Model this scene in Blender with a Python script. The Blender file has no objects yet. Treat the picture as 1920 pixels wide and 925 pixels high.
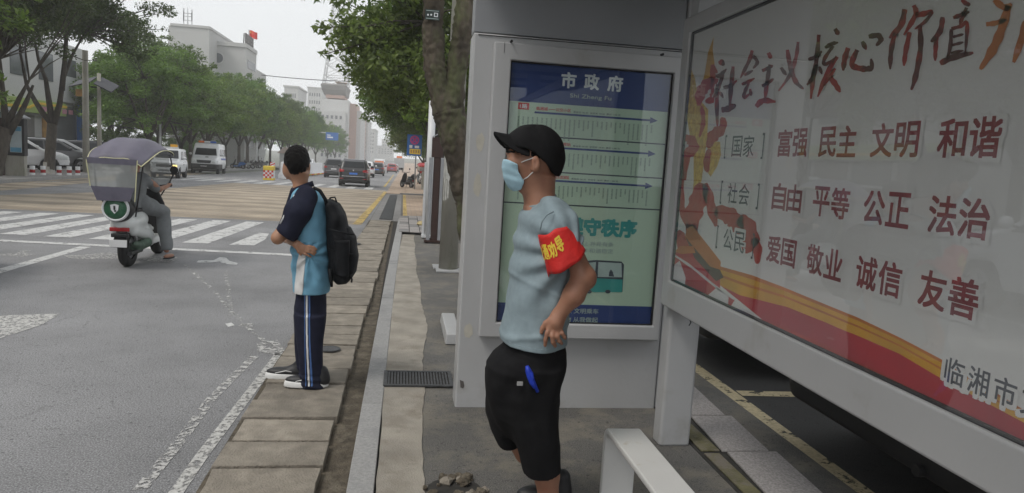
import bpy, math, random
import numpy as np
from mathutils import Vector, Matrix

SC = bpy.context.scene
COL = SC.collection
rad = math.radians
random.seed(7)
RNG = np.random.RandomState(11)

# ---------------------------------------------------------------- camera
FPX, CX, CY, CAMH = 1350.0, 960.0, 462.5, 1.62
_d = np.array([757 - CX, -(290 - CY), -FPX]); _d /= np.linalg.norm(_d)
_h = np.array([math.cos(rad(3.4)), -math.sin(rad(3.4)), 0])
_z = np.cross(_h, _d); _z /= np.linalg.norm(_z)
if _z[1] < 0: _z = -_z
_x = np.cross(_d, _z)
RW = np.array([_x, _d, _z])
camd = bpy.data.cameras.new('camera')
cam = bpy.data.objects.new('camera', camd); COL.objects.link(cam)
camd.sensor_width = 36; camd.lens = FPX / 1920 * 36
camd.clip_start = 0.05; camd.clip_end = 3000
mw = Matrix.Identity(4)
for i in range(3):
    for j in range(3): mw[i][j] = RW[i][j]
mw[2][3] = CAMH
cam.matrix_world = mw
SC.camera = cam

# ---------------------------------------------------------------- sky, sun, exposure
SUN_EL, SUN_AZ = 55, 238          # degrees; azimuth clockwise from +Y
w = bpy.data.worlds.new('World'); SC.world = w; w.use_nodes = True
nt = w.node_tree; nt.nodes.clear()
sky = nt.nodes.new('ShaderNodeTexSky'); sky.sky_type = 'NISHITA'; sky.sun_disc = False
sky.sun_elevation = rad(SUN_EL); sky.sun_rotation = rad(SUN_AZ)
sky.air_density = 1.5; sky.dust_density = 6; sky.ozone_density = 1
mx = nt.nodes.new('ShaderNodeMixRGB'); mx.inputs[0].default_value = .88
mx.inputs[2].default_value = (8.3, 8.5, 8.75, 1)        # even high overcast over the clear sky
bg = nt.nodes.new('ShaderNodeBackground'); bg.inputs[1].default_value = .1
ow = nt.nodes.new('ShaderNodeOutputWorld')
nt.links.new(sky.outputs[0], mx.inputs[1]); nt.links.new(mx.outputs[0], bg.inputs[0]); nt.links.new(bg.outputs[0], ow.inputs[0])
sl = bpy.data.lights.new('sun', 'SUN'); sl.energy = 1.3; sl.angle = rad(18); sl.color = (1, .96, .9)
so = bpy.data.objects.new('sun', sl); COL.objects.link(so)
sdir = Vector((math.sin(rad(SUN_AZ)) * math.cos(rad(SUN_EL)), math.cos(rad(SUN_AZ)) * math.cos(rad(SUN_EL)), math.sin(rad(SUN_EL))))
so.rotation_euler = sdir.to_track_quat('Z', 'Y').to_euler(); so.location = (0, 0, 30)
vs = SC.view_settings; vs.view_transform = 'Standard'; vs.look = 'None'; vs.gamma = 1; vs.use_curve_mapping = False
vs.exposure = 0.35
SC.cycles.max_bounces = 8; SC.cycles.transparent_max_bounces = 12; SC.cycles.volume_bounces = 2
SC.cycles.volume_step_rate = 4

# ---------------------------------------------------------------- places measured off the photograph
def ray(px, py):
    v = RW @ np.array([px - CX, -(py - CY), -FPX]); return v / np.linalg.norm(v)
def onz(px, py, z=0.):
    v = ray(px, py); t = (z - CAMH) / v[2]; return np.array([v[0] * t, v[1] * t, z])
def onx(px, py, X):
    v = ray(px, py); t = X / v[0]; return np.array([X, v[1] * t, CAMH + v[2] * t])
def ony(px, py, Y):
    v = ray(px, py); t = Y / v[1]; return np.array([v[0] * t, Y, CAMH + v[2] * t])
SLOPE, Y0, Y1 = .015, 12., 210.
def gz(y): return -SLOPE * (min(max(y, Y0), Y1) - Y0)     # the street falls away gently
def gnd(px, py):
    v = ray(px, py); t = (SLOPE * Y0 - CAMH) / (v[2] + SLOPE * v[1]); p = v * t
    if p[1] < Y0: return onz(px, py)
    return np.array([p[0], p[1], gz(p[1])])

# ---------------------------------------------------------------- materials
MATS = {}
def nodes_of(name):
    m = bpy.data.materials.new(name); m.use_nodes = True
    t = m.node_tree; b = t.nodes['Principled BSDF']; MATS[name] = m
    return m, t, b, t.links
def N(t, kind, **kw):
    n = t.nodes.new('ShaderNode' + kind)
    for k, v in kw.items():
        if k.startswith('i_'): n.inputs[int(k[2:]) if k[2:].isdigit() else k[2:].replace('_', ' ')].default_value = v
        else: setattr(n, k, v)
    return n
def ramp(t, stops):
    r = t.nodes.new('ShaderNodeValToRGB'); e = r.color_ramp.elements
    while len(e) < len(stops): e.new(.5)
    for k, (p, c) in enumerate(stops):
        e[k].position = p; e[k].color = (c, c, c, 1) if not isinstance(c, tuple) else (*c, 1)
    return r
def mat(name, col, rough=.6, var=.12, sc=4., bump=0., bsc=60., metal=0., col2=None, patch=(.5, .6), psc=2.5, spec=.5, coat=0., sub=0., trans=0., alpha=1., emit=0., stretch=None, ov=0.):
    if name in MATS: return MATS[name]
    m, t, b, L = nodes_of(name)
    tc = N(t, 'TexCoord'); vec = tc.outputs['Object']
    if stretch:
        mp = N(t, 'Mapping'); mp.inputs['Scale'].default_value = stretch; L.new(vec, mp.inputs[0]); vec = mp.outputs[0]
    n = N(t, 'TexNoise'); n.inputs['Scale'].default_value = sc; n.inputs['Detail'].default_value = 7; L.new(vec, n.inputs[0])
    r = ramp(t, [(.28, tuple(c * (1 - var) for c in col)), (.72, tuple(min(1, c * (1 + var)) for c in col))])
    L.new(n.outputs[0], r.inputs[0]); out = r.outputs[0]
    if col2:
        n2 = N(t, 'TexNoise'); n2.inputs['Scale'].default_value = psc; n2.inputs['Detail'].default_value = 9; n2.inputs['Roughness'].default_value = .65
        L.new(vec, n2.inputs[0]); r2 = ramp(t, [(patch[0], 0.), (patch[1], 1.)]); L.new(n2.outputs[0], r2.inputs[0])
        mm = N(t, 'MixRGB'); mm.inputs[2].default_value = (*col2, 1); L.new(r2.outputs[0], mm.inputs[0]); L.new(out, mm.inputs[1]); out = mm.outputs[0]
    if ov:          # each copy a little lighter or darker than its neighbours
        oi = N(t, 'ObjectInfo'); mr = N(t, 'MapRange'); mr.inputs[3].default_value = 1 - ov; mr.inputs[4].default_value = 1 + ov; L.new(oi.outputs['Random'], mr.inputs[0])
        mo = N(t, 'MixRGB', blend_type='MULTIPLY'); mo.inputs[0].default_value = 1; L.new(out, mo.inputs[1]); L.new(mr.outputs[0], mo.inputs[2]); out = mo.outputs[0]
    L.new(out, b.inputs['Base Color'])
    b.inputs['Roughness'].default_value = rough; b.inputs['Metallic'].default_value = metal
    b.inputs['Specular IOR Level'].default_value = spec; b.inputs['Coat Weight'].default_value = coat
    if sub: b.inputs['Subsurface Weight'].default_value = sub; b.inputs['Subsurface Radius'].default_value = (.02, .008, .004); b.inputs['Subsurface Scale'].default_value = 1
    if trans: b.inputs['Transmission Weight'].default_value = trans
    b.inputs['Alpha'].default_value = alpha
    if emit: b.inputs['Emission Color'].default_value = (*col, 1); b.inputs['Emission Strength'].default_value = emit
    if bump:
        nb = N(t, 'TexNoise'); nb.inputs['Scale'].default_value = bsc; nb.inputs['Detail'].default_value = 5; L.new(vec, nb.inputs[0])
        bp = N(t, 'Bump'); bp.inputs['Strength'].default_value = bump; bp.inputs['Distance'].default_value = .02
        L.new(nb.outputs[0], bp.inputs['Height']); L.new(bp.outputs[0], b.inputs['Normal'])
    return m

def asphalt(name, base, patchcol, warm=(1, 1, 1), crack=.5, agg=150):
    m, t, b, L = nodes_of(name)
    tc = N(t, 'TexCoord'); v = tc.outputs['Object']
    a = N(t, 'TexNoise'); a.inputs['Scale'].default_value = agg; a.inputs['Detail'].default_value = 3; L.new(v, a.inputs[0])
    ra = ramp(t, [(.3, tuple(base * .5 * c for c in warm)), (.5, tuple(base * c for c in warm)), (.72, tuple(base * 1.9 * c for c in warm))]); L.new(a.outputs[0], ra.inputs[0])
    p = N(t, 'TexNoise'); p.inputs['Scale'].default_value = .55; p.inputs['Detail'].default_value = 8; p.inputs['Roughness'].default_value = .6; L.new(v, p.inputs[0])
    rp = ramp(t, [(.33, .74), (.67, 1.18)]); L.new(p.outputs[0], rp.inputs[0])
    mu = N(t, 'MixRGB', blend_type='MULTIPLY'); mu.inputs[0].default_value = 1; L.new(ra.outputs[0], mu.inputs[1]); L.new(rp.outputs[0], mu.inputs[2])
    q = N(t, 'TexNoise'); q.inputs['Scale'].default_value = 3.2; q.inputs['Detail'].default_value = 9; q.inputs['Roughness'].default_value = .7; L.new(v, q.inputs[0])
    rq = ramp(t, [(.46, 0.), (.72, .8)] if base < .15 else [(.6, 0.), (.75, .7)]); L.new(q.outputs[0], rq.inputs[0])
    m2 = N(t, 'MixRGB'); m2.inputs[2].default_value = (*patchcol, 1); L.new(rq.outputs[0], m2.inputs[0]); L.new(mu.outputs[0], m2.inputs[1])
    # small dark pits and polished stones
    sp = N(t, 'TexNoise'); sp.inputs['Scale'].default_value = 34; sp.inputs['Detail'].default_value = 2; L.new(v, sp.inputs[0]); rsp = ramp(t, [(.30, .55), (.38, 1.), (.68, 1.), (.76, 1.35)]); L.new(sp.outputs[0], rsp.inputs[0])
    msp = N(t, 'MixRGB', blend_type='MULTIPLY'); msp.inputs[0].default_value = 1; L.new(m2.outputs[0], msp.inputs[1]); L.new(rsp.outputs[0], msp.inputs[2]); m2 = msp
    # short scattered cracks
    wv = N(t, 'MixRGB', blend_type='ADD'); wv.inputs[0].default_value = .35; L.new(v, wv.inputs[1]); L.new(q.outputs['Color'], wv.inputs[2])
    vo = N(t, 'TexVoronoi', feature='DISTANCE_TO_EDGE'); vo.inputs['Scale'].default_value = 1.6; L.new(wv.outputs[0], vo.inputs[0])
    rv = ramp(t, [(.0, 1.), (.012, 0.)]); L.new(vo.outputs[0], rv.inputs[0])
    ck = N(t, 'MixRGB', blend_type='MULTIPLY'); ck.inputs[0].default_value = 1; L.new(rv.outputs[0], ck.inputs[1])
    rk = ramp(t, [(.55, 0.), (.62, crack)]); L.new(p.outputs[0], rk.inputs[0]); L.new(rk.outputs[0], ck.inputs[2])
    m3 = N(t, 'MixRGB'); m3.inputs[2].default_value = (.02, .02, .02, 1); L.new(ck.outputs[0], m3.inputs[0]); L.new(m2.outputs[0], m3.inputs[1])
    L.new(m3.outputs[0], b.inputs['Base Color']); b.inputs['Roughness'].default_value = .82
    bp = N(t, 'Bump'); bp.inputs['Strength'].default_value = .5; bp.inputs['Distance'].default_value = .006
    L.new(a.outputs[0], bp.inputs['Height']); L.new(bp.outputs[0], b.inputs['Normal'])
    return m

def worn_paint(name, col, lo, hi, sc=6., stretch=(1, 1, 1)):
    """road paint that has flaked off in places, showing what lies under it"""
    m, t, b, L = nodes_of(name)
    tc = N(t, 'TexCoord'); mp = N(t, 'Mapping'); mp.inputs['Scale'].default_value = stretch; L.new(tc.outputs['Object'], mp.inputs[0])
    n = N(t, 'TexNoise'); n.inputs['Scale'].default_value = sc; n.inputs['Detail'].default_value = 10; n.inputs['Roughness'].default_value = .72; L.new(mp.outputs[0], n.inputs[0])
    r = ramp(t, [(lo, 0.), (hi, 1.)]); L.new(n.outputs[0], r.inputs[0])
    n2 = N(t, 'TexNoise'); n2.inputs['Scale'].default_value = 40; n2.inputs['Detail'].default_value = 4; L.new(tc.outputs['Object'], n2.inputs[0])
    r2 = ramp(t, [(.3, tuple(c * .72 for c in col)), (.6, col)]); L.new(n2.outputs[0], r2.inputs[0]); L.new(r2.outputs[0], b.inputs['Base Color'])
    b.inputs['Roughness'].default_value = .7
    L.new(r.outputs[0], b.inputs['Alpha'])
    return m

def brickwork(name, c1, c2, mortar, sx, sy, band=0.):
    m, t, b, L = nodes_of(name)
    tc = N(t, 'TexCoord'); br = N(t, 'TexBrick'); br.inputs['Scale'].default_value = 1; br.inputs['Brick Width'].default_value = sx; br.inputs['Row Height'].default_value = sy
    br.inputs['Mortar Size'].default_value = min(sx, sy) * .06; br.inputs['Color1'].default_value = (*c1, 1); br.inputs['Color2'].default_value = (*c2, 1); br.inputs['Mortar'].default_value = (*mortar, 1)
    L.new(tc.outputs['Object'], br.inputs[0]); out = br.outputs[0]
    n = N(t, 'TexNoise'); n.inputs['Scale'].default_value = .9; n.inputs['Detail'].default_value = 8; L.new(tc.outputs['Object'], n.inputs[0])
    r = ramp(t, [(.3, .75), (.7, 1.2)]); L.new(n.outputs[0], r.inputs[0])
    mu = N(t, 'MixRGB', blend_type='MULTIPLY'); mu.inputs[0].default_value = 1; L.new(out, mu.inputs[1]); L.new(r.outputs[0], mu.inputs[2]); out = mu.outputs[0]
    if band:
        wv = N(t, 'TexWave', wave_type='BANDS', bands_direction='Y'); wv.inputs['Scale'].default_value = band; wv.inputs['Distortion'].default_value = 1.2; wv.inputs['Detail'].default_value = 3; wv.inputs['Detail Scale'].default_value = 2.
        L.new(tc.outputs['Object'], wv.inputs[0]); rw = ramp(t, [(.2, .78), (.6, 1.12)]); L.new(wv.outputs[0], rw.inputs[0])
        m2 = N(t, 'MixRGB', blend_type='MULTIPLY'); m2.inputs[0].default_value = 1; L.new(out, m2.inputs[1]); L.new(rw.outputs[0], m2.inputs[2]); out = m2.outputs[0]
    L.new(out, b.inputs['Base Color']); b.inputs['Roughness'].default_value = .85
    return m

def leafmat(name, dark, light):
    m, t, b, L = nodes_of(name)
    g = N(t, 'NewGeometry'); r = ramp(t, [(0., dark), (.6, tuple((a + c) / 2 for a, c in zip(dark, light))), (1., light)])
    L.new(g.outputs['Random Per Island'], r.inputs[0])
    oi = N(t, 'ObjectInfo'); hs = N(t, 'HueSaturation'); mr = N(t, 'MapRange'); mr.inputs[3].default_value = .47; mr.inputs[4].default_value = .515
    L.new(oi.outputs['Random'], mr.inputs[0]); L.new(mr.outputs[0], hs.inputs['Hue']); L.new(r.outputs[0], hs.inputs['Color'])
    L.new(hs.outputs[0], b.inputs['Base Color']); b.inputs['Roughness'].default_value = .5; b.inputs['Specular IOR Level'].default_value = .35
    tr = N(t, 'BsdfTranslucent'); tr.inputs[0].default_value = (*[min(1, c * 1.4) for c in light], 1)
    ms = N(t, 'MixShader'); ms.inputs[0].default_value = .25
    o = t.nodes['Material Output']; L.new(b.outputs[0], ms.inputs[1]); L.new(tr.outputs[0], ms.inputs[2]); L.new(ms.outputs[0], o.inputs[0])
    return m

def glassmat(name, tint=(1, 1, 1), ior=1.5, rough=.0, haze=0., hazecol=(.8, .8, .8)):
    """thin pane: see-through with a Fresnel reflection, and a little milky film if haze > 0"""
    m, t, b, L = nodes_of(name); t.nodes.remove(b)
    lw = N(t, 'LayerWeight'); lw.inputs[0].default_value = .5          # Schlick's law, the same from both sides of the pane
    pw = N(t, 'Math', operation='POWER'); pw.inputs[1].default_value = 5; L.new(lw.outputs['Facing'], pw.inputs[0])
    f0 = ((ior - 1) / (ior + 1)) ** 2
    fr = N(t, 'Math', operation='MULTIPLY_ADD'); fr.inputs[1].default_value = 1 - f0; fr.inputs[2].default_value = f0; L.new(pw.outputs[0], fr.inputs[0])
    tp = N(t, 'BsdfTransparent'); tp.inputs[0].default_value = (*tint, 1)
    gl = N(t, 'BsdfGlossy'); gl.inputs['Roughness'].default_value = rough; gl.inputs[0].default_value = (.95, .97, 1, 1)
    src = tp
    if haze:
        df = N(t, 'BsdfDiffuse'); df.inputs[0].default_value = (*hazecol, 1)
        mh = N(t, 'MixShader'); mh.inputs[0].default_value = haze; L.new(tp.outputs[0], mh.inputs[1]); L.new(df.outputs[0], mh.inputs[2]); src = mh
    ms = N(t, 'MixShader'); L.new(fr.outputs[0], ms.inputs[0]); L.new(src.outputs[0], ms.inputs[1]); L.new(gl.outputs[0], ms.inputs[2])
    L.new(ms.outputs[0], t.nodes['Material Output'].inputs[0])
    return m

# ---------------------------------------------------------------- objects
def thing(name, label, cat, loc=(0, 0, 0), rotz=0, group=None):
    o = bpy.data.objects.new(name, None); o.empty_display_size = .2; COL.objects.link(o)
    o.location = loc; o.rotation_euler = (0, 0, rotz); o['label'] = label; o['category'] = cat
    if group: o['group'] = group
    return o
def tag(o, label, cat, group=None):
    o['label'] = label; o['category'] = cat
    if group: o['group'] = group
    return o
def origin(o):
    v = Vector((0, 0, 0))
    while o is not None: v += o.location; o = o.parent
    return v
def link_mesh(name, me, m, parent=None, smooth=False, label=None):
    o = bpy.data.objects.new(name, me); COL.objects.link(o)
    if m is not None: me.materials.append(m if not isinstance(m, str) else MATS[m])
    if smooth: me.shade_smooth()
    if parent is not None:
        off = origin(parent); me.transform(Matrix.Translation(-off)); o.parent = parent
    if label: o['label'] = label
    return o
def dup(root, loc, rotz=0, label=None, group=None, scale=None):
    def rec(o, par):
        c = o.copy(); COL.objects.link(c); c.parent = par
        for ch in list(o.children): rec(ch, c)
        return c
    r = rec(root, None); r.location = loc; r.rotation_euler = (0, 0, rotz)
    if scale: r.scale = (scale,) * 3 if not hasattr(scale, '__len__') else scale
    if label: r['label'] = label
    if group: r['group'] = group
    return r
KIDS = {}

class G:
    """collects plain geometry that becomes one mesh"""
    def __init__(s): s.v = []; s.f = []
    def add(s, v, f):
        n = len(s.v); s.v += [tuple(map(float, p)) for p in v]; s.f += [tuple(i + n for i in q) for q in f]; return s
    def box(s, lo, hi, taper=0.):
        (a, b, c), (d, e, f) = lo, hi; t = taper
        v = [(a, b, c), (d, b, c), (d, e, c), (a, e, c), (a + t, b + t, f), (d - t, b + t, f), (d - t, e - t, f), (a + t, e - t, f)]
        return s.add(v, [(3, 2, 1, 0), (4, 5, 6, 7), (0, 1, 5, 4), (1, 2, 6, 5), (2, 3, 7, 6), (3, 0, 4, 7)])
    def quad(s, *p): return s.add(p, [tuple(range(len(p)))])
    def prism(s, pts, off):
        """pts: 3-D polygon; off: extrusion vector"""
        n = len(pts); p = [Vector(q) for q in pts]; o = Vector(off)
        v = p + [q + o for q in p]
        return s.add(v, [tuple(range(n))[::-1], tuple(range(n, 2 * n))] + [(i, (i + 1) % n, n + (i + 1) % n, n + i) for i in range(n)])
    def tube(s, pts, r, n=8, cap=True):
        p = [Vector(q) for q in pts]; rr = r if hasattr(r, '__len__') else [r] * len(p)
        rings = []; up = Vector((0, 0, 1)); u = None
        for i, q in enumerate(p):
            t = (p[min(i + 1, len(p) - 1)] - p[max(i - 1, 0)]).normalized()
            if u is None:
                u = t.cross(up if abs(t.z) < .95 else Vector((1, 0, 0))).normalized()
            else: u = (u - t * u.dot(t)).normalized()
            w_ = t.cross(u)
            rings.append([q + (u * math.cos(a) + w_ * math.sin(a)) * rr[i] for a in [2 * math.pi * k / n for k in range(n)]])
        return s.loft(rings, cap)
    def loft(s, rings, cap=True, closed=True):
        n = len(rings[0]); v = [q for r in rings for q in r]; f = []
        for i in range(len(rings) - 1):
            for k in range(n if closed else n - 1):
                k2 = (k + 1) % n; f.append((i * n + k, i * n + k2, (i + 1) * n + k2, (i + 1) * n + k))
        if cap: f.append(tuple(range(n))[::-1]); f.append(tuple(range((len(rings) - 1) * n, len(rings) * n)))
        return s.add(v, f)
    def lathe(s, prof, c=(0, 0, 0), axis='z', n=20, cap=True):
        rings = []
        for r, h in prof:
            ring = []
            for k in range(n):
                a = 2 * math.pi * k / n; x, y = r * math.cos(a), r * math.sin(a)
                q = {'z': (x, y, h), 'x': (h, x, y), 'y': (y, h, x)}[axis]
                ring.append((q[0] + c[0], q[1] + c[1], q[2] + c[2]))
            rings.append(ring)
        return s.loft(rings, cap)
    def rot(s, a, c=(0, 0, 0), axis='Z'):
        M_ = Matrix.Translation(Vector(c)) @ Matrix.Rotation(a, 4, axis) @ Matrix.Translation(-Vector(c))
        s.v = [tuple(M_ @ Vector(q)) for q in s.v]; return s
    def build(s, name, m, parent=None, smooth=False, bevel=0, label=None, seg=2):
        me = bpy.data.meshes.new(name); me.from_pydata(s.v, [], s.f); me.update()
        o = link_mesh(name, me, m, parent, smooth, label)
        if bevel:
            b = o.modifiers.new('bevel', 'BEVEL'); b.width = bevel; b.segments = seg; b.limit_method = 'ANGLE'; b.angle_limit = rad(35)
            me.shade_smooth(); w_ = o.modifiers.new('wn', 'WEIGHTED_NORMAL')
        return o
def structure(o, kind='structure'): o['kind'] = kind; return o

# ---------------------------------------------------------------- implicit modelling for bodies, cloth and car shells
def seg_t(X, Y, Z, a, b):
    ab = [b[i] - a[i] for i in range(3)]; L2 = sum(c * c for c in ab) + 1e-12
    t = ((X - a[0]) * ab[0] + (Y - a[1]) * ab[1] + (Z - a[2]) * ab[2]) / L2
    return np.clip(t, 0, 1), ab
def cap(a, b, ra, rb=None):
    rb = ra if rb is None else rb
    def f(X, Y, Z):
        t, ab = seg_t(X, Y, Z, a, b)
        return np.sqrt((X - a[0] - t * ab[0]) ** 2 + (Y - a[1] - t * ab[1]) ** 2 + (Z - a[2] - t * ab[2]) ** 2) - (ra + (rb - ra) * t)
    m = max(ra, rb); f.lo = [min(a[i], b[i]) - m for i in range(3)]; f.hi = [max(a[i], b[i]) + m for i in range(3)]
    return f
def ell(c, r, rz=0., ry=0.):
    cz, sz, cy, sy = math.cos(rz), math.sin(rz), math.cos(ry), math.sin(ry); rm = min(r); rM = max(r)
    def f(X, Y, Z):
        x, y, z = X - c[0], Y - c[1], Z - c[2]
        if rz: x, y = x * cz + y * sz, -x * sz + y * cz
        if ry: x, z = x * cy - z * sy, x * sy + z * cy
        q = np.sqrt((x / r[0]) ** 2 + (y / r[1]) ** 2 + (z / r[2]) ** 2)
        return (q - 1) * np.where(q < 1, rm, rm) * 1.0
    if rz or ry: f.lo = [c[i] - rM for i in range(3)]; f.hi = [c[i] + rM for i in range(3)]
    else: f.lo = [c[i] - r[i] for i in range(3)]; f.hi = [c[i] + r[i] for i in range(3)]
    return f
def stack(rows, p=2.2):
    """rows (z, cx, cy, rx, ry): a body of elliptical slices along z"""
    rows = sorted(rows); R = np.array(rows, float)
    def f(X, Y, Z):
        z = np.clip(Z, R[0, 0], R[-1, 0])
        cx, cy, rx, ry = [np.interp(z, R[:, 0], R[:, k]) for k in (1, 2, 3, 4)]
        q = (np.abs((X - cx) / rx) ** p + np.abs((Y - cy) / ry) ** p) ** (1 / p)
        d = (q - 1) * np.minimum(rx, ry)
        return np.maximum(d, np.abs(Z - (R[0, 0] + R[-1, 0]) / 2) - (R[-1, 0] - R[0, 0]) / 2)
    f.lo = [min(R[:, 1] - R[:, 3]), min(R[:, 2] - R[:, 4]), R[0, 0]]; f.hi = [max(R[:, 1] + R[:, 3]), max(R[:, 2] + R[:, 4]), R[-1, 0]]
    return f
def rbox(c, r, e=.02, rz=0.):
    cz, sz = math.cos(rz), math.sin(rz)
    def f(X, Y, Z):
        x, y, z = X - c[0], Y - c[1], Z - c[2]
        if rz: x, y = x * cz + y * sz, -x * sz + y * cz
        a, b, d = np.abs(x) - r[0] + e, np.abs(y) - r[1] + e, np.abs(z) - r[2] + e
        return np.sqrt(np.maximum(a, 0) ** 2 + np.maximum(b, 0) ** 2 + np.maximum(d, 0) ** 2) + np.minimum(np.maximum(np.maximum(a, b), d), 0) - e
    m = math.hypot(r[0], r[1]) if rz else None
    f.lo = [c[0] - (m or r[0]), c[1] - (m or r[1]), c[2] - r[2]]; f.hi = [c[0] + (m or r[0]), c[1] + (m or r[1]), c[2] + r[2]]
    return f
def smin(a, b, k):
    if k <= 0: return np.minimum(a, b)
    h = np.maximum(k - np.abs(a - b), 0) / k; return np.minimum(a, b) - h * h * k / 4
def smax(a, b, k): return -smin(-a, -b, k)
def poly2(P, U, V):
    """signed distance to polygon P in the plane (U, V)"""
    d = None; s = None; n = len(P)
    for i in range(n):
        ax, ay = P[i]; bx, by = P[(i + 1) % n]; ex, ey = bx - ax, by - ay
        wx, wy = U - ax, V - ay; t = np.clip((wx * ex + wy * ey) / (ex * ex + ey * ey + 1e-12), 0, 1)
        q = (wx - ex * t) ** 2 + (wy - ey * t) ** 2
        d = q if d is None else np.minimum(d, q)
        c = ((ay > V) != (by > V)) & (U < (bx - ax) * (V - ay) / ((by - ay) if by != ay else 1e-9) + ax)
        s = c if s is None else (s ^ c)
    return np.where(s, -1., 1.) * np.sqrt(d)
class Field:
    def __init__(s, lo, hi, h):
        s.o = np.array(lo, float); s.h = h; s.n = [int(math.ceil((hi[i] - lo[i]) / h)) + 1 for i in range(3)]
        ax = [s.o[i] + h * np.arange(s.n[i]) for i in range(3)]
        s.X, s.Y, s.Z = ax[0][:, None, None], ax[1][None, :, None], ax[2][None, None, :]
        s.D = np.full(s.n, .3, np.float32)
    def add(s, f, k=0.):
        m = k + .03 + s.h * 2; sl = []
        for i in range(3):
            a = max(0, int((f.lo[i] - m - s.o[i]) / s.h)); b = min(s.n[i], int((f.hi[i] + m - s.o[i]) / s.h) + 2)
            if b <= a: return s
            sl.append(slice(a, b))
        sl = tuple(sl); d = f(s.X[sl[0]], s.Y[:, sl[1]], s.Z[:, :, sl[2]])
        s.D[sl] = smin(s.D[sl], d, k); return s
    def cut(s, d, k=0.): s.D = smax(s.D, np.broadcast_to(d, s.D.shape), k) if k else np.maximum(s.D, d); return s
    def mesh(s):
        D = s.D.astype(np.float32); D = D.copy()
        D[0] = D[-1] = .1; D[:, 0] = D[:, -1] = .1; D[:, :, 0] = D[:, :, -1] = .1
        S = D < 0; n = np.array(D.shape)
        c = np.zeros(n - 1, np.int8)
        for a in (0, 1):
            for b in (0, 1):
                for e in (0, 1): c += S[a:n[0] - 1 + a, b:n[1] - 1 + b, e:n[2] - 1 + e]
        act = (c > 0) & (c < 8); I = np.argwhere(act); vid = -np.ones(n - 1, np.int64); vid[act] = np.arange(len(I))
        P = np.zeros((len(I), 3)); cnt = np.zeros(len(I))
        co = [(a, b, e) for a in (0, 1) for b in (0, 1) for e in (0, 1)]
        for a in co:
            for ax in range(3):
                if a[ax]: continue
                b = list(a); b[ax] = 1
                va = D[I[:, 0] + a[0], I[:, 1] + a[1], I[:, 2] + a[2]]; vb = D[I[:, 0] + b[0], I[:, 1] + b[1], I[:, 2] + b[2]]
                mk = (va < 0) != (vb < 0); t = va[mk] / (va[mk] - vb[mk])
                q = np.tile(np.array(a, float), (mk.sum(), 1)); q[:, ax] += t; P[mk] += q; cnt[mk] += 1
        V = s.o + (P / cnt[:, None] + I) * s.h; F = []
        for ax in range(3):
            A = np.moveaxis(S, ax, 0); E = np.argwhere(A[:-1] != A[1:])
            E = E[(E[:, 1] > 0) & (E[:, 2] > 0)]; fl = A[E[:, 0], E[:, 1], E[:, 2]]
            W = np.moveaxis(vid, ax, 0)
            q = np.stack([W[E[:, 0], E[:, 1] - 1, E[:, 2] - 1], W[E[:, 0], E[:, 1], E[:, 2] - 1], W[E[:, 0], E[:, 1], E[:, 2]], W[E[:, 0], E[:, 1] - 1, E[:, 2]]], 1)
            if ax == 1: fl = ~fl
            q[~fl] = q[~fl][:, ::-1]; F.append(q)
        return V, np.concatenate(F)
    def build(s, name, m, parent=None, label=None):
        V, F = s.mesh(); return fastmesh(name, V, F, m, parent, True, label)
def fastmesh(name, V, F, m, parent=None, smooth=True, label=None):
    me = bpy.data.meshes.new(name); F = np.asarray(F); k = F.shape[1]
    me.vertices.add(len(V)); me.vertices.foreach_set('co', np.asarray(V, np.float32).ravel())
    me.loops.add(F.size); me.loops.foreach_set('vertex_index', F.ravel().astype(np.int32))
    me.polygons.add(len(F)); me.polygons.foreach_set('loop_start', np.arange(0, F.size, k, dtype=np.int32))
    me.update(calc_edges=True); me.validate()
    return link_mesh(name, me, m, parent, smooth, label)
def sdf(name, lo, hi, h, prims, m, parent, cuts=(), ripple=None, label=None):
    F = Field(lo, hi, h)
    for p in prims:
        if isinstance(p, tuple): F.add(p[0], p[1])
        else: F.add(p)
    if ripple is not None: F.D = F.D + ripple(F.X, F.Y, F.Z).astype(np.float32)
    for c in cuts: F.D = np.maximum(F.D, c(F.X, F.Y, F.Z)).astype(np.float32)
    return F.build(name, m, parent, label)
def shell_part(name, fn, lo, hi, h, t, region, m, parent, label=None, inner=None):
    """a piece that hugs the surface fn == 0, standing t proud of it, inside region"""
    F = Field(lo, hi, h); d = fn(F.X, F.Y, F.Z)
    F.D = np.maximum(np.maximum(d - t, -(d + (inner or t * 1.5))), region(F.X, F.Y, F.Z)).astype(np.float32) + np.zeros(F.n, np.float32)
    return F.build(name, m, parent, label)
def waves(seed, k, amp, n=6, aniso=(1, 1, 1)):
    r = np.random.RandomState(seed); V = r.randn(n, 3); V /= np.linalg.norm(V, axis=1)[:, None]; V *= k * r.uniform(.7, 1.4, (n, 1)) * np.array(aniso); ph = r.uniform(0, 6.28, n)
    return lambda X, Y, Z: sum(np.sin(V[i, 0] * X + V[i, 1] * Y + V[i, 2] * Z + ph[i]) for i in range(n)) * amp / n ** .5

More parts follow.
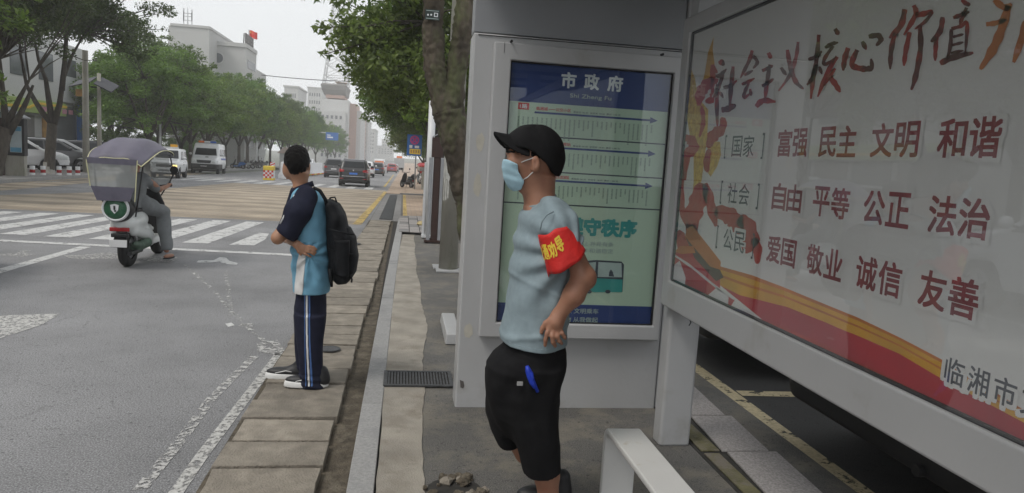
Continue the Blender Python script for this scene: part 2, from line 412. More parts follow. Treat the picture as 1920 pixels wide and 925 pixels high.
# ---------------------------------------------------------------- lettering
def glyphs(body, h=1., weight=0., shear=0., spacing=1., ext=0.):
    """outline of a text, scaled so that a full-width character is h tall; lies in XY from (0,0)"""
    cu = bpy.data.curves.new('text', 'FONT'); cu.body = body; cu.size = 1.; cu.offset = weight; cu.shear = shear; cu.space_character = spacing; cu.extrude = ext; cu.resolution_u = 3
    o = bpy.data.objects.new('text', cu); COL.objects.link(o)
    me = bpy.data.meshes.new_from_object(o.evaluated_get(bpy.context.evaluated_depsgraph_get()))
    bpy.data.objects.remove(o); bpy.data.curves.remove(cu)
    v = np.array([q.co[:] for q in me.vertices]); f = [tuple(p.vertices) for p in me.polygons]
    bpy.data.meshes.remove(me); v -= np.array([v[:, 0].min(), v[:, 1].min(), 0]); s = h / v[:, 1].max()
    return v * s, f
def letter(name, body, height, width, org, ux, uy, m, parent, weight=0.012, shear=0., label=None):
    """text as a thin print: org lower-left corner, ux/uy unit directions"""
    v, f = glyphs(body, height, 0, shear); w_ = v[:, 0].max()
    if width: v[:, 0] *= width / w_
    if weight:            # heavier strokes: the same outline laid down again, shifted by part of a stroke width
        d = weight * height * 1.6; n0 = len(v); V, F_ = [v], list(f); nrm = np.array([0, 0, 1.])
        for k, (a, b) in enumerate([(-1, -1), (1, -1), (-1, 1), (1, 1), (0, 1.2), (0, -1.2), (1.2, 0), (-1.2, 0)][:(4 if weight < .015 else 8)]):
            V.append(v + np.array([a * d, b * d, 0.00004 * (k + 1)])); F_ += [tuple(i + n0 * (k + 1) for i in q) for q in f]
        v, f = np.concatenate(V), F_
    ux, uy, org = np.array(ux, float), np.array(uy, float), np.array(org, float)
    P = org + v[:, :1] * ux + v[:, 1:2] * uy + v[:, 2:3] * np.cross(ux, uy)
    me = bpy.data.meshes.new(name); me.from_pydata([tuple(p) for p in P], [], f); me.update()
    return link_mesh(name, me, m, parent, False, label)

# ================================================================ THE GROUND
asphalt('road_asphalt', .20, (.155, .155, .153), (1, 1, 1.02), .6, 120)
asphalt('path_asphalt', .10, (.22, .195, .15), (1.04, 1, .93), .3, 160)
asphalt('lot_asphalt', .05, (.06, .06, .06), (1, .98, .97), .2, 160)
mat('slab_concrete', (.25, .222, .182), .85, .25, 9., .6, 90, col2=(.165, .145, .118), patch=(.44, .72), psc=7, ov=.16)
mat('walk_concrete', (.29, .265, .225), .85, .25, 4., .5, 120, col2=(.21, .185, .15), patch=(.52, .66), psc=3)
mat('kerb_granite', (.285, .283, .278), .75, .18, 60., .3, 200, col2=(.22, .22, .22), patch=(.5, .7), psc=4, ov=.06)
mat('dirt', (.085, .07, .05), .95, .4, 14., .8, 60, col2=(.14, .12, .09), patch=(.5, .62), psc=9)
mat('dark_joint', (.03, .028, .025), .95, .3, 20)
mat('granite_tile', (.30, .28, .27), .7, .35, 90., .2, 200)
mat('mossy_tile', (.13, .12, .06), .9, .35, 9., .4, 80, col2=(.17, .15, .12), patch=(.45, .6), psc=7)
mat('pavement_grey', (.20, .195, .19), .85, .2, 3., .3, 60)
mat('far_ground', (.12, .13, .10), .95, .3, .2)
brickwork('beige_paving', (.36, .295, .215), (.30, .25, .19), (.24, .22, .19), .4, .2, .16)
brickwork('tan_paving', (.40, .30, .22), (.34, .25, .18), (.22, .19, .16), .3, .15)
mat('cast_iron', (.06, .062, .065), .55, .3, 30, .3, 80, metal=.3)
worn_paint('paint_white', (.55, .55, .54), .36, .46, 7.)
worn_paint('paint_white_worn', (.46, .455, .44), .47, .54, 20.)
worn_paint('paint_edge', (.50, .495, .475), .41, .51, 24.)
worn_paint('paint_white_thin', (.50, .50, .48), .50, .60, 11.)
worn_paint('paint_yellow', (.56, .40, .13), .40, .50, 6.)
worn_paint('paint_cream', (.62, .53, .34), .40, .46, 8.)

def lerpfn(pts):
    ys = [p[0] for p in pts]; xs = [p[1] for p in pts]
    return lambda y: float(np.interp(y, ys, xs))
LEFTEDGE = lerpfn([(-20, -12.6), (20, -13.3), (28, -14), (39, -15.2), (50, -15.8), (70, -16.6), (90, -17.1), (420, -19)])
def sheet(name, x0, x1, y0, y1, dz, m, parent=None, step=None, kind=True, jag=0., thick=0.):
    f0 = x0 if callable(x0) else (lambda y: x0); f1 = x1 if callable(x1) else (lambda y: x1)
    ys = sorted({y0, y1, *[b for b in (Y0, Y1) if y0 < b < y1], *([] if not step else list(np.arange(y0, y1, step)))})
    g = G(); v = []; f = []
    for y in ys:
        a, b = f0(y), f1(y)
        if jag: a += random.uniform(-jag, jag); b += random.uniform(-jag, jag)
        v += [(a, y, gz(y) + dz), (b, y, gz(y) + dz)]
    n = len(ys)
    for i in range(n - 1): f.append((2 * i, 2 * i + 1, 2 * i + 3, 2 * i + 2))
    if thick:
        m0 = len(v); v += [(p[0], p[1], p[2] - thick) for p in v]
        for i in range(n - 1): f += [(2 * i, 2 * i + 2, m0 + 2 * i + 2, m0 + 2 * i), (2 * i + 3, 2 * i + 1, m0 + 2 * i + 1, m0 + 2 * i + 3)]
        f += [(0, m0, m0 + 1, 1), (2 * n - 2, 2 * n - 1, m0 + 2 * n - 1, m0 + 2 * n - 2)]
    g.add(v, f); o = g.build(name, m, parent)
    if kind and parent is None: o['kind'] = 'structure'
    return o
sheet('ground', -500, 500, -60, 900, -.08, 'far_ground')
road = sheet('road', LEFTEDGE, -.80, -14, 420, 0., 'road_asphalt')
sheet('left_pavement', lambda y: LEFTEDGE(y) - 10.5, lambda y: LEFTEDGE(y) - .15, -14, 420, .12, 'pavement_grey', step=20, thick=.2)
sheet('left_kerb', lambda y: LEFTEDGE(y) - .15, LEFTEDGE, -14, 420, .135, 'kerb_granite', step=12, thick=.2)
sheet('left_gutter_paving', lambda y: LEFTEDGE(y) + .01, lambda y: LEFTEDGE(y) + 1.7, 20, 58, .004, 'beige_paving', step=6)
# raised paving behind the kerb, where the shelter stands
sheet('footway', -.064, 2.34, -3, 18.6, .056, 'path_asphalt', step=1, thick=.15)
edge = lerpfn([(-3, .17), (3.5, .17), (4.3, .17), (4.72, .20), (5.4, .215), (6.4, .27), (7.7, .26), (9.9, .24), (12, .25), (18.6, .3)])
sheet('footway_concrete', -.064, lambda y: edge(y) + .010 * math.sin(y * 3.1) + .004 * math.sin(y * 23), -3, 14.6, .062, 'walk_concrete', step=.12, jag=.004)
# tiles at the end of the footway
e = sheet('end_paving', -.04, .62, 14.62, 18.5, .061, 'dark_joint')
for i in range(3):
    for j in range(7):
        G().box((-.03 + i * .215, 14.66 + j * .55, .062), (.17 + i * .215, 15.18 + j * .55, .074)).build('tile', 'granite_tile' if (i + j) % 3 else 'pavement_grey', e)
# gutter: dirt strip and the row of concrete cover slabs
gut = sheet('gutter_bed', lambda y: -.890 if y < 6 else (-.875 if y < 12 else -.80), -.19, -3, 18.4, .008, 'dirt', step=.5)
rs = random.Random(5)
y = 1.2; shared = {}
slab_R = lerpfn([(0, -.335), (4.7, -.328), (9, -.28), (18, -.25)]); slab_L = lerpfn([(0, -.865), (6, -.86), (17, -.75), (19, -.74)])
k = 0
while y < 18.1:
    L = rs.choice([.33, .33, .345, .325, .32]) if y < 6 else rs.choice([.33, .5, .38, .30])
    a, b = slab_L(y) + rs.uniform(-.012, .015), slab_R(y) + rs.uniform(-.012, .012)
    gp = rs.uniform(.012, .03); t = rs.uniform(.045, .058); tl = rs.uniform(-.006, .006)
    g = G(); pts = [(a, y + gp), (a + .003, y + L * .5), (a + rs.uniform(-.008, .008), y + L), (b, y + L - rs.uniform(0, .006)), (b + rs.uniform(-.01, .01), y + L * .5), (b, y + gp + rs.uniform(0, .01))]
    top = [(p[0], p[1], t + gz(p[1]) + tl * (1 if i > 2 else -1)) for i, p in enumerate(pts)]
    g.prism([(p[0], p[1], p[2] - .05) for p in top], (0, 0, .05)).build('slab', 'slab_concrete', gut, bevel=.004, seg=1)
    y += L; k += 1
# granite kerb stones
kb = sheet('kerb', -.185, -.068, -3, 18.3, .03, 'dark_joint')
y = -1.0
for i, L in enumerate([1.0, 1.05, 1.02, 1.0, 1.35, 1.0, 1.4, .98, 1.5, 1.0, 1.2, 1.0, 1.3, 1.05, 1.0, 1.0, 1.1]):
    if y > 17.6: break
    kx = lerpfn([(0, -.195), (3.3, -.2), (5, -.19), (9, -.165), (18, -.06)])(y + L / 2); dx = .125
    k2 = lerpfn([(0, -.195), (3.3, -.2), (5, -.19), (9, -.165), (18, -.06)])
    z = .068 + rs.uniform(-.003, .003)
    a0, a1 = k2(y), k2(y + L)
    g = G().prism([(a0, y + .004, -.02), (a0 + dx, y + .004, -.02), (a1 + dx, y + L - .004, -.02), (a1, y + L - .004, -.02)], (0, 0, z + .02))
    g.build('kerb_stone', 'kerb_granite', kb, bevel=.006, seg=2); y += L
g = G()     # the kerb swings round to the right at its end
arc = [(-.06 + .0, 17.9), (-.03, 18.3), (.06, 18.55), (.25, 18.62), (.7, 18.64), (1.3, 18.64)]
for i in range(len(arc) - 1):
    (ax, ay), (bx, by) = arc[i], arc[i + 1]
    g.prism([(ax, ay, -.1), (bx, by, -.1), (bx + (.11 if i < 2 else 0), by - (.0 if i < 2 else .13), -.1), (ax + (.11 if i < 3 else 0), ay - (.0 if i < 3 else .13), -.1)], (0, 0, .17 + i * .0004))
g.build('kerb_return', 'kerb_granite', kb)
# beyond the kerb return: side crossing, grating, tan path
sheet('side_crossing', -.80, 1.6, 18.7, 36.4, .0, 'path_asphalt', step=3)
sheet('crossing_apron', -.78, -.02, 18.75, 36.2, .004, 'pavement_grey', step=3)
dr = structure(sheet('drain_channel', -.57, -.22, 19.1, 35.2, .008, 'dark_joint', step=4))
g = G()
for i in range(60):
    yy = 19.2 + i * .265; g.box((-.56, yy, gz(yy) + .009), (-.23, yy + .17, gz(yy) + .02))
o = g.build('grating_bars', 'cast_iron', dr); o['kind'] = 'stuff'
sheet('tan_path', .04, 1.5, 19.3, 36.2, .006, 'tan_paving', step=3)
sheet('path_edge_line', .05, .17, 19.4, 36.0, .011, 'paint_yellow', step=3)
sheet('far_kerb', -.1, 2.4, 36.4, 36.6, .07, 'kerb_granite', thick=.15)
sheet('far_footway', .2, 12., 36.6, 400, .05, 'tan_paving', step=20, thick=.1)
sheet('far_gutter', -.8, .2, 36.6, 400, .01, 'tan_paving', step=20)
sheet('right_lot', 2.34, 30, -6, 36, .0, 'lot_asphalt', step=8)

# ---- road markings
def flat(name, pts, dz, m, parent=road):
    g = G(); P = []
    for p in pts: P.append((p[0], p[1], gz(p[1]) + dz))
    g.add(P, [tuple(range(len(P)))]); return g.build(name, m, parent)
def px(*p): return [tuple(gnd(*q)[:2]) for q in p]
def line(name, a, b, w_, m, dz=.004, parent=road, seg=1):
    a, b = np.array(a), np.array(b); d = (b - a) / np.linalg.norm(b - a); n = np.array([-d[1], d[0]]) * w_ / 2
    g = G(); K = max(seg, 1); v = []
    for i in range(K + 1):
        q = a + (b - a) * i / K
        for s_ in (-1, 1): p = q + n * s_; v.append((p[0], p[1], gz(p[1]) + dz))
    g.add(v, [(2 * i, 2 * i + 1, 2 * i + 3, 2 * i + 2) for i in range(K)]); return g.build(name, m, parent)
o = sheet('crossing_paving', lambda y: np.interp(y, [17.1, 18, 20, 27, 38, 41], [-16, -12.5, -11.5, -9.3, -9.0, -8.9]), lambda y: np.interp(y, [17, 39, 41], [-1.0, -.86, -.86]), 17.15, 40.5, .004, 'beige_paving', step=1.5)
flat('edge_line', [(-1.12, 17.2), (-.92, 17.2), (-.78, 39), (-.95, 39)], .008, 'paint_yellow')
line('edge_line', (-1.15, 47), (-1.35, 110), .15, 'paint_yellow', seg=6)
for i in range(17):           # near crossing: long bars
    x = -2.38 - i * .70; yt = 16.7 - .012 * i; yb = 12.2 + .10 * max(0, i - 3)
    if i == 0: flat('crossing_stripe', [(x - .36, 12.15), (x + .02, 12.2), (x + .02, 13.2), (x - .1, 14.2), (x - .3, 14.3)], .004, 'paint_white')
    else: flat('crossing_stripe', [(x - .40, yb), (x, yb), (x + .06, yt), (x - .32, yt)], .004, 'paint_white')
for i in range(13):
    x = -1.7 - i * 1.0
    flat('crossing_stripe', [(x - .45, 41.2), (x, 41.2), (x, 46.5), (x - .45, 46.5)], .004, 'paint_white')
for i in range(6):
    x = -9.6 - i * 1.0
    flat('crossing_stripe', [(x - .45, 30), (x, 30), (x - .3, 36.5), (x - .75, 36.5)], .004, 'paint_white') if i % 1 == 0 and i > 3 else None
line('stop_line', (-1.25, 11.2), (-7.5, 11.75), .2, 'paint_white', .005)
line('lane_line', (-4.56, 11.3), (-4.60, 5.6), .16, 'paint_white')
line('lane_line', (-8.1, 11.6), (-8.2, 3), .16, 'paint_white')
def arrow(c, rz, s, m='paint_white'):
    """straight-and-turn lane arrow"""
    P = [(-.08, -1.6), (.08, -1.6), (.08, .1), (.45, .35), (.45, .12), (.8, .5), (.45, .9), (.45, .62), (.08, .4), (.08, .9), (.28, .9), (0, 1.7), (-.28, .9), (-.08, .9)]
    co, si = math.cos(rz), math.sin(rz)
    return flat('lane_arrow', [(c[0] + s[0] * (p[0] * co - p[1] * si), c[1] + s[1] * (p[0] * si + p[1] * co)) for p in P], .0045, m)
a = px((368, 493), (372, 489), (400, 489), (412, 483), (424, 484), (430, 490), (446, 494), (444, 497), (420, 496), (412, 491), (395, 493))
flat('lane_arrow', a, .004, 'paint_white')
flat('lane_arrow', px((0, 477), (30, 476), (40, 470), (58, 470), (50, 475), (70, 479), (40, 482), (0, 480)), .004, 'paint_white_worn')
flat('lane_arrow', px((118, 480), (160, 478), (200, 474), (228, 476), (225, 486), (150, 487), (128, 484)), .004, 'paint_white_worn')
flat('lane_arrow', px((262, 487), (300, 480), (312, 478), (335, 484), (322, 492), (290, 492)), .004, 'paint_white_worn')
flat('lane_arrow', [tuple(p) for p in [(-3.10, 5.9), (-2.98, 6.5), (-3.02, 6.95), (-3.5, 6.8), (-4.2, 6.7), (-4.3, 6.1), (-3.6, 5.85)]], .004, 'paint_edge')
flat('worn_marking', px((422, 608), (434, 606), (440, 611), (428, 614)), .004, 'paint_white')
flat('worn_marking', px((446, 608), (474, 607), (474, 613), (448, 613)), .004, 'paint_white_worn')
flat('worn_marking', px((482, 645), (520, 638), (535, 660), (528, 668), (482, 662)), .004, 'paint_white_worn')
def wornline(pts, w_, m):
    for (p, q) in zip(pts[:-1], pts[1:]): line('worn_line', p, q, w_, m, seg=2)
wornline(px((345, 495), (400, 545), (430, 580), (462, 612), (515, 655)), .05, 'paint_white_thin')
wornline(px((478, 668), (440, 705), (395, 750), (340, 825), (262, 920)), .065, 'paint_white_worn')
wornline([(-.905, 5.75), (-.945, 4.6), (-.975, 3.8), (-.99, 2.2)], .068, 'paint_edge')
line('tyre_mark', (-2.2, 9.6), (-1.55, 7.0), .05, 'paint_white_thin', .003); 
# parking lot lines
lot = [o for o in COL.objects if o.name == 'right_lot'][0]
line('parking_line', (2.42, -1), (2.50, 9), .12, 'paint_cream', .004, lot)
line('parking_line', (2.54, 4.88), (6.5, 4.74), .12, 'paint_cream', .004, lot)
line('parking_line', (2.54, 2.4), (6.5, 2.3), .12, 'paint_cream', .004, lot)
# loose tiles beside the lot
til = structure(G().box((1.70, 2.2, .055), (2.13, 4.95, .060)).build('tile_strip', 'dark_joint'))
for i, (a, b) in enumerate([(4.23, 4.9), (3.66, 4.215), (3.0, 3.645), (2.3, 2.985)]):
    G().prism([(1.86 - .02 * i, a, .06), (2.12, a, .06), (2.16, b, .06), (1.90 - .02 * i, b, .06)], (0, 0, .014)).build('tile', 'granite_tile', til, bevel=.003, seg=1)
    G().box((1.72, a + .01, .06), (1.85 - .02 * i, b - .01, .0705)).build('tile', 'mossy_tile', til, bevel=.003, seg=1)

# ---- ironwork and rubble lying in the paving
t = thing('drain_grate', 'dark rectangular iron drain grate set in the concrete walkway beside the shelter end wall', 'drain grate', (.16, 4.9, .062))
G().box((-.075, 4.76, .0625), (.40, 5.10, .066)).build('tray', 'dark_joint', t)
fr = G(); fr.box((-.075, 4.76, .066), (.40, 4.785, .076)); fr.box((-.075, 5.075, .066), (.40, 5.10, .076)); fr.box((-.075, 4.785, .066), (-.05, 5.075, .076)); fr.box((.375, 4.785, .066), (.40, 5.075, .076)); fr.build('frame', 'cast_iron', t)
for i in range(20): G().box((-.045 + i * .021, 4.786, .066), (-.033 + i * .021, 5.074, .0745)).build('bar', 'cast_iron', t)
def cover(pxy, r, z, label):
    c = onz(*pxy, z); t = thing('manhole_cover', label, 'manhole cover', tuple(c), group=None)
    G().lathe([(0.001, z), (r, z), (r, z + .006), (r * .9, z + .009), (r * .88, z + .006), (.001, z + .006)], (c[0], c[1], 0), n=24, cap=False).build('lid', 'cast_iron', t)
cover((618, 655), .085, .056, 'small round iron cover on the slabs right behind the student')
cover((660, 457), .15, .056, 'wider round iron cover on the slabs further along by the road edge')
t = thing('rubble', 'broken rough edged hole in the footway with small rocks at the bottom of the view', 'rubble', (.30, 3.24, .06))
for i in range(26):
    a = rs.uniform(0, 6.28); q_ = .13 * rs.uniform(.25, 1.05) ** .6; c = (.30 + q_ * math.cos(a) * 1.15, 3.24 + q_ * math.sin(a)); r = rs.uniform(.012, .036); hh_ = r * rs.uniform(.8, 1.5)
    g = G(); rings = []; n_ = rs.choice([5, 6, 7])
    for h_, q in ((.058, .8), (.058 + hh_ * .5, 1.05), (.058 + hh_ * .85, .8), (.058 + hh_, .3)):
        rings.append([(c[0] + r * q * math.cos(b) * rs.uniform(.65, 1.25), c[1] + r * q * math.sin(b) * rs.uniform(.65, 1.25), h_ + rs.uniform(-.005, .005)) for b in [6.28 * k / n_ for k in range(n_)]])
    g.loft(rings).build('rock', ('slab_concrete', 'dirt', 'dirt', 'dirt')[i % 4], t)
G().lathe([(.001, .064), (.12, .064), (.13, .062)], (.30, 3.24, 0), n=16, cap=False).build('hole_bed', 'dark_joint', t)
c = onz(854, 437, .06); o = G().lathe([(.0, .07), (.10, .07), (.13, .10), (.10, .15), (.03, .17), (.0, .17)], (.47, 16.2, 0), n=9).build('stone', mat('yellow_stone', (.42, .34, .18), .9, .3, 8)); tag(o, 'yellowish stone lying at the far end of the footway beside the pillar', 'stone')

# ================================================================ BUS SHELTER
mat('shelter_paint', (.42, .425, .43), .34, .06, 1.5, .06, 30, col2=(.33, .32, .30), patch=(.56, .74), psc=2.2)
mat('shelter_dark', (.26, .27, .285), .45, .06, 2.)
mat('rubber', (.012, .012, .013), .6, .2, 20)
mat('steel', (.45, .45, .46), .35, .1, 20, metal=.7)
mat('bench_paint', (.60, .60, .585), .35, .06, 3., .05, 150, col2=(.46, .41, .32), patch=(.60, .68), psc=5)
S = thing('bus_shelter', 'grey metal bus shelter with a route map case and a large red lettered poster panel', 'bus shelter', (1.45, 4.2, 0))
G().box((.36, -2.2, 2.74), (2.3, 4.75, 2.86)).build('roof', 'shelter_paint', S, bevel=.02)
g = G()
for i in range(8): g.box((.5, -2 + i * .84, 2.70), (2.2, -1.94 + i * .84, 2.738))
g.build('roof_rib', 'shelter_dark', S)
G().box((.383, 4.392, .045), (1.702, 4.60, 2.366)).build('end_wall', 'shelter_paint', S, bevel=.012)
G().box((.385, 4.410, 2.372), (1.70, 4.585, 2.742)).build('end_wall_header', 'shelter_dark', S, bevel=.006)
G().box((1.706, 4.40, .05), (1.84, 4.60, 2.738)).build('corner_post', 'shelter_paint', S, bevel=.01)
for x0 in (.40, 1.58):
    G().box((x0, 4.41, .055), (x0 + .11, 4.56, .2)).build('foot', 'shelter_paint', S)
G().box((.41, 4.386, 2.352), (1.70, 4.3925, 2.356)).build('seam', 'rubber', S)
g = G(); P = [(.405, .235), (.43, .225), (.437, .195), (.43, .18), (.412, .185), (.41, .21)]
g.add([(x, 4.3895, z) for x, z in P], [tuple(range(6))]); g.build('paint_chip', mat('chip', (.1, .09, .085), .9), S)
for (cx_, cz_, rx_, rz_, sd) in ((.455, 1.72, .028, .06, 1), (.452, 1.46, .024, .08, 2), (.445, .55, .03, .05, 3)):
    r_ = random.Random(sd); n = 14
    G().add([(cx_ + rx_ * r_.uniform(.75, 1.1) * math.cos(6.283 * k / n), 4.3905, cz_ + rz_ * r_.uniform(.8, 1.1) * math.sin(6.283 * k / n)) for k in range(n)], [tuple(range(n))]).build('glue_stain', mat('glue_stain', (.475, .455, .395), .55, .12, 20), S)
# route map case
def frame(name, ax, pos, d, outer, inner, m, parent, bevel=.008):
    """rectangular frame; ax 'y': lies in XZ, front face at pos, goes back by d; ax 'x': lies in YZ"""
    g = G(); (a0, z0, a1, z1), (b0, w0, b1, w1) = outer, inner
    def pt(a, z, k): return (a, k, z) if ax == 'y' else (k, a, z)
    o_ = [(a0, z0), (a1, z0), (a1, z1), (a0, z1)]; i_ = [(b0, w0), (b1, w0), (b1, w1), (b0, w1)]
    v = [pt(*p, pos) for p in o_] + [pt(*p, pos) for p in i_] + [pt(*p, pos + d) for p in o_] + [pt(*p, pos + d) for p in i_]
    f = []
    for k in range(4):
        n = (k + 1) % 4; f += [(k, n, 4 + n, 4 + k), (8 + k, 12 + k, 12 + n, 8 + n), (k, 8 + k, 8 + n, n), (4 + k, 4 + n, 12 + n, 12 + k)]
    g.add(v, f); return g.build(name, m, parent, bevel=bevel)
frame('route_case', 'y', 4.322, .069, (.503, .53, 1.662, 2.312), (.607, .623, 1.624, 2.213), 'shelter_paint', S)
frame('route_case_gasket', 'y', 4.350, .02, (.604, .620, 1.627, 2.216), (.615, .629, 1.616, 2.206), 'rubber', S, bevel=0)
for (hx, hz) in ((.60, 2.318), (1.53, 2.316)): G().lathe([(.0, 4.30), (.008, 4.30), (.008, 4.33)], (hx, 0, hz), 'y', 10).build('screw', 'rubber', S)
G().box((.56, 4.319, 2.25), (.5615, 4.3225, 2.31)).build('seam', 'rubber', S)
mat('print_green', (.50, .62, .48), .5, .03, 3.); mat('print_navy', (.018, .045, .19), .45, .05, 3.); mat('print_white', (.75, .77, .78), .5, .02)
mat('print_red', (.55, .05, .05), .5, .05); mat('print_dark', (.05, .06, .08), .5, .05); mat('print_teal', (.03, .30, .28), .5, .03); mat('print_grey', (.35, .42, .40), .5, .05)
mat('print_mid', (.20, .25, .22), .5, .05)
YS = 4.372
sh = G().box((.604, YS, .62), (1.627, YS + .012, 2.216)).build('route_sheet', 'print_green', S)
def q7(x, y): p = ony(860 + x / 2.7206, 60 + y / 2.7206, YS); return p[0], p[2]
def q8(x, y): p = ony(860 + x / 2.7206, 340 + y / 2.7206, YS); return p[0], p[2]
def bar(x0, z0, x1, z1, m, name='print', lay=1, parent=sh):
    y = YS - .0007 * lay; return G().quad((x0, y, z0), (x1, y, z0), (x1, y, z1), (x0, y, z1)).build(name, m, parent)
XL, XR = .606, 1.625
zh = q7(660, 380)[1]; bar(XL, zh, XR, 2.215, 'print_navy', 'header_print')
bar(XL, .621, XR, q8(700, 632)[1], 'print_navy', 'footer_print')
ZS = [q7(645, 547)[1], q7(640, 724)[1], q7(640, 888)[1]]
for z in ZS: bar(XL, z - .005, XR, z + .003, 'print_dark', 'row_rule', 2)
UX, UZ = (1, 0, 0), (0, 0, 1)
def txt(body, x0, x1, z0, z1, m, lay=3, weight=.012, name='lettering', parent=sh):
    return letter(name, body, z1 - z0, x1 - x0, (x0, YS - .0007 * lay, z0), UX, UZ, m, parent, weight)
for ch, (a, b) in zip('市政府', ((525, 597), (643, 715), (763, 836))):
    x0, x1 = q7(a, 250)[0], q7(b, 255)[0]; zc = q7((a + b) / 2, 247 + (a - 525) * .075)[1]; txt(ch, x0, x1, zc - .045, zc + .045, 'print_white', weight=.02)
(xa, za), (xb, zb) = q7(567, 343), q7(780, 320); txt('Shi Zheng Fu', xa, xb, za + .002, za + .034, 'print_grey', weight=.01)
rr = random.Random(3)
rows = [(q7(700, 432)[1], q7(387, 410)[0], q7(1015, 457)[0], q7(300, 425)[0], ['临湘城', '公交小区']), (q7(760, 608)[1], q7(387, 570)[0], q7(1005, 626)[0], q7(300, 600)[0], ['长安', '火车南站']), (q7(730, 773)[1], q7(380, 735)[0], q7(990, 790)[0], q7(300, 765)[0], ['城南', '城东加油站'])]
for ri, (zr, xa, xb, xs, nm) in enumerate(rows):
    y = YS - .0014
    zr += (0, .0, .0)[ri]
    G().add([(xa, y, zr - .006), (xb - .05, y, zr - .006), (xb - .05, y, zr - .02), (xb, y, zr), (xb - .05, y, zr + .02), (xb - .05, y, zr + .006), (xa, y, zr + .006)], [tuple(range(7))]).build('route_arrow', 'print_navy', sh)
    bar(xs, zr + .012, xs + .068, zr + .052, 'print_red', 'number_plate', 2)
    txt(('1路', '2路', '3路')[ri], xs + .012, xs + .056, zr + .019, zr + .045, 'print_white', 4)
    txt(nm[0], xa + .01, xa + .08, zr + .014, zr + .035, 'print_red', 3); bar(xa + .085, zr + .022, xa + .125, zr + .025, 'print_red')
    txt(nm[1], xa + .13, xa + .225, zr + .014, zr + .035, 'print_red', 3)
    txt('首班车 06:30  末班车 18:30  票价 1.00 元', xa + .24, xa + .54, zr + .012, zr + .024, 'print_dark', 3, .004)
    g = G()
    n = 30; x = xs + .002
    for i in range(n):       # the vertical stop names
        x = xs + .002 + i * (xb - xs - .015) / n; m_ = rr.choice([2, 3, 3, 4, 4, 5, 6, 8]); zt = zr - .03
        for j in range(m_):
            zz = zt - j * .0165; yy = YS - .0016
            g.quad((x, yy, zz - .013), (x + .011, yy, zz - .013), (x + .011, yy, zz - .010), (x, yy, zz - .010))
            g.quad((x, yy, zz - .004), (x + .011, yy, zz - .004), (x + .011, yy, zz - .001), (x, yy, zz - .001))
            g.quad((x + .0045, yy - .0001, zz - .012), (x + .0070, yy - .0001, zz - .012), (x + .0070, yy - .0001, zz), (x + .0045, yy - .0001, zz))
    o = g.build('stop_names', 'print_mid', sh); o['kind'] = 'stuff'
(xa, za), (xb, zb) = q8(480, 270), q8(905, 240)
zc = q8(740, 237)[1]; txt('遵守秩序', xb - .455, xb, zc - .052, zc + .052, 'print_teal', weight=.03)
zc = q8(730, 322)[1]; xr = q8(790, 325)[0]
txt('文明礼让 井井有条', xr - .32, xr, zc - .014, zc + .016, 'print_grey', weight=.004)
zc = q8(730, 357)[1]; txt('自觉守序 和谐稳定', xr - .32, xr, zc - .014, zc + .016, 'print_grey', weight=.004)
xr = q8(712, 665)[0]; zc = q8(640, 663)[1]
txt('依次排队 文明乘车', xr - .335, xr, zc - .016, zc + .017, 'print_grey', 3, .014); zc = q8(640, 707)[1]
txt('爱护公物 从我做起', xr - .335, xr, zc - .016, zc + .017, 'print_grey', 3, .014)
def poly8(name, pts, m, lay): G().add([(q8(*p)[0], YS - .0007 * lay, q8(*p)[1]) for p in pts], [tuple(range(len(pts)))]).build(name, m, sh)
poly8('bus_print', [(470, 420), (700, 402), (830, 410), (843, 425), (840, 490), (835, 565), (690, 560), (470, 545)], 'print_dark', 2)
poly8('bus_print', [(480, 432), (705, 412), (830, 418), (832, 490), (700, 488), (480, 480)], mat('print_window', (.42, .5, .47), .4), 3)
poly8('bus_print', [(475, 485), (700, 495), (836, 502), (833, 566), (690, 566), (475, 545)], mat('print_teal2', (.04, .30, .27), .4), 3)
poly8('bus_print', [(700, 412), (712, 412), (708, 492), (694, 490)], 'print_dark', 4)
poly8('bus_print', [(765, 485), (768, 462), (776, 450), (786, 462), (792, 487)], 'print_dark', 4)
for cx_ in (665, 760): poly8('bus_print', [(cx_ + 14 * math.cos(a), 563 + 10 * math.sin(a)) for a in np.linspace(0, 5.8, 9)], 'print_dark', 5)
glassmat('case_glass', (.93, .95, .95), 1.45)
G().box((.606, 4.3535, .622), (1.625, 4.3565, 2.214)).build('route_case_glass', 'case_glass', S)

# the poster panel
BX = 1.475
frame('poster_frame', 'x', 1.45, .19, (-.75, .875, 3.79, 2.425), (-.66, 1.026, 3.70, 2.342), 'shelter_paint', S, bevel=.010)
frame('poster_gasket', 'x', 1.463, .02, (-.665, 1.021, 3.705, 2.347), (-.65, 1.036, 3.689, 2.332), 'rubber', S, bevel=0)
G().box((1.60, -.74, .90), (1.63, 3.78, 2.41)).build('poster_back', 'shelter_dark', S)
for (y0, y1) in ((3.765, 3.885), (-.62, -.50)):
    G().box((1.505, y0, .05), (1.69, y1, .88)).build('post', 'shelter_paint', S, bevel=.02, seg=3)
    G().box((1.52, y0 + .01, 2.42), (1.68, y1 - .01, 2.742)).build('post_head', 'shelter_paint', S)
g = G().tube([(1.55, 3.62, .88), (1.545, 3.60, .85), (1.55, 3.58, .82), (1.55, 3.60, .80)], .003, 6).build('wire', 'rubber', S)
G().box((1.53, 3.61, .862), (1.55, 3.63, .878)).build('lug', 'print_white', S)
mat('poster_paper', (.80, .80, .785), .5, .04, 1.5)
PO = G().box((BX, -.66, 1.02), (BX + .012, 3.70, 2.345)).build('poster', 'poster_paper', S)
def z1(x, y): return 1240 + x / 2.7206, y / 2.7206
def z2(x, y): return 1240 + x / 2.7206, 300 + y / 2.7206
def z3(x, y): return 1240 + x / 2.534, 560 + y / 2.534
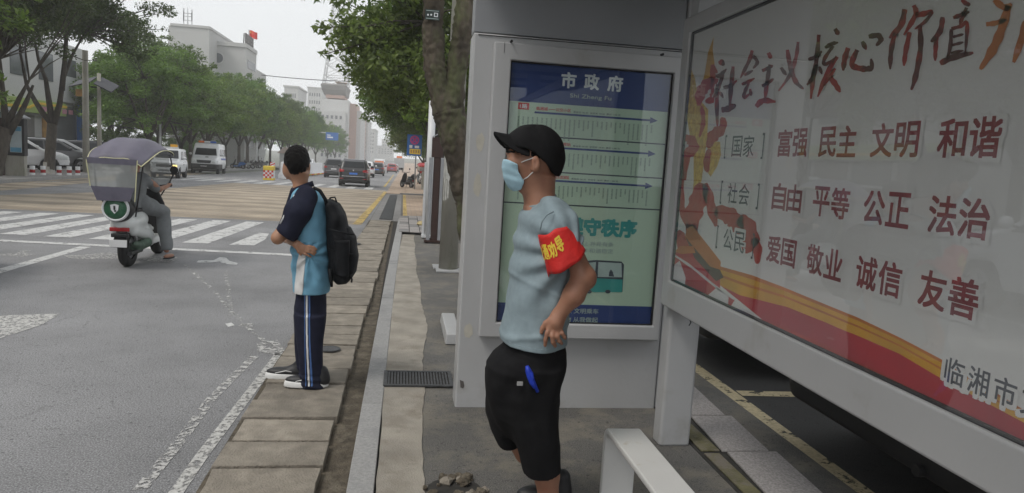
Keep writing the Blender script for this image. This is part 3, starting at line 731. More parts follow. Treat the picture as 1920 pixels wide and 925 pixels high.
def onb(p): q = onx(p[0], p[1], BX); return min(q[1], 3.696), min(max(q[2], 1.028), 2.34)
def bpoly(name, pts, m, lay):
    P = [onb(p) for p in pts]; return G().add([(BX - .00016 * lay, y, z) for y, z in P], [tuple(range(len(P)))]).build(name, m, PO)
def catmull(P, n=5):
    P = [np.array(p, float) for p in P]; Q = [P[0]] + P + [P[-1]]; out = []
    for i in range(1, len(Q) - 2):
        for k in range(n):
            t = k / n; a, b, c, d = Q[i - 1:i + 3]
            out.append(.5 * ((2 * b) + (-a + c) * t + (2 * a - 5 * b + 4 * c - d) * t * t + (-a + 3 * b - 3 * c + d) * t ** 3))
    out.append(P[-1]); return out
def brush(pts, w_, m, lay, conv=z1, name='title_stroke', taper=(.75, .35)):
    C = catmull(pts); n = len(C); L, R_ = [], []
    for i, p in enumerate(C):
        d = C[min(i + 1, n - 1)] - C[max(i - 1, 0)]; d = d / (np.linalg.norm(d) + 1e-9); nn = np.array([-d[1], d[0]]); t = i / (n - 1)
        e = taper[0] + (1 - taper[0]) * min(1, t * 4) if t < .5 else taper[1] + (1 - taper[1]) * min(1, (1 - t) * 3.2)
        ww = w_ / 2 * e * (1 + .14 * math.sin(i * 1.7 + pts[0][0]))
        L.append(p + nn * ww); R_.append(p - nn * ww)
    P = [onb(conv(*q)) for q in L + R_[::-1]]
    f = [(i, i + 1, 2 * n - 2 - i, 2 * n - 1 - i) for i in range(n - 1)]
    me = G().add([(BX - .00016 * lay, y, z) for y, z in P], f); return me.build(name, m, PO)
mat('poster_red', (.50, .022, .04), .45, .25, 2.5); mat('poster_red2', (.50, .045, .03), .45, .2, 3); mat('poster_gold', (.75, .40, .03), .45, .2, 5); mat('poster_orange', (.62, .20, .03), .45, .2, 4)
mat('poster_yellow', (.78, .55, .10), .45, .25, 30, col2=(.60, .36, .06), patch=(.5, .55), psc=40); mat('poster_brown', (.10, .045, .03), .5, .3, 8)
mat('title_ink', (.10, .02, .02), .45, .3, 3, col2=(.42, .03, .03), patch=(.46, .56), psc=7); mat('title_orange', (.60, .20, .06), .45, .3, 6); mat('print_maroon', (.26, .03, .04), .45, .25, 12)
mat('poster_halo', (.815, .815, .80), .5, .02); mat('poster_white', (.72, .70, .72), .5, .1, 8)
# sweeping ribbon along the foot
Zt = [z2(300, 545), z2(460, 590), z2(620, 650), z2(840, 740), z2(950, 785), z3(930, 90), z3(1130, 185), z3(1330, 290), z3(1723, 530), (2030, 850), (2150, 960)]
Zm = [z2(300, 640), z2(400, 690), z2(640, 750), z2(840, 830), z2(920, 865), z3(930, 175), z3(1130, 262), z3(1330, 380), z3(1723, 590), (2030, 880), (2150, 1010)]
def strip(name, A, B, m, lay):
    PA, PB = [onb(p) for p in A], [onb(p) for p in B]; n = len(A)
    G().add([(BX - .00016 * lay, y, z) for y, z in PA + PB], [(i, i + 1, n + i + 1, n + i) for i in range(n - 1)]).build(name, m, PO)
foot = [(p[0], 1500) for p in Zm]
strip('ribbon_print', Zm, foot, 'poster_red', 1); strip('ribbon_print', Zt, Zm, 'poster_gold', 2)
mid = lambda A, B, t: [(a[0] + (b[0] - a[0]) * t, a[1] + (b[1] - a[1]) * t) for a, b in zip(A, B)]
strip('ribbon_print', mid(Zt, Zm, -.02), mid(Zt, Zm, .16), 'poster_orange', 3); strip('ribbon_print', mid(Zt, Zm, .42), mid(Zt, Zm, .54), 'poster_orange', 3)
low = [(p[0], p[1] + 34 + i * 3) for i, p in enumerate(Zm)]
strip('ribbon_print', low, [(p[0], p[1] + 18) for p in low], 'poster_red2', 3)
# column, flame, ribbons and gate roof on the left
bpoly('column_print', [z1(*p) for p in ((130, 370), (150, 350), (172, 400), (180, 450), (205, 520), (240, 560), (235, 700), (215, 850), (205, 925))] + [z2(180, 160), z2(160, 170)] + [z1(*p) for p in ((165, 925), (165, 800), (140, 660), (122, 600), (126, 480))], 'poster_yellow', 2)
bpoly('column_print', [z1(*p) for p in ((240, 715), (300, 725), (305, 790), (285, 850), (252, 903), (228, 870), (235, 780))], 'poster_yellow', 3)
bpoly('flame_print', [z1(*p) for p in ((268, 188), (262, 250), (272, 330), (250, 400), (230, 440), (205, 440), (222, 370), (238, 270))], 'poster_gold', 2)
for pts, w_ in (([(265, 400), (225, 440), (200, 480), (192, 540)], 56), ([(262, 330), (275, 430), (268, 500), (225, 520)], 48), ([(318, 600), (300, 660), (262, 700), (238, 755)], 58), ([(112, 700), (150, 715), (165, 760), (128, 800), (118, 920)], 52), ([(245, 760), (232, 830), (235, 880)], 34), ([(205, 540), (215, 620), (195, 700)], 22)): brush(pts, w_, 'poster_red2', 4, z1, 'ribbon_print', (.4, .3))
for pts, w_ in (([(108, 0), (100, 120), (108, 260), (140, 360)], 32), ([(212, 120), (190, 200), (165, 280), (150, 400)], 88), ([(222, 120), (250, 220), (280, 340)], 50), ([(275, 255), (345, 285), (380, 320), (400, 380)], 86), ([(395, 295), (440, 340), (455, 420), (400, 470)], 84), ([(470, 400), (490, 450), (490, 530)], 46), ([(80, 360), (110, 430), (150, 470)], 60), ([(150, 330), (185, 420), (240, 480)], 50)): brush(pts, w_, 'poster_red2', 4, z2, 'ribbon_print', (.5, .3))
bpoly('gate_print', [z2(*p) for p in ((70, 470), (165, 470), (300, 610), (300, 660), (375, 715), (350, 775), (200, 680), (50, 610))], 'poster_red', 5)
bpoly('gate_print', [z2(*p) for p in ((130, 350), (160, 335), (305, 520), (300, 560), (250, 545), (120, 400))], 'poster_orange', 6)
bpoly('gate_print', [z2(*p) for p in ((125, 395), (250, 545), (300, 560), (318, 600), (280, 620), (170, 500))], 'poster_brown', 7)
bpoly('gate_print', [z2(*p) for p in ((60, 462), (95, 440), (165, 440), (175, 475), (100, 482))], 'poster_orange', 8)
brush([(58, 480), (160, 550), (270, 640), (370, 712)], 12, 'poster_white', 9, z2, 'gate_print')
bpoly('flower_print', [z2(*p) for p in ((50, 530), (95, 515), (125, 600), (120, 660), (52, 620))], 'poster_white', 9)
bpoly('flower_print', [z2(*p) for p in ((240, 690), (285, 650), (345, 700), (340, 765), (240, 705))], 'poster_white', 9)
# title in brush writing
T = 'title_ink'
strokes = [ # hand written characters, one list per character
 ([(300, 308), (322, 335)], 22), ([(278, 388), (300, 385), (335, 352)], 15), ([(318, 365), (300, 430), (268, 500)], 15), ([(288, 430), (285, 540), (288, 645)], 16), ([(300, 470), (318, 500)], 12), ([(318, 448), (350, 440), (388, 412)], 15), ([(368, 340), (358, 440), (350, 550)], 17), ([(308, 562), (345, 555), (382, 535)], 24),
 ([(466, 258), (450, 310), (405, 400)], 15), ([(470, 285), (492, 318), (470, 350)], 14), ([(425, 385), (470, 360)], 12), ([(412, 432), (440, 420), (478, 400)], 13), ([(448, 425), (428, 470), (425, 498), (466, 470)], 14), ([(455, 455), (460, 490)], 12),
 ([(548, 270), (562, 300)], 17), ([(515, 362), (545, 350), (572, 335)], 14), ([(515, 440), (545, 425), (575, 402)], 14), ([(556, 330), (540, 430), (530, 520)], 16), ([(486, 545), (520, 515), (585, 520)], 22),
 ([(612, 345), (640, 385)], 15), ([(700, 215), (690, 290), (660, 380), (600, 465)], 15), ([(645, 255), (662, 350), (690, 420), (728, 455)], 19),
 ([(752, 305), (790, 290), (822, 262)], 15), ([(806, 178), (795, 300), (775, 420), (765, 505)], 18), ([(795, 330), (770, 400), (745, 435)], 14), ([(808, 340), (822, 380)], 13), ([(888, 148), (908, 178)], 19), ([(838, 245), (870, 225), (905, 218)], 15), ([(880, 235), (835, 300), (838, 330), (885, 300)], 15), ([(900, 290), (850, 370), (800, 495)], 18), ([(890, 350), (830, 440)], 13), ([(862, 395), (890, 430), (915, 472)], 22),
 ([(956, 245), (938, 300), (930, 362)], 22), ([(1002, 255), (975, 330), (1030, 352), (1075, 345), (1072, 300)], 24), ([(1028, 212), (1048, 255)], 18), ([(1060, 188), (1108, 182), (1122, 205), (1098, 235)], 22),
 ([(1245, 48), (1225, 130), (1165, 195)], 24), ([(1195, 170), (1175, 260), (1170, 355)], 20), ([(1290, 28), (1300, 75), (1240, 180)], 20), ([(1300, 78), (1340, 72), (1388, 55)], 22), ([(1388, 60), (1350, 110), (1295, 150)], 14), ([(1270, 165), (1250, 260), (1240, 338)], 20), ([(1322, 130), (1325, 250), (1300, 390), (1278, 460)], 22),
 ([(1438, 88), (1425, 160), (1378, 215)], 22), ([(1408, 190), (1402, 250), (1400, 312)], 18), ([(1535, 0), (1562, 22), (1580, 20)], 18), ([(1492, 92), (1530, 78), (1575, 62)], 17), ([(1560, 40), (1540, 90), (1525, 125)], 16), ([(1482, 150), (1478, 230), (1462, 305)], 16), ([(1482, 148), (1530, 135), (1562, 118), (1560, 200), (1552, 280)], 16), ([(1490, 190), (1545, 175)], 12), ([(1485, 232), (1545, 216)], 12), ([(1480, 272), (1545, 258)], 12), ([(1425, 325), (1490, 295), (1595, 270)], 24)]
for pts, w_ in strokes: brush(pts, w_ * 1.9, 'poster_halo', 10, z1, 'title_halo', (.9, .6))
for pts, w_ in strokes: brush(pts, w_ * 1.3, T, 12)
for pts, w_ in [([(1700, 0), (1755, 40), (1790, 20)], 34), ([(1660, 125), (1710, 118), (1765, 100)], 26), ([(1775, 30), (1735, 160), (1690, 260), (1630, 355)], 46), ([(1990, -60), (1900, 60), (1860, 150), (1800, 320)], 50), ([(1880, -30), (1960, -40), (1990, 180)], 34), ([(1900, 200), (1990, 330)], 40)]: brush(pts, w_, 'title_orange', 12)
UY = (0, -1, 0)
def ptxt(body, u0, z0, wd, ht, m, halo=True, weight=.0145, lay=16):
    if halo: letter('lettering_halo', body, ht + .016, wd + .016, (BX - .00016 * 14, 3.8 - u0 + .008, z0 - .008), UY, UZ, 'poster_halo', PO, weight + .03)
    letter('lettering', body, ht, wd, (BX - .00016 * lay, 3.8 - u0, z0), UY, UZ, m, PO, weight)
for row, (tagw, words) in enumerate([('国家', ('富强', '民主', '文明', '和谐')), ('社会', ('自由', '平等', '公正', '法治')), ('公民', ('爱国', '敬业', '诚信', '友善'))]):
    zb = 1.701 - .209 * row - .001 * row
    ptxt('[', .603, zb - .012, .016, .108, 'print_dark', False, .0); ptxt(']', .955, zb - .012, .016, .108, 'print_dark', False, .0)
    ptxt(tagw[0], .680, zb - .003, .095, .092, 'print_dark', True, .004); ptxt(tagw[1], .790, zb - .003, .098, .092, 'print_dark', True, .004)
    for k, wd in enumerate(words):
        u = 1.087 + .293 * k
        ptxt(wd[0], u, zb, .1, .102, 'print_maroon'); ptxt(wd[1], u + .113, zb, .1, .102, 'print_maroon')
for k, ch in enumerate('临湘市文明办'): ptxt(ch, 2.10 + .082 * k, 1.098, .066, .068, 'print_dark', True, .008)
glassmat('poster_glass', (.96, .965, .965), 1.6, haze=.05, hazecol=(.6, .6, .6))
G().box((1.4600, -.655, 1.03), (1.4625, 3.695, 2.338)).build('poster_glass', 'poster_glass', S)

# bench: one bent metal band
B = thing('bench', 'narrow grey white bent metal bench with rounded corner beside the poster panel', 'bench', (1.03, 2.2, .056))
def band(off):
    r = .07; P = [(3.075 - off, .056)]
    for k in range(7): a = k / 6 * math.pi / 2; P.append((3.075 - r + (r - off) * math.cos(a), .45 - r + (r - off) * math.sin(a)))
    for k in range(7): a = math.pi / 2 + k / 6 * math.pi / 2; P.append((1.05 + r + (r - off) * math.cos(a), .45 - r + (r - off) * math.sin(a)))
    P.append((1.05 + off, .056)); return P
o_, i_ = band(0), band(.03)
g = G(); n = len(o_); v = []
for x in (.957, 1.112):
    v += [(x, y, z) for y, z in o_] + [(x, y, z) for y, z in i_]
f = []
for k in range(n - 1):
    a, b, c, d = k, k + 1, n + k + 1, n + k; m0 = 2 * n
    f += [(a, b, c, d), (m0 + a, m0 + d, m0 + c, m0 + b), (a, m0 + a, m0 + b, b), (d, c, m0 + c, m0 + d)]
g.add(v, f); g.build('seat_band', 'bench_paint', B, bevel=.008)
for y0 in (1.05, 3.02): G().box((.95, y0, .057), (1.12, y0 + .055, .064)).build('base_plate', 'steel', B)

# other street pieces near the shelter
mat('concrete_pole', (.33, .32, .28), .9, .15, 6, .3, 60, col2=(.24, .24, .19), patch=(.5, .65), psc=3, stretch=(1, 1, .3)); mat('limewash', (.55, .55, .52), .9, .2, 14)
t = thing('utility_pole', 'thick round concrete pole with whitewash patches behind the shelter end wall', 'pole', (.675, 9.95, .06))
G().tube([(.675, 9.95, .06), (.672, 9.95, 3.), (.668, 9.95, 7.4)], [.132, .12, .10], 20).build('shaft', 'concrete_pole', t, smooth=True)
g = G(); r_ = random.Random(2)
for a0, a1, zz0, zz1 in ((3.2, 4.6, 1.3, 1.62), (3.5, 4.3, 1.05, 1.32)):
    n = 8; g.add([(.675 + .128 * math.cos(a0 + (a1 - a0) * k / n), 9.95 + .128 * math.sin(a0 + (a1 - a0) * k / n), zz0 + r_.uniform(-.04, .04)) for k in range(n + 1)] + [(.675 + .127 * math.cos(a0 + (a1 - a0) * k / n), 9.95 + .127 * math.sin(a0 + (a1 - a0) * k / n), zz1 + r_.uniform(-.03, .03)) for k in range(n + 1)], [(k, k + 1, n + 2 + k, n + 1 + k) for k in range(n)])
g.build('whitewash', 'limewash', t)
G().box((.50, 9.7, .058), (.86, 9.98, .085)).box((.47, 9.98, .058), (.60, 10.3, .084)).build('base_plate', 'shelter_paint', t, bevel=.005)
o = G().box((.405, 5.9, .06), (.55, 6.75, .15), taper=.012).build('base_block', 'shelter_paint', bevel=.01); tag(o, 'low white metal base block standing left of the shelter end wall', 'metal base')
mat('brown_metal', (.045, .022, .018), .4, .15, 10); mat('grey_metal', (.33, .34, .36), .4, .1, 8, metal=.3)
t = thing('info_pillar', 'dark brown metal pillar between two grey columns with a slanted top', 'pillar', (.60, 13.2, .06))
G().box((.545, 13.16, .06), (.665, 13.30, 1.93)).build('panel', 'brown_metal', t, bevel=.006)
G().box((.50, 13.15, 1.60), (.70, 13.32, 1.96)).build('head', 'brown_metal', t, bevel=.006)
for x in (.465, .668): G().box((x, 13.14, .07), (x + .06, 13.34, 1.60)).build('column', 'grey_metal', t, bevel=.01)
G().box((.43, 13.1, .06), (.78, 13.4, .10)).build('base_plate', 'brown_metal', t)
G().prism([(.50, 13.15, 1.975), (.70, 13.15, 2.09), (.71, 13.15, 2.075), (.51, 13.15, 1.96)], (0, .2, 0)).build('cap', 'grey_metal', t)
mat('white_metal', (.62, .63, .64), .4, .06, 5)
t = thing('white_mast', 'tall white metal mast standing just behind the brown pillar', 'mast', (.47, 14.0, .06))
G().tube([(.505, 14., .06), (.505, 14., 2.66)], [.075, .07], 14).build('tube', 'white_metal', t, smooth=True)
G().box((.405, 13.95, .06), (.445, 14.05, 1.5)).build('fin', 'white_metal', t); G().box((.40, 13.9, .055), (.62, 14.15, .10)).build('foot', 'white_metal', t)

# ================================================================ PEOPLE
mat('skin_tan', (.33, .165, .105), .5, .12, 12, .06, 300, sub=.12, col2=(.29, .125, .08), patch=(.5, .75), psc=10)
mat('skin_light', (.36, .19, .115), .5, .12, 12, .06, 300, sub=.12)
mat('hair_black', (.010, .009, .009), .55, .4, 60, .8, 220, spec=.15)
mat('cloth_greyblue', (.225, .29, .32), .85, .08, 40, .12, 350)
mat('cloth_black', (.0085, .0085, .0095), .85, .2, 30, .15, 300, spec=.15)
mat('cap_black', (.010, .010, .011), .8, .2, 60, .2, 500, spec=.15)
mat('mask_blue', (.38, .58, .68), .8, .06, 30, .1, 300); mat('mask_pale', (.66, .76, .80), .75, .05, 30)
mat('band_red', (.60, .018, .015), .62, .15, 9, .5, 22); mat('band_yellow', (.85, .62, .06), .5, .05)
mat('white_trim', (.62, .62, .61), .7, .08, 20); mat('eye_white', (.6, .58, .55), .25, .02); mat('eye_dark', (.01, .006, .005), .2, .02)
mat('shirt_blue', (.15, .35, .49), .75, .10, 12, .1, 300); mat('navy_knit', (.016, .018, .034), .8, .2, 20, .15, 250, spec=.15)
mat('stripe_blue', (.06, .135, .34), .7, .05); mat('shoe_black', (.012, .012, .014), .5, .2, 30, .1, 200); mat('sole_white', (.66, .66, .65), .6, .08, 20)
mat('pack_black', (.011, .012, .014), .6, .3, 25, .25, 120, spec=.15); mat('lanyard_blue', (.01, .045, .50), .5, .2, 30); mat('logo_grey', (.32, .32, .32), .5)
mat('cloth_grey', (.165, .175, .18), .85, .1, 20, .1, 200)

def W(px_, py_, Y): p = ony(px_, py_, Y); return (float(p[0]), float(Y), float(p[2]))
def prow(py_, xl, xr, Y, ry, dy=0.):
    a, b = ony(xl, py_, Y), ony(xr, py_, Y); return ((a[2] + b[2]) / 2, (a[0] + b[0]) / 2, Y + dy, abs(b[0] - a[0]) / 2, ry)
def above(p, q, k=0.):
    """region above the slanted line p-q seen from the side (XZ)"""
    (x0, z0), (x1, z1) = p, q; n = np.array([-(z1 - z0), x1 - x0]); n = n / np.linalg.norm(n)
    if n[1] < 0: n = -n
    return lambda X, Y, Z: -((X - x0) * n[0] + (Z - z0) * n[1])
def neg(f): return lambda X, Y, Z: -f(X, Y, Z)
def bb(prims, m=.04):
    ps = [p[0] if isinstance(p, tuple) else p for p in prims]
    return [min(p.lo[i] for p in ps) - m for i in range(3)], [max(p.hi[i] for p in ps) + m for i in range(3)]

# ---------------------------------------------------------------- man with the red armband (faces the road, his left side to us)
YM = 2.95; YL = 2.755
man = thing('person', 'man in black cap, face mask, grey blue t-shirt and black shorts with red armband', 'person', (.66, YM, .06))
sh_l = W(1046, 408, YL + .03); elb = W(1093, 517, YL - .02); wri = W(1047, 592, YL - .005)
H0 = W(1003, 300, YM)
skull = [(ell(W(1001, 292, YM), (.098, .078, .112)), 0), (ell(W(987, 322, YM), (.062, .058, .066)), .04), (cap(W(981, 342, YM), W(1010, 338, YM), .034, .042), .035),
         (ell(W(959, 297, YM), (.012, .040, .02)), .02), (cap(W(956, 296, YM), W(951.5, 309, YM), .008, .011), .012), (ell(W(965, 320, YM), (.026, .033, .03)), .02), (ell(W(957, 287, YM), (.018, .05, .010)), .015),
         (ell(W(967, 306, YM - .045), (.03, .02, .022)), .03)]
ear = [(ell(W(1005, 308, YM - .086), (.019, .012, .034), 0, -.15), .004), (ell(W(1001, 318, YM - .083), (.012, .010, .012)), .004)]
neck = [(stack([prow(330, 984, 1040, YM, .062), prow(362, 980, 1040, YM, .062), prow(385, 983, 1045, YM, .070), prow(402, 984, 1060, YM, .10)]), .03)]
core = [(stack([prow(398, 990, 1050, YM, .15), prow(470, 972, 1065, YM, .16), prow(640, 950, 1050, YM, .14), prow(700, 955, 1050, YM, .13)]), .04)]
arm = [(cap(W(1050, 416, YL + .03), elb, .040, .041), .02), (cap(elb, W(1076, 553, YL - .02), .043, .041), .02), (cap(W(1076, 553, YL - .02), wri, .041, .026), .025), (ell(W(1104, 525, YL - .02), (.026, .030, .030)), .03)]
def finger(pts, r0, r1): return [(cap(pts[i], pts[i + 1], r0 + (r1 - r0) * i / (len(pts) - 1), r0 + (r1 - r0) * (i + 1) / (len(pts) - 1)), .006) for i in range(len(pts) - 1)]
yh = YL - .012
hand = [(cap(wri, W(1042, 604, yh), .026, .029), .02), (ell(W(1040, 610, yh), (.033, .016, .036), 0, .25), .015)]
hand += finger([W(1031, 612, yh - .006), W(1026, 625, yh - .012), W(1023, 637, yh - .010), W(1022, 648, yh - .002)], .0100, .0076)       # index pointing down the hip
hand += finger([W(1037, 619, yh - .008), W(1035.5, 631, yh - .020), W(1037, 642, yh - .018), W(1041, 649, yh - .006)], .0100, .0078)
hand += finger([W(1044, 620, yh - .006), W(1045, 631, yh - .020), W(1049, 640, yh - .016), W(1053, 644, yh - .004)], .0096, .0076)
hand += finger([W(1050, 616, yh - .002), W(1054, 625, yh - .014), W(1058, 632, yh - .010), W(1060, 635, yh)], .0086, .0070)
hand += finger([W(1032, 600, yh - .002), W(1023, 606, yh + .004), W(1017, 616, yh + .008), W(1015, 624, yh + .010)], .0112, .0082)           # thumb
hand = [(p[0], min(p[1], .012) if i > 1 else p[1]) for i, p in enumerate(hand)]
arm2 = [(cap(W(1010, 410, YM + .19), W(1016, 500, YM + .24), .048, .04), .04), (cap(W(1016, 500, YM + .24), W(1000, 580, YM + .21), .04, .028), .02), (ell(W(998, 594, YM + .2), (.03, .02, .045)), .02)]
zt = lambda z: z
legs = []
nx, ny = 1022, YM - .085       # near (standing) leg
legs += [(cap(W(1012, 690, ny), W(1012, 815, ny), .085, .058), .03), (cap(W(1012, 815, ny), (W(1026, 880, ny)[0], ny, .30), .058, .052), .03), (cap((W(1026, 880, ny)[0], ny, .30), (W(1030, 925, ny)[0] + .005, ny, .15), .052, .040), .02)]
ax_ = W(1030, 925, ny)[0] + .005
legs += [(cap((ax_, ny, .15), (ax_ - .02, ny, .10), .040, .038), .02), (ell((ax_ - .06, ny, .085), (.10, .042, .03)), .03)]
fy = YM + .10                  # far leg, knee bent forward
legs += [(cap(W(1000, 690, fy), W(944, 790, fy), .085, .055), .03), (cap(W(944, 790, fy), W(985, 850, fy + .05), .050, .044), .03), (cap(W(985, 850, fy + .05), (W(1048, 900, fy)[0], fy + .06, .16), .044, .034), .02), (ell((W(1048, 900, fy)[0] - .01, fy + .06, .088), (.10, .042, .03)), .03)]
prims = skull + ear + neck + core + arm + arm2 + hand + legs
lo, hi = bb(prims); lo[2] = .058
Fb = Field(lo, hi, .0055)
for p in prims: Fb.add(*p)
# hollow of the ear, eye socket
e_ = ell(W(1003.5, 306, YM - .100), (.010, .009, .020)); Fb.D = np.maximum(Fb.D, -e_(Fb.X, Fb.Y, Fb.Z)).astype(np.float32)
body = Fb.build('body', 'skin_tan', man)
G().lathe([(.0, -.011), (.008, -.008), (.011, 0), (.008, .008), (0, .011)], W(957.5, 295.5, YM - .030), n=12).build('eye', 'eye_white', man, smooth=True)
G().lathe([(.0, -.006), (.006, 0), (0, .006)], W(955.5, 295.5, YM - .038), n=10).build('iris', 'eye_dark', man, smooth=True)
sdf('eyebrow', [W(948, 288, 0)[0] - .3] * 1 + [0, 0] if False else bb([cap(W(951, 284.5, YM - .035), W(964, 285.5, YM - .058), .005, .004)])[0], bb([cap(W(951, 284.5, YM - .035), W(964, 285.5, YM - .058), .005, .004)])[1], .003, [cap(W(951, 284.5, YM - .035), W(964, 285.5, YM - .058), .006, .0045)], 'hair_black', man)
# cropped hair showing under the cap
hr = ell(W(1004, 293, YM), (.0965, .0800, .1115)); hl, hh = bb([hr])
sdf('hair', hl, hh, .005, [hr], 'hair_black', man, cuts=[above(W(962, 292, YM)[::2], W(1010, 296, YM)[::2]) if False else (lambda X, Y, Z: -(Z - (W(1000, 297, YM)[2] - .0 - .55 * np.maximum(X - W(1012, 300, YM)[0], 0)))), lambda X, Y, Z: -(X - W(985, 290, YM)[0])])
# cap: crown, peak, button, seam strap
cr = [(ell(W(1000, 291, YM), (.1115, .092, .124)), 0), (ell(W(1018, 296, YM), (.090, .090, .114)), .03), (ell(W(985, 280, YM), (.085, .085, .085)), .03)]
lo, hi = bb(cr, .02)
zc_ = lambda X: np.interp(X, [W(u, 300, YM)[0] for u in (930, 962, 980, 996, 1006, 1018, 1030, 1046, 1060)], [W(u, v, YM)[2] for u, v in ((930, 272), (962, 277), (980, 279), (996, 288), (1006, 297), (1018, 306), (1030, 322), (1044, 331), (1060, 330))])
sdf('cap_crown', lo, hi, .004, cr, 'cap_black', man, cuts=[lambda X, Y, Z: (zc_(X) - Z) * .85], ripple=lambda X, Y, Z: .0014 * np.sin(26 * np.arctan2(Y - YM, X - W(1003, 300, YM)[0]) / 4.3 + 0 * Z) + .0008 * np.sin(Z * 90 + X * 60))
def peak(X, Y, Z):
    x0 = W(988, 270, YM)[0]; xt = W(926, 258, YM)[0]; u = (x0 - X) / (x0 - xt); yy = (Y - YM) / .092
    zs = W(960, 262, YM)[2] + .018 * (u - .5) * 1.0 - .070 * yy ** 2 + .014
    return np.maximum(np.abs(Z - zs) - .0055, np.maximum((u ** 2 * .98 + np.abs(yy) ** 2.4) - 1, -u) * .05)
Fp = Field([W(926, 258, YM)[0] - .02, YM - .11, W(960, 308, YM)[2] - .03], [W(990, 258, YM)[0] + .01, YM + .11, W(960, 245, YM)[2] + .02], .0035)
Fp.D = peak(Fp.X, Fp.Y, Fp.Z).astype(np.float32); Fp.build('cap_peak', 'cap_black', man)
bt = ell(W(1003, 238.5, YM), (.009, .009, .005)); sdf('cap_button', *bb([bt]), .003, [bt], 'cap_black', man)
# mask: pleated shell over nose, mouth and chin
Fm = Field([W(930, 300, YM)[0], YM - .10, W(960, 366, YM)[2]], [W(986, 300, YM)[0], YM + .10, W(960, 294, YM)[2]], .0032)
for p in skull: Fm.add(*p)
for p in ((ell(W(958, 316, YM), (.023, .036, .034)), .03), (ell(W(969, 336, YM), (.030, .044, .032)), .04)): Fm.add(*p)
Fm.D = Fm.D - .006 - .0030 * np.abs(((Fm.Z * 30 + Fm.X * 8 + 10.2) % 1) - .5)
mP = [W(*p, YM - .04)[::2] for p in ((934, 300), (950, 299), (968, 308), (970, 322), (981, 340), (977, 356), (966, 360), (940, 352))]
Fm.D = np.maximum(Fm.D, poly2(mP, Fm.X, Fm.Z)).astype(np.float32); Fm.build('mask', 'mask_blue', man)
G().tube([W(967, 309, YM - .050), W(984, 302, YM - .080), W(1001, 296, YM - .087)], .0022, 6).build('mask_loop', 'white_trim', man, smooth=True)
G().tube([W(979, 339, YM - .050), W(990, 332, YM - .074), W(1000, 322, YM - .084), W(1006, 316, YM - .090)], .0022, 6).build('mask_loop', 'white_trim', man, smooth=True)
# t-shirt
tors = stack([prow(378, 1004, 1046, YM, .085), prow(388, 988, 1062, YM, .14), prow(400, 979, 1072, YM, .178), prow(430, 969, 1076, YM, .195), prow(480, 961, 1078, YM, .195), prow(530, 954, 1073, YM, .185), prow(580, 948, 1066, YM, .18), prow(615, 942, 1060, YM, .183), prow(640, 938, 1060, YM, .188), prow(672, 942, 1058, YM, .188)], 2.1)
slv = [(cap(W(1040, 397, YM - .13), W(1052, 425, YL + .012), .062, .064), .05), (cap(W(1052, 425, YL + .01), W(1064, 452, YL - .005), .067, .060), .02), (cap(W(1015, 395, YM + .14), W(1014, 450, YM + .21), .07, .066), .05)]
collar_ring = [(cap(W(986, 386, YM), W(1036, 366, YM), .02, .02), 0)]
n1 = waves(4, 38, .0010, 8, (1, 1, .5)); n2 = waves(9, 75, .0011, 8, (1, 1, .5))
def folds(X, Y, Z):
    ax, az = W(1055, 470, YM)[0], W(1000, 470, YM)[2]; dx, dz = X - ax, az - Z; th = np.arctan2(dx, dz + .02); rr_ = np.sqrt(dx * dx + dz * dz)
    f = .0062 * np.sin(th * 13 + 1.5 * np.sin(rr_ * 9)) * np.exp(-((rr_ - .16) / .15) ** 2)
    low = np.clip((W(1000, 560, YM)[2] - Z) / .15, 0, 1); f = f + .0045 * low * np.sin(X * 52 + 1.4 * np.sin(Z * 14)) - .006 * np.exp(-((Z - ax * 0 - W(1000, 600, YM)[2] - .25 * (X - ax)) / .014) ** 2) - .004 * np.exp(-((Z - W(1000, 545, YM)[2] + .35 * (X - ax)) / .012) ** 2)
    return f + n1(X, Y, Z) + n2(X, Y, Z)
_zs, _zc, _xc, _hw = W(940, 636, YM)[2], W(1004, 664, YM - .188)[2], W(998, 645, YM)[0], .132
hemz = lambda X: _zs + (_zc - _zs) * np.clip(1 - ((X - _xc) / _hw) ** 2, 0, 1)
sl_dir = np.array(W(1068, 462, YL)) - np.array(W(1046, 408, YL)); sl_dir /= np.linalg.norm(sl_dir); sl_p = np.array(W(1066, 456, YL))
prims = [(tors, 0)] + slv
lo, hi = bb(prims, .02)
neckhole = cap(W(1000, 350, YM), W(1018, 383, YM), .066, .070)
tee = sdf('tshirt', lo, hi, .0055, prims, 'cloth_greyblue', man, ripple=folds, cuts=[lambda X, Y, Z: hemz(X) - Z, lambda X, Y, Z: -neckhole(X, Y, Z), lambda X, Y, Z: np.where(Y < YM - .1, np.where(X > W(1020, 300, YM)[0], (X - sl_p[0]) * sl_dir[0] + (Y - sl_p[1]) * sl_dir[1] + (Z - sl_p[2]) * sl_dir[2] - .0, -1), -1) * np.where(Z > W(1000, 520, YM)[2], 1, 0) if False else -1.])
# stitched hem
hp = []
for k in range(33):
    X_ = _xc - _hw * .90 + _hw * 1.80 * k / 32; zz = _zs + (_zc - _zs) * (1 - ((X_ - _xc) / _hw) ** 2) + .018
    # walk the front surface of the shirt at this height
    ys_ = np.linspace(YM - .24, YM - .02, 60); dd = tors(np.full(60, X_), ys_, np.full(60, zz)) + folds(np.full(60, X_), ys_, np.full(60, zz)); j = int(np.argmax(dd < 0)); hp.append((X_, float(ys_[j]) - .001, zz))
G().tube(hp, .0016, 5).build('hem_stitching', 'cloth_greyblue', man)
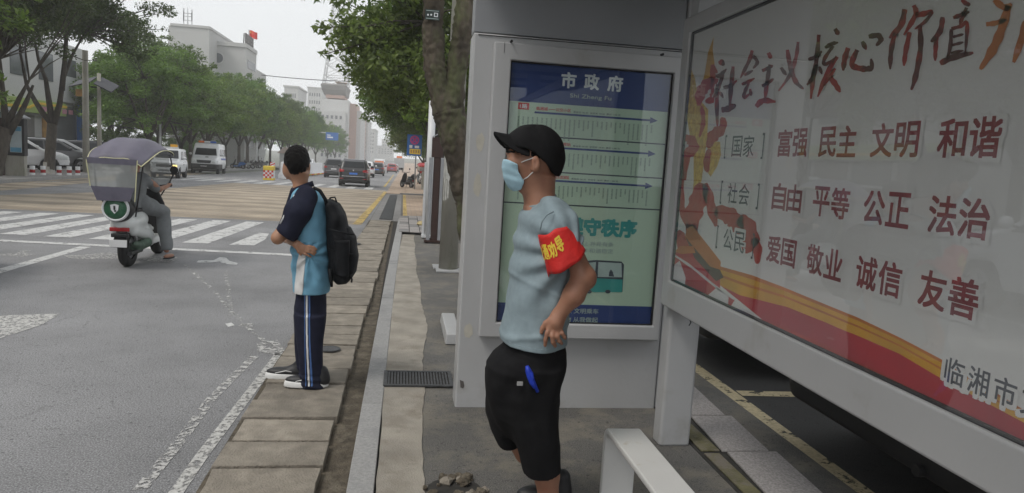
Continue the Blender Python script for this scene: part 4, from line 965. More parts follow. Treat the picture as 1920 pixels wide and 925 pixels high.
# neckband
rg = []
for k in range(25):
    a = 6.2832 * k / 24; c = W(1012.5, 377, YM); rg.append((c[0] + .062 * math.cos(a), YM + .075 * math.sin(a), c[2] + .026 * math.cos(a) - .008 * math.sin(a) ** 2))
G().tube(rg, .0055, 8, False).build('neckband', 'cloth_greyblue', man, smooth=True)
G().tube([W(1013, 431, YL - .052), W(1016, 416, YL - .050), W(1024, 404, YL - .045), W(1038, 397, YL - .035)], .003, 6).build('sleeve_seam', 'cloth_greyblue', man, smooth=True)
# armband: wide loose tube round the upper arm
def bandpt(t, a):
    c0, c1 = np.array(W(1037, 430, YL + .0)), np.array(W(1063, 495, YL - .012)); c = c0 + (c1 - c0) * t; d = (c1 - c0) / np.linalg.norm(c1 - c0)
    u = np.cross(d, [0, 1, 0]); u /= np.linalg.norm(u); v = np.array([0, 1, 0]) - d * d[1]; v /= np.linalg.norm(v)
    r1, r2 = .064 + (.085 - .064) * t, .072 + .010 * t
    ca, sa = math.cos(a), math.sin(a); q = 2.5; R = (abs(ca) ** q + abs(sa) ** q) ** (-1 / q)
    skew = .030 * t * ca + .012 * math.sin(3 * a) * t
    return c + u * (r1 * R * ca) * -1 + v * (r2 * R * sa) + d * skew * .6 + d * .004 * math.sin(5 * a)
nA, nT = 48, 10; V = []; 
for i in range(nT + 1):
    for k in range(nA):
        a = 6.28318 * k / nA; p = bandpt(i / nT, a); V.append(p + (.0016 * math.sin(7 * a + i * .6)) * np.array([0, 1, 0]) + .0015 * math.sin(5 * a - i * .9) * np.array([1, 0, .3]))
F_ = [(i * nA + k, i * nA + (k + 1) % nA, (i + 1) * nA + (k + 1) % nA, (i + 1) * nA + k) for i in range(nT) for k in range(nA)]
o = fastmesh('armband', V, F_, 'band_red', man); sm = o.modifiers.new('solid', 'SOLIDIFY'); sm.thickness = .002; sm.offset = 0
for k, ch in enumerate('交通劝导'):
    v, f = glyphs(ch, 1., 0, 0); v = v / v[:, 0].max() if ch == '导' else v
    base = 0; vv = [v]; ff = list(f)
    for j, (a, b) in enumerate([(.05, 0), (-.05, 0), (0, .04), (0, -.04), (.04, .04), (-.04, -.04)]): vv.append(v + np.array([a, b, .00002 * (j + 1)])); ff += [tuple(i + len(v) * (j + 1) for i in q) for q in f]
    v = np.concatenate(vv); P = []
    for x, y_, z_ in v:
        a = -math.pi / 2 + .95 - (k - 1) * .44 - x * .37; t = .62 - (y_ - .0) * .36 - (k - 1) * .03 - x * .02
        p = bandpt(t, a + .25); p0 = bandpt(t, a + .25 + .01); n_ = np.array([p[0] * 0, -1, 0]); c = (np.array(W(1037, 430, YL)) * (1 - t) + np.array(W(1063, 495, YL - .012)) * t)
        n_ = (p - c) / np.linalg.norm(p - c); P.append(tuple(p + n_ * (.0032 + z_ * 20 * .001)))
    me = bpy.data.meshes.new('lettering'); me.from_pydata(P, [], ff); me.update(); link_mesh('lettering', me, 'band_yellow', o)
# shorts
nlegrows = [prow(690, 958, 1052, ny, .10), prow(740, 950, 1045, ny, .105), prow(790, 953, 1046, ny, .108), prow(833, 967, 1050, ny, .105), prow(895, 984, 1053, ny, .10)]
flegrows = [prow(690, 911, 990, fy, .10), prow(740, 910, 990, fy, .105), prow(775, 913, 985, fy, .10), prow(805, 922, 978, fy, .095), prow(838, 936, 970, fy, .085)]
hips = stack([prow(632, 952, 1050, YM, .155), prow(655, 944, 1057, YM, .172), prow(668, 926, 1058, YM, .178), prow(684, 912, 1058, YM, .18), prow(705, 911, 1050, YM, .175), prow(735, 913, 1046, YM, .165), prow(775, 922, 1044, YM, .14), prow(815, 945, 1040, YM, .09)], 2.3)
prims = [(hips, 0), (stack(nlegrows, 2.3), .035), (stack(flegrows, 2.3), .035)]
lo, hi = bb(prims, .02); n3 = waves(21, 34, .0030, 8, (1, 1, .5)); n4 = waves(5, 80, .0010, 8)
hz = lambda X: np.interp(X, [W(984, 880, ny)[0], W(1020, 880, ny)[0], W(1053, 880, ny)[0]], [W(1020, 884, ny)[2], W(1020, 884, ny)[2], W(1020, 872, ny)[2]])
trs = sdf('shorts', lo, hi, .006, prims, 'cloth_black', man, ripple=lambda X, Y, Z: n3(X, Y, Z) + n4(X, Y, Z) + .003 * np.sin(X * 55 + 2 * np.sin(Z * 13)), cuts=[lambda X, Y, Z: np.where(Y < YM + .01, hz(X) - Z, -1), lambda X, Y, Z: np.where(Y >= YM + .01, W(1020, 831, fy)[2] - Z, -1)])
lx = ny - .112
G().tube([W(988, 686, lx), W(991, 695, lx - .006), W(992, 706, lx - .004), W(998, 718, lx - .008), W(1002, 728, lx - .003)], [.007, .013, .010, .012, .005], 7).build('lanyard', 'lanyard_blue', man, smooth=True)
G().tube([W(990, 690, lx), W(996, 700, lx - .010), W(1000, 714, lx - .006), W(1008, 735, lx + .002)], [.004, .008, .006, .007], 6).build('lanyard', 'lanyard_blue', man, smooth=True)
p = W(975, 720, lx - .002); G().box((p[0] - .012, p[1] - .001, p[2] - .008), (p[0] + .012, p[1] + .006, p[2] + .008)).build('logo_patch', 'logo_grey', man, bevel=.001)
# shoes
def shoe(xh, yy, zf, L, up, solem, par, d=-1, hgt=.105):
    pr = [(ell((xh + d * L * .20, yy, zf + .060), (L * .22, .040, .048)), 0), (ell((xh + d * L * .62, yy, zf + .045), (L * .38, .044, .032)), .04), (cap((xh + d * L * .10, yy, zf + .04), (xh + d * L * .13, yy, zf + hgt), .036, .038), .03)]
    lo, hi = bb(pr, .01); sdf('shoe', lo, hi, .006, pr, up, par, cuts=[lambda X, Y, Z: zf + .020 - Z])
    pr = [(ell((xh + d * L * .24, yy, zf + .012), (L * .27, .047, .075)), 0), (ell((xh + d * L * .68, yy, zf + .012), (L * .35, .052, .075)), .06)]
    lo, hi = bb(pr, .01); sdf('sole', lo, hi, .006, pr, solem, par, cuts=[lambda X, Y, Z: zf + .002 - Z, lambda X, Y, Z: Z - (zf + .034 + .014 * np.clip(d * (xh + d * L * .3 - X) * -4, 0, 1))])
shoe(ax_ + .045, ny, .060, .27, 'shoe_black', 'shoe_black', man, -1, .12); shoe(W(1048, 905, fy)[0] + .06, fy + .06, .060, .24, 'shoe_black', 'shoe_black', man, -1, .12)

# ---------------------------------------------------------------- student
YB = 4.87; ZB = .053
boy = thing('person', 'student in light blue and navy polo shirt and track trousers with arms crossed', 'person', (-.66, YB, ZB))
YN = YB - .19
hd = [(ell(W(557, 304, YB), (.078, .096, .100)), 0), (ell(W(552, 318, YB + .035), (.062, .060, .062)), .05), (ell(W(545, 322, YB + .03), (.045, .05, .045)), .03), (cap(W(541, 312, YB + .085), W(541, 319, YB + .10), .01, .014), .02)]
ears = [(ell(W(538.5, 322, YB - .005), (.011, .018, .030), .4), .006), (ell(W(579, 313, YB + .02), (.010, .017, .030), -.3), .006)]
nk = [(stack([prow(325, 545, 578, YB, .058), prow(345, 549, 577, YB, .055), prow(358, 549, 582, YB, .062), prow(372, 548, 592, YB, .10)]), .03)]
co_ = [(stack([prow(368, 556, 596, YB, .14), prow(430, 552, 606, YB, .15), prow(540, 558, 606, YB, .13), prow(600, 560, 606, YB, .12)]), .04)]
A0 = W(566, 378, YN + .02); A1 = W(521, 446, YN - .02); A2 = (A1[0] + .05, YB + .10, A1[2] + .02)
ar = [(cap(A0, A1, .046, .037), .03), (cap(A1, A2, .038, .028), .02), (ell(A2, (.03, .035, .02)), .02), (ell(W(519, 448, YN - .022), (.022, .026, .024)), .02)]
# the other arm crosses in front and its hand comes out under the elbow, gripping the side
B0 = (W(556, 376, YB)[0], YB + .17, W(575, 376, YB)[2]); B1 = (W(530, 440, YB)[0], YB + .17, W(575, 452, YB)[2]); B2 = W(556, 458, YN + .00)
ar += [(cap(B0, B1, .046, .037), .03), (cap(B1, B2, .038, .025), .02), (ell(W(565, 465, YN - .006), (.034, .017, .030), 0, .5), .02)]
for (p0, p1, p2, p3), r0 in (((( 570, 462), (580, 462), (588, 464), (593, 468)), .0092), (((570, 466), (580, 467), (588, 470), (592, 474)), .0096), (((569, 470), (578, 472), (585, 475), (589, 478)), .0092), (((567, 474), (573, 477), (579, 480), (583, 482)), .0082)):
    q = [W(*p0, YN - .010), W(*p1, YN - .018), W(*p2, YN - .012), W(*p3, YN - .002)]; ar += finger(q, r0, r0 * .8)
ar += finger([W(557, 464, YN - .01), W(560, 472, YN - .012), W(564, 478, YN - .004)], .0105, .008)
lg = []
yn_, yf_ = YB - .085, YB + .095
for (xa, xb, yy, zf) in ((582, 583, yn_, ZB), (572, 566, yf_, ZB)):
    lg += [(cap(W(xa, 575, yy), W(xa, 640, yy), .058, .050), .02), (cap(W(xa, 640, yy), (W(xb, 700, yy)[0], yy, ZB + .09), .05, .034), .02), (ell((W(xb, 700, yy)[0] - .05, yy, ZB + .045), (.09, .036, .025)), .02)]
prims = hd + ears + nk + co_ + ar + lg; lo, hi = bb(prims); lo[2] = ZB - .005
Fb = Field(lo, hi, .006)
for p in prims: Fb.add(*p)
Fb.build('body', 'skin_light', boy)
# face details on the far side of the head
for sx, cxx in ((-1, 541), (1, 551)): G().lathe([(.0, -.010), (.008, -.006), (.011, 0), (.008, .006), (0, .010)], W(cxx, 302, YB + .085), n=10).build('eye', 'eye_dark', boy, smooth=True)
G().tube([W(540, 324, YB + .092), W(544, 325, YB + .095), W(548, 324, YB + .088)], .004, 6).build('mouth', 'skin_tan', boy, smooth=True)
# hair: short and upright, with a soft bristly outline
hs = [(ell(W(556.5, 304, YB - .010), (.077, .100, .103)), 0), (ell(W(557, 297, YB + .01), (.072, .09, .078)), .03)]
lo, hi = bb(hs, .03); nh = waves(3, 230, .0020, 10); nh2 = waves(8, 60, .0012, 6)
hc = lambda X, Y, Z: (np.interp(X, [W(u, 312, YB)[0] for u in (530, 540, 546, 556, 570, 577, 582)], [W(575, v, YB)[2] for v in (310, 314, 326, 333, 332, 322, 306)]) - Z) * .8
hairo = sdf('hair', lo, hi, .005, hs, 'hair_black', boy, ripple=lambda X, Y, Z: nh(X, Y, Z) + nh2(X, Y, Z), cuts=[hc, lambda X, Y, Z: np.where(Z < W(575, 292, YB)[2], (Y - (YB + .045)) * 1., -1)])
rs2 = np.random.RandomState(2); g = G(); c = np.array(W(557, 303, YB - .005))
for k in range(900):
    d = rs2.randn(3); d /= np.linalg.norm(d)
    if d[2] < -.35 or (d[1] > .45 and d[2] < .3): continue
    p = c + d * np.array([.076, .098, .102]) * .99; q = p + (d * .7 + np.array([-.1, .1, .55])) * rs2.uniform(.005, .009); s_ = np.cross(d, rs2.randn(3)); s_ = s_ / np.linalg.norm(s_) * .0016
    g.add([p - s_, p + s_, q], [(0, 1, 2)])
o = g.build('hair_tips', 'hair_black', boy); o['kind'] = 'stuff'
# polo shirt
bt_ = stack([prow(352, 556, 590, YB, .085), prow(362, 549, 600, YB, .14), prow(375, 545, 606, YB, .17), prow(410, 543, 614, YB, .185), prow(450, 546, 617, YB, .185), prow(490, 549, 620, YB, .185), prow(515, 549, 622, YB, .187), prow(535, 550, 619, YB, .185), prow(552, 551, 616, YB, .182)], 2.2)
nb1 = waves(14, 36, .0028, 8, (1, 1, .6)); nb2 = waves(15, 80, .001, 8)
def bfold(X, Y, Z):
    ax, az = W(588, 475, YB)[0], W(575, 478, YB)[2]; dx, dz = X - ax, az - Z; th = np.arctan2(dx, dz + .02); r_ = np.sqrt(dx * dx + dz * dz)
    return .006 * np.sin(th * 9 + .8) * np.exp(-((r_ - .13) / .12) ** 2) * (dz > -.1) + nb1(X, Y, Z) + nb2(X, Y, Z)
bfield = lambda X, Y, Z: bt_(X, Y, Z) + bfold(X, Y, Z)
zh_ = W(575, 545, YB)[2]
lo, hi = bb([bt_], .02)
nhole = cap(W(562, 335, YB), W(568, 358, YB), .058, .06)
sdf('shirt', lo, hi, .006, [bt_], 'shirt_blue', boy, ripple=bfold, cuts=[lambda X, Y, Z: zh_ - Z, lambda X, Y, Z: -nhole(X, Y, Z)])
def xzpoly(pts, ys=None, Yp=YN):
    P = [W(*p, Yp)[::2] for p in pts]
    return lambda X, Y, Z: np.maximum(poly2(P, X, Z), (Y - ys) if ys is not None else -1.)
shell_part('side_panel', bfield, [W(540, 560, YN)[0], YB - .24, zh_ - .0], [W(590, 500, YN)[0], YB - .02, W(575, 455, YN)[2]], .004, .0035, lambda X, Y, Z: np.maximum(xzpoly(((563, 468), (574, 470), (568, 545), (565, 560), (549, 560), (550, 535), (556, 490)), YB - .05)(X, Y, Z), zh_ - Z), 'white_trim', boy)
shell_part('shoulder_stripe', bfield, [W(535, 440, YN)[0], YB - .24, W(575, 440, YN)[2]], [W(590, 400, YN)[0], YB + .05, W(575, 345, YN)[2]], .004, .004, xzpoly(((552, 360), (562, 354), (558, 372), (548, 392), (540, 402)), YB - .0), 'white_trim', boy)
sv = [(cap(W(574, 370, YB - .12), W(560, 398, YN + .0), .072, .082), 0), (cap(W(558, 398, YN + .005), W(540, 436, YN - .012), .078, .072), .03), (cap((B0[0], B0[1] - .04, B0[2] + .03), (B1[0] + .02, B1[1], B1[2] + .06), .065, .07), 0)]
lo, hi = bb(sv, .02); ns = waves(30, 40, .003, 8)
c0, c1 = np.array(W(519, 430, YN)), np.array(W(556, 456, YN)); nn = np.array([-(c1 - c0)[2], 0, (c1 - c0)[0]]); nn /= np.linalg.norm(nn); nn = nn if nn[2] > 0 else -nn
sdf('sleeve', lo, hi, .006, sv, 'navy_knit', boy, ripple=ns, cuts=[lambda X, Y, Z: -((X - c0[0]) * nn[0] + (Z - c0[2]) * nn[2])])
G().tube([W(552, 366, YN + .02), W(545, 384, YN - .02), W(534, 404, YN - .045), W(525, 420, YN - .055)], [.004, .007, .007, .004], 8).build('piping', 'white_trim', boy, smooth=True)
rg = [[], []]
for k in range(29):
    a = 6.2832 * k / 28; c = W(566, 352, YB)
    for j, (r_, dz) in enumerate(((.060, .016), (.073, -.018))): rg[j].append((c[0] + r_ * math.cos(a) * 1.02, YB + r_ * 1.08 * math.sin(a), c[2] + dz + .030 * math.cos(a)))
o = G().loft([rg[0], rg[1]], False).build('collar', 'navy_knit', boy, smooth=True); sm = o.modifiers.new('s', 'SOLIDIFY'); sm.thickness = .006
# trousers
zt_ = .02
tn = [(stack([prow(535, 556, 612, YB, .15), prow(575, 552, 612, YB, .155), prow(605, 554, 609, YB, .135), prow(640, 558, 606, YB, .11), prow(675, 563, 600, YB, .06)], 2.3), 0),
      (stack([prow(590, 557, 610, yn_, .082), prow(650, 560, 606, yn_, .075), prow(690, 561, 604, yn_, .07), prow(712, 562, 606, yn_, .072), prow(726, 563, 608, yn_, .072)], 2.3), .03),
      (stack([prow(590, 552, 600, yf_, .082), prow(640, 552, 592, yf_, .072), prow(690, 557, 590, yf_, .066), prow(712, 558, 592, yf_, .066)], 2.3), .03)]
lo, hi = bb(tn, .02); nt1 = waves(40, 34, .003, 8, (1, 1, .6))
tf = lambda X, Y, Z: nt1(X, Y, Z) + .004 * np.clip((W(575, 690, yn_)[2] - Z) / .06, 0, 1) * np.sin(Z * 130 + X * 20)
sdf('trousers', lo, hi, .006, tn, 'navy_knit', boy, ripple=tf)
lgf = lambda X, Y, Z: smin(tn[1][0](X, Y, Z), tn[0][0](X, Y, Z), .03) + tf(X, Y, Z)
for (a, b, c, d, m_) in ((572.5, 576.5, 581, 577, 'white_trim'), (577.8, 581, 586.5, 582.5, 'stripe_blue'), (569.6, 571.6, 574, 572, 'stripe_blue')):
    shell_part('leg_stripe', lgf, [W(560, 640, YN)[0], yn_ - .12, W(575, 728, yn_)[2]], [W(600, 640, YN)[0], yn_ + .0, W(575, 548, YN)[2]], .0045, .004, xzpoly(((a, 546), (b, 546), (b + 1, 640), (c, 726), (d, 726), (a + 1, 640)), yn_, yn_ - .08), m_, boy, inner=.008)
shoe(W(613, 742, yn_)[0], yn_, ZB, .272, 'shoe_black', 'sole_white', boy); shoe(W(568, 722, yf_)[0] + .02, yf_, ZB, .265, 'shoe_black', 'sole_white', boy)
for yy, xh in ((yn_, W(613, 742, yn_)[0]), (yf_, W(568, 722, yf_)[0] + .02)):
    G().tube([(xh - .20, yy - .040, ZB + .045), (xh - .13, yy - .043, ZB + .062), (xh - .07, yy - .040, ZB + .05)], .0035, 6).build('shoe_stripe', 'white_trim', boy, smooth=True)
# backpack (worn, but a thing of its own)
bp_ = thing('backpack', 'black school backpack with loop handle worn by the student', 'backpack', (W(640, 640, YB)[0], YB, W(575, 526, YB)[2]))
br_ = stack([prow(374, 612, 622, YB, .08), prow(382, 610, 636, YB, .12), prow(400, 612, 646, YB, .145), prow(430, 613, 655, YB, .155), prow(470, 615, 660, YB, .16), prow(505, 618, 662, YB, .16), prow(522, 624, 658, YB, .14), prow(528, 630, 652, YB, .11)], 2.8)
pk = stack([prow(425, 640, 658, YB, .09), prow(445, 644, 667, YB, .12), prow(480, 646, 672, YB, .125), prow(508, 646, 668, YB, .12), prow(520, 644, 660, YB, .10)], 2.6)
sp_ = stack([(W(575, 500, YN)[2] - .06, W(640, 500, YN)[0], YB - .155, .045, .035), (W(575, 450, YN)[2], W(638, 500, YN)[0], YB - .155, .05, .04)], 2.4)
nb = waves(50, 45, .0035, 8)
for nm, pr in (('main_bag', br_), ('front_pocket', pk), ('side_pocket', sp_)):
    lo, hi = bb([pr], .02); sdf(nm, lo, hi, .006, [pr], 'pack_black', bp_, ripple=nb)
G().tube([W(612, 392, YB), W(613, 380, YB), W(620, 371, YB), W(628, 370, YB), W(631, 378, YB), W(624, 390, YB)], .006, 7).build('handle', 'pack_black', bp_, smooth=True)
G().tube([W(588, 352, YB - .11), W(600, 358, YB - .12), W(610, 374, YB - .11), W(615, 395, YB - .10)], [.010, .012, .012, .012], 8).build('strap', 'pack_black', bp_, smooth=True)
G().tube([W(618, 505, YN + .03), W(620, 520, YN + .02), W(622, 538, YN + .03)], [.012, .014, .008], 8).build('strap', 'pack_black', bp_, smooth=True)
G().tube([W(655, 515, YB - .08), W(660, 524, YB - .09), W(659, 530, YB - .09)], .006, 6).build('strap_end', 'pack_black', bp_, smooth=True)
for y_ in (430, 468): G().tube([W(616, y_, YB - .158), W(640, y_ + 6, YB - .178), W(664, y_ + 10, YB - .135)], .006, 6).build('compression_strap', 'pack_black', bp_, smooth=True)

# ================================================================ VEHICLES
def carpaint(n, c, r=.28): return mat(n, c, r, .04, 3, coat=.3)
carpaint('paint_car_white', (.66, .67, .68)); carpaint('paint_car_black', (.014, .014, .016)); carpaint('paint_car_grey', (.07, .072, .075)); carpaint('paint_car_silver', (.36, .37, .38)); carpaint('paint_car_red', (.30, .02, .02)); carpaint('paint_car_dark', (.022, .022, .025))
mat('car_glass', (.012, .015, .018), .08, .1, 3, spec=.35); mat('car_trim', (.016, .016, .017), .6, .1, 10); mat('tyre', (.014, .014, .014), .85, .2, 20); mat('rim_metal', (.35, .35, .36), .35, .1, 8, metal=.6)
mat('lamp_red', (.33, .012, .015), .25, .1, 10); mat('lamp_clear', (.60, .62, .62), .15, .1, 10); mat('lamp_amber_lit', (1., .75, .25), .3, .05, 5, emit=1.); mat('plate_blue', (.04, .15, .50), .4, .05); mat('plate_white', (.6, .6, .6), .4)
mat('chrome', (.55, .55, .56), .2, .05, 5, metal=.9); mat('beacon_blue', (.02, .10, .42), .25, .05); mat('beacon_orange', (.80, .18, .03), .25, .05); mat('stripe_police', (.04, .09, .36), .5)
def wheel(parent, x, y, r, w_, rimr=.62):
    s_ = 1 if y > 0 else -1
    wh = G().lathe([(r * rimr, -w_ / 2), (r * .93, -w_ / 2), (r, -w_ * .36), (r, w_ * .36), (r * .93, w_ / 2), (r * rimr, w_ / 2)], (x, y, r), 'y', 22, False).build('wheel', 'tyre', parent, smooth=True)
    g = G().lathe([(0, s_ * w_ * .30), (r * .12, s_ * w_ * .34), (r * .14, s_ * w_ * .2), (r * rimr, s_ * w_ * .16), (r * rimr, s_ * w_ * .42), (r * rimr * .92, s_ * w_ * .44)], (x, y, r), 'y', 20, False)
    for k in range(5):
        a = k / 5 * 6.283; c, si = math.cos(a), math.sin(a); q = r * rimr * .95; t_ = .035
        g.prism([(x + c * .04 - si * t_, y + s_ * w_ * .2, r + si * .04 + c * t_), (x + c * .04 + si * t_, y + s_ * w_ * .2, r + si * .04 - c * t_), (x + c * q + si * t_ * .7, y + s_ * w_ * .2, r + si * q - c * t_ * .7), (x + c * q - si * t_ * .7, y + s_ * w_ * .2, r + si * q + c * t_ * .7)], (0, s_ * w_ * .2, 0))
    g.build('rim', 'rim_metal', wh)
KIND = {
 'suv': dict(L=4.55, W=1.84, H=1.66, wb=(-1.32, 1.38), r=.35, prof=[(-2.24, .32), (-2.27, .62), (-2.22, .98), (-2.10, 1.12), (-1.85, 1.50), (-1.55, 1.64), (-.4, 1.67), (.45, 1.60), (1.15, 1.13), (1.9, 1.00), (2.18, .86), (2.27, .60), (2.22, .30)], side=[(-1.80, 1.12), (-1.62, 1.42), (-1.35, 1.53), (-.3, 1.55), (.38, 1.49), (.98, 1.10)], rear=(1.14, 1.52, .62), front=(1.14, 1.56, .66)),
 'mpv': dict(L=4.8, W=1.86, H=1.75, wb=(-1.42, 1.48), r=.33, prof=[(-2.36, .30), (-2.40, .62), (-2.36, 1.05), (-2.22, 1.50), (-2.0, 1.68), (-.6, 1.76), (.3, 1.72), (1.3, 1.18), (2.0, 1.0), (2.32, .82), (2.38, .58), (2.32, .28)], side=[(-2.0, 1.12), (-1.88, 1.48), (-1.6, 1.58), (-.3, 1.62), (.25, 1.58), (1.05, 1.14)], rear=(1.12, 1.60, .66), front=(1.18, 1.66, .68)),
 'boxy': dict(L=3.5, W=1.52, H=1.66, wb=(-1.05, 1.12), r=.30, prof=[(-1.74, .30), (-1.76, .70), (-1.72, 1.60), (-1.6, 1.66), (.2, 1.67), (.42, 1.62), (.86, 1.08), (1.55, .98), (1.72, .86), (1.76, .55), (1.74, .30)], side=[(-1.55, 1.04), (-1.5, 1.50), (.15, 1.52), (.34, 1.48), (.66, 1.04)], rear=(1.05, 1.55, .60), front=(1.10, 1.56, .62)),
 'van': dict(L=5.3, W=1.98, H=2.28, wb=(-1.55, 1.75), r=.34, prof=[(-2.64, .36), (-2.66, .8), (-2.60, 1.9), (-2.5, 2.20), (-2.2, 2.28), (1.0, 2.28), (1.22, 2.18), (1.42, 1.95), (1.78, 1.34), (2.50, 1.12), (2.62, .9), (2.66, .5), (2.62, .34)], side=[(-2.45, 1.35), (-2.42, 1.85), (-.1, 1.87), (1.0, 1.87), (1.22, 1.80), (1.46, 1.32)], rear=(1.3, 1.95, .72), front=(1.38, 1.90, .78)),
}
def make_car(kind, paint, label, group=None, extras=()):
    K = KIND[kind]; L, Wd, H = K['L'], K['W'], K['H']; P = K['prof']; xf = max(p[0] for p in P); xr = min(p[0] for p in P); belt = K['side'][0][1]
    t = thing('car' if kind != 'van' else 'van', label, 'car' if kind != 'van' else 'van', (0, 0, 0), 0, group)
    def hw(X, Z):
        w_ = np.interp(Z, [.2, .45, .8, belt, H], [Wd / 2 - .05, Wd / 2 - .005, Wd / 2, Wd / 2 - .05, Wd / 2 - (.24 if kind not in ('van', 'boxy') else .12)])
        e = np.clip((np.abs(X) / (L / 2)), 0, 1); return w_ - .16 * e ** 6 * (1 if kind != 'boxy' else .4)
    def body(X, Y, Z):
        return smax(poly2(P, X, Z), np.abs(Y) - hw(X, Z), .13)
    def arches(X, Y, Z):
        d = None
        for wx in K['wb']:
            q = np.sqrt((X - wx) ** 2 + (Z - K['r']) ** 2) - (K['r'] + .055); q = np.maximum(q, (Wd / 2 - .30) - np.abs(Y)); d = q if d is None else np.minimum(d, q)
        return -d
    h = .033
    F = Field([xr - .08, -Wd / 2 - .08, .18], [xf + .08, Wd / 2 + .08, H + .08], h)
    F.D = np.maximum(body(F.X, F.Y, F.Z), arches(F.X, F.Y, F.Z)).astype(np.float32); F.build('body', paint, t)
    def region(poly, plane, s_=None):
        if plane == 'xz': return lambda X, Y, Z: np.maximum(poly2(poly, X, Z), -s_ * Y + .2)
        return lambda X, Y, Z: np.maximum(poly2(poly, Y, Z), -s_ * X + .3)
    def piece(nm, m, poly, plane, s_, tt=.014, hh=.022, inner=None, label=None):
        a = [p[0] for p in poly]; b = [p[1] for p in poly]; m_ = .06
        if plane == 'xz': lo = [min(a) - m_, (.3 if s_ > 0 else -Wd / 2 - .06), min(b) - m_]; hi = [max(a) + m_, (Wd / 2 + .06 if s_ > 0 else -.3), max(b) + m_]
        else: lo = [(.4 if s_ > 0 else xr - .06), min(a) - m_, min(b) - m_]; hi = [(xf + .06 if s_ > 0 else -.4), max(a) + m_, max(b) + m_]
        shell_part(nm, body, lo, hi, hh, tt, region(poly, plane, s_), m, t, label, inner)
    sd = K['side']; z0 = sd[0][1] + .02
    xm = (sd[0][0] + sd[-1][0]) / 2 + .1
    for s_ in (-1, 1):
        full = sd
        piece('side_window', 'car_glass', full, 'xz', s_)
        for xp in ([xm] if kind != 'van' else [xm + .6, xm - .5]):
            piece('door_pillar', paint, [(xp - .04, z0 - .02), (xp + .05, z0 - .02), (xp + .03, max(p[1] for p in sd) + .01), (xp - .05, max(p[1] for p in sd) + .01)], 'xz', s_, .024)
        piece('door_handle', 'car_trim', [(xm - .26, belt - .13), (xm - .10, belt - .13), (xm - .10, belt - .10), (xm - .26, belt - .10)], 'xz', s_, .03, .02)
        piece('sill', 'car_trim', [(K['wb'][0] + .5, .20), (K['wb'][1] - .5, .20), (K['wb'][1] - .48, .36), (K['wb'][0] + .48, .36)], 'xz', s_, .012, .03)
        G().tube([(sd[-1][0] - .10, s_ * (Wd / 2 - .10), belt + .04), (sd[-1][0] - .08, s_ * (Wd / 2 + .06), belt + .08)], .02, 6).build('mirror_arm', 'car_trim', t)
        pr = ell((sd[-1][0] - .10, s_ * (Wd / 2 + .12), belt + .10), (.06, .11, .085)); lo, hi = bb([pr], .02); sdf('mirror', lo, hi, .02, [pr], paint, t)
        for wx in K['wb']: wheel(t, wx, s_ * (Wd / 2 - .13), K['r'], .21)
    a, b, c = K['rear']; piece('rear_window', 'car_glass', [(-c, a), (c, a), (c * .88, b), (-c * .88, b)], 'yz', -1)
    a, b, c = K['front']; piece('windscreen', 'car_glass', [(-c, a), (c, a), (c * .88, b), (-c * .88, b)], 'yz', 1)
    w2 = Wd / 2
    if kind == 'van':
        for s_ in (-1, 1):
            piece('headlight', 'lamp_clear', [(s_ * .93, .80), (s_ * .58, .84), (s_ * .58, 1.0), (s_ * .93, 1.02)], 'yz', 1, .012); piece('tail_light', 'lamp_red', [(s_ * .93, .8), (s_ * .80, .8), (s_ * .80, 1.3), (s_ * .93, 1.3)], 'yz', -1)
        piece('grille', 'car_trim', [(-.45, .80), (.45, .80), (.52, 1.02), (-.52, 1.02)], 'yz', 1, .016); piece('bumper', 'car_trim', [(-1.0, .36), (1.0, .36), (1.0, .74), (-1.0, .74)], 'yz', 1, .05, .03)
        piece('number_plate', 'plate_white', [(-.24, .50), (.24, .50), (.24, .61), (-.24, .61)], 'yz', 1, .07, .025); piece('bonnet_badge', 'car_trim', [(.02, 1.22), (.24, 1.22), (.24, 1.28), (.02, 1.28)], 'yz', 1, .02)
        for s_ in (-1, 1): piece('side_stripe', 'stripe_police', [(-2.3, 1.05), (.9, 1.05), (.9, 1.20), (-2.3, 1.20)], 'xz', s_, .008)
    elif kind == 'boxy':
        for s_ in (-1, 1):
            piece('headlight', 'lamp_amber_lit' if s_ > 0 else 'lamp_clear', [(s_ * .68, .60), (s_ * .42, .60), (s_ * .42, .74), (s_ * .68, .76)], 'yz', 1, .02); piece('tail_light', 'lamp_red', [(s_ * .70, .8), (s_ * .60, .8), (s_ * .60, 1.05), (s_ * .70, 1.05)], 'yz', -1)
        piece('grille', 'car_trim', [(-.38, .62), (.38, .62), (.38, .76), (-.38, .76)], 'yz', 1, .02); piece('grille_bar', 'chrome', [(-.60, .80), (.60, .80), (.60, .85), (-.60, .85)], 'yz', 1, .02)
        piece('lower_grille', 'car_trim', [(-.3, .40), (.3, .40), (.3, .47), (-.3, .47)], 'yz', 1, .02)
        for s_ in (-1, 1): piece('door_lettering', 'car_trim', [(-.1, .72), (.12, .72), (.12, .95), (-.1, .95)], 'xz', s_, .004)
    else:
        for s_ in (-1, 1):
            piece('tail_light', 'lamp_red', [(s_ * (w2 - .03), .84), (s_ * (w2 - .38), .88), (s_ * (w2 - .38), 1.0), (s_ * (w2 - .03), 1.06)], 'yz', -1, .018); piece('headlight', 'lamp_clear', [(s_ * (w2 - .02), .68), (s_ * (w2 - .42), .70), (s_ * (w2 - .42), .82), (s_ * (w2 - .02), .90)], 'yz', 1, .016)
            piece('reflector', 'lamp_red', [(s_ * (w2 - .12), .46), (s_ * (w2 - .35), .46), (s_ * (w2 - .35), .50), (s_ * (w2 - .12), .50)], 'yz', -1, .026)
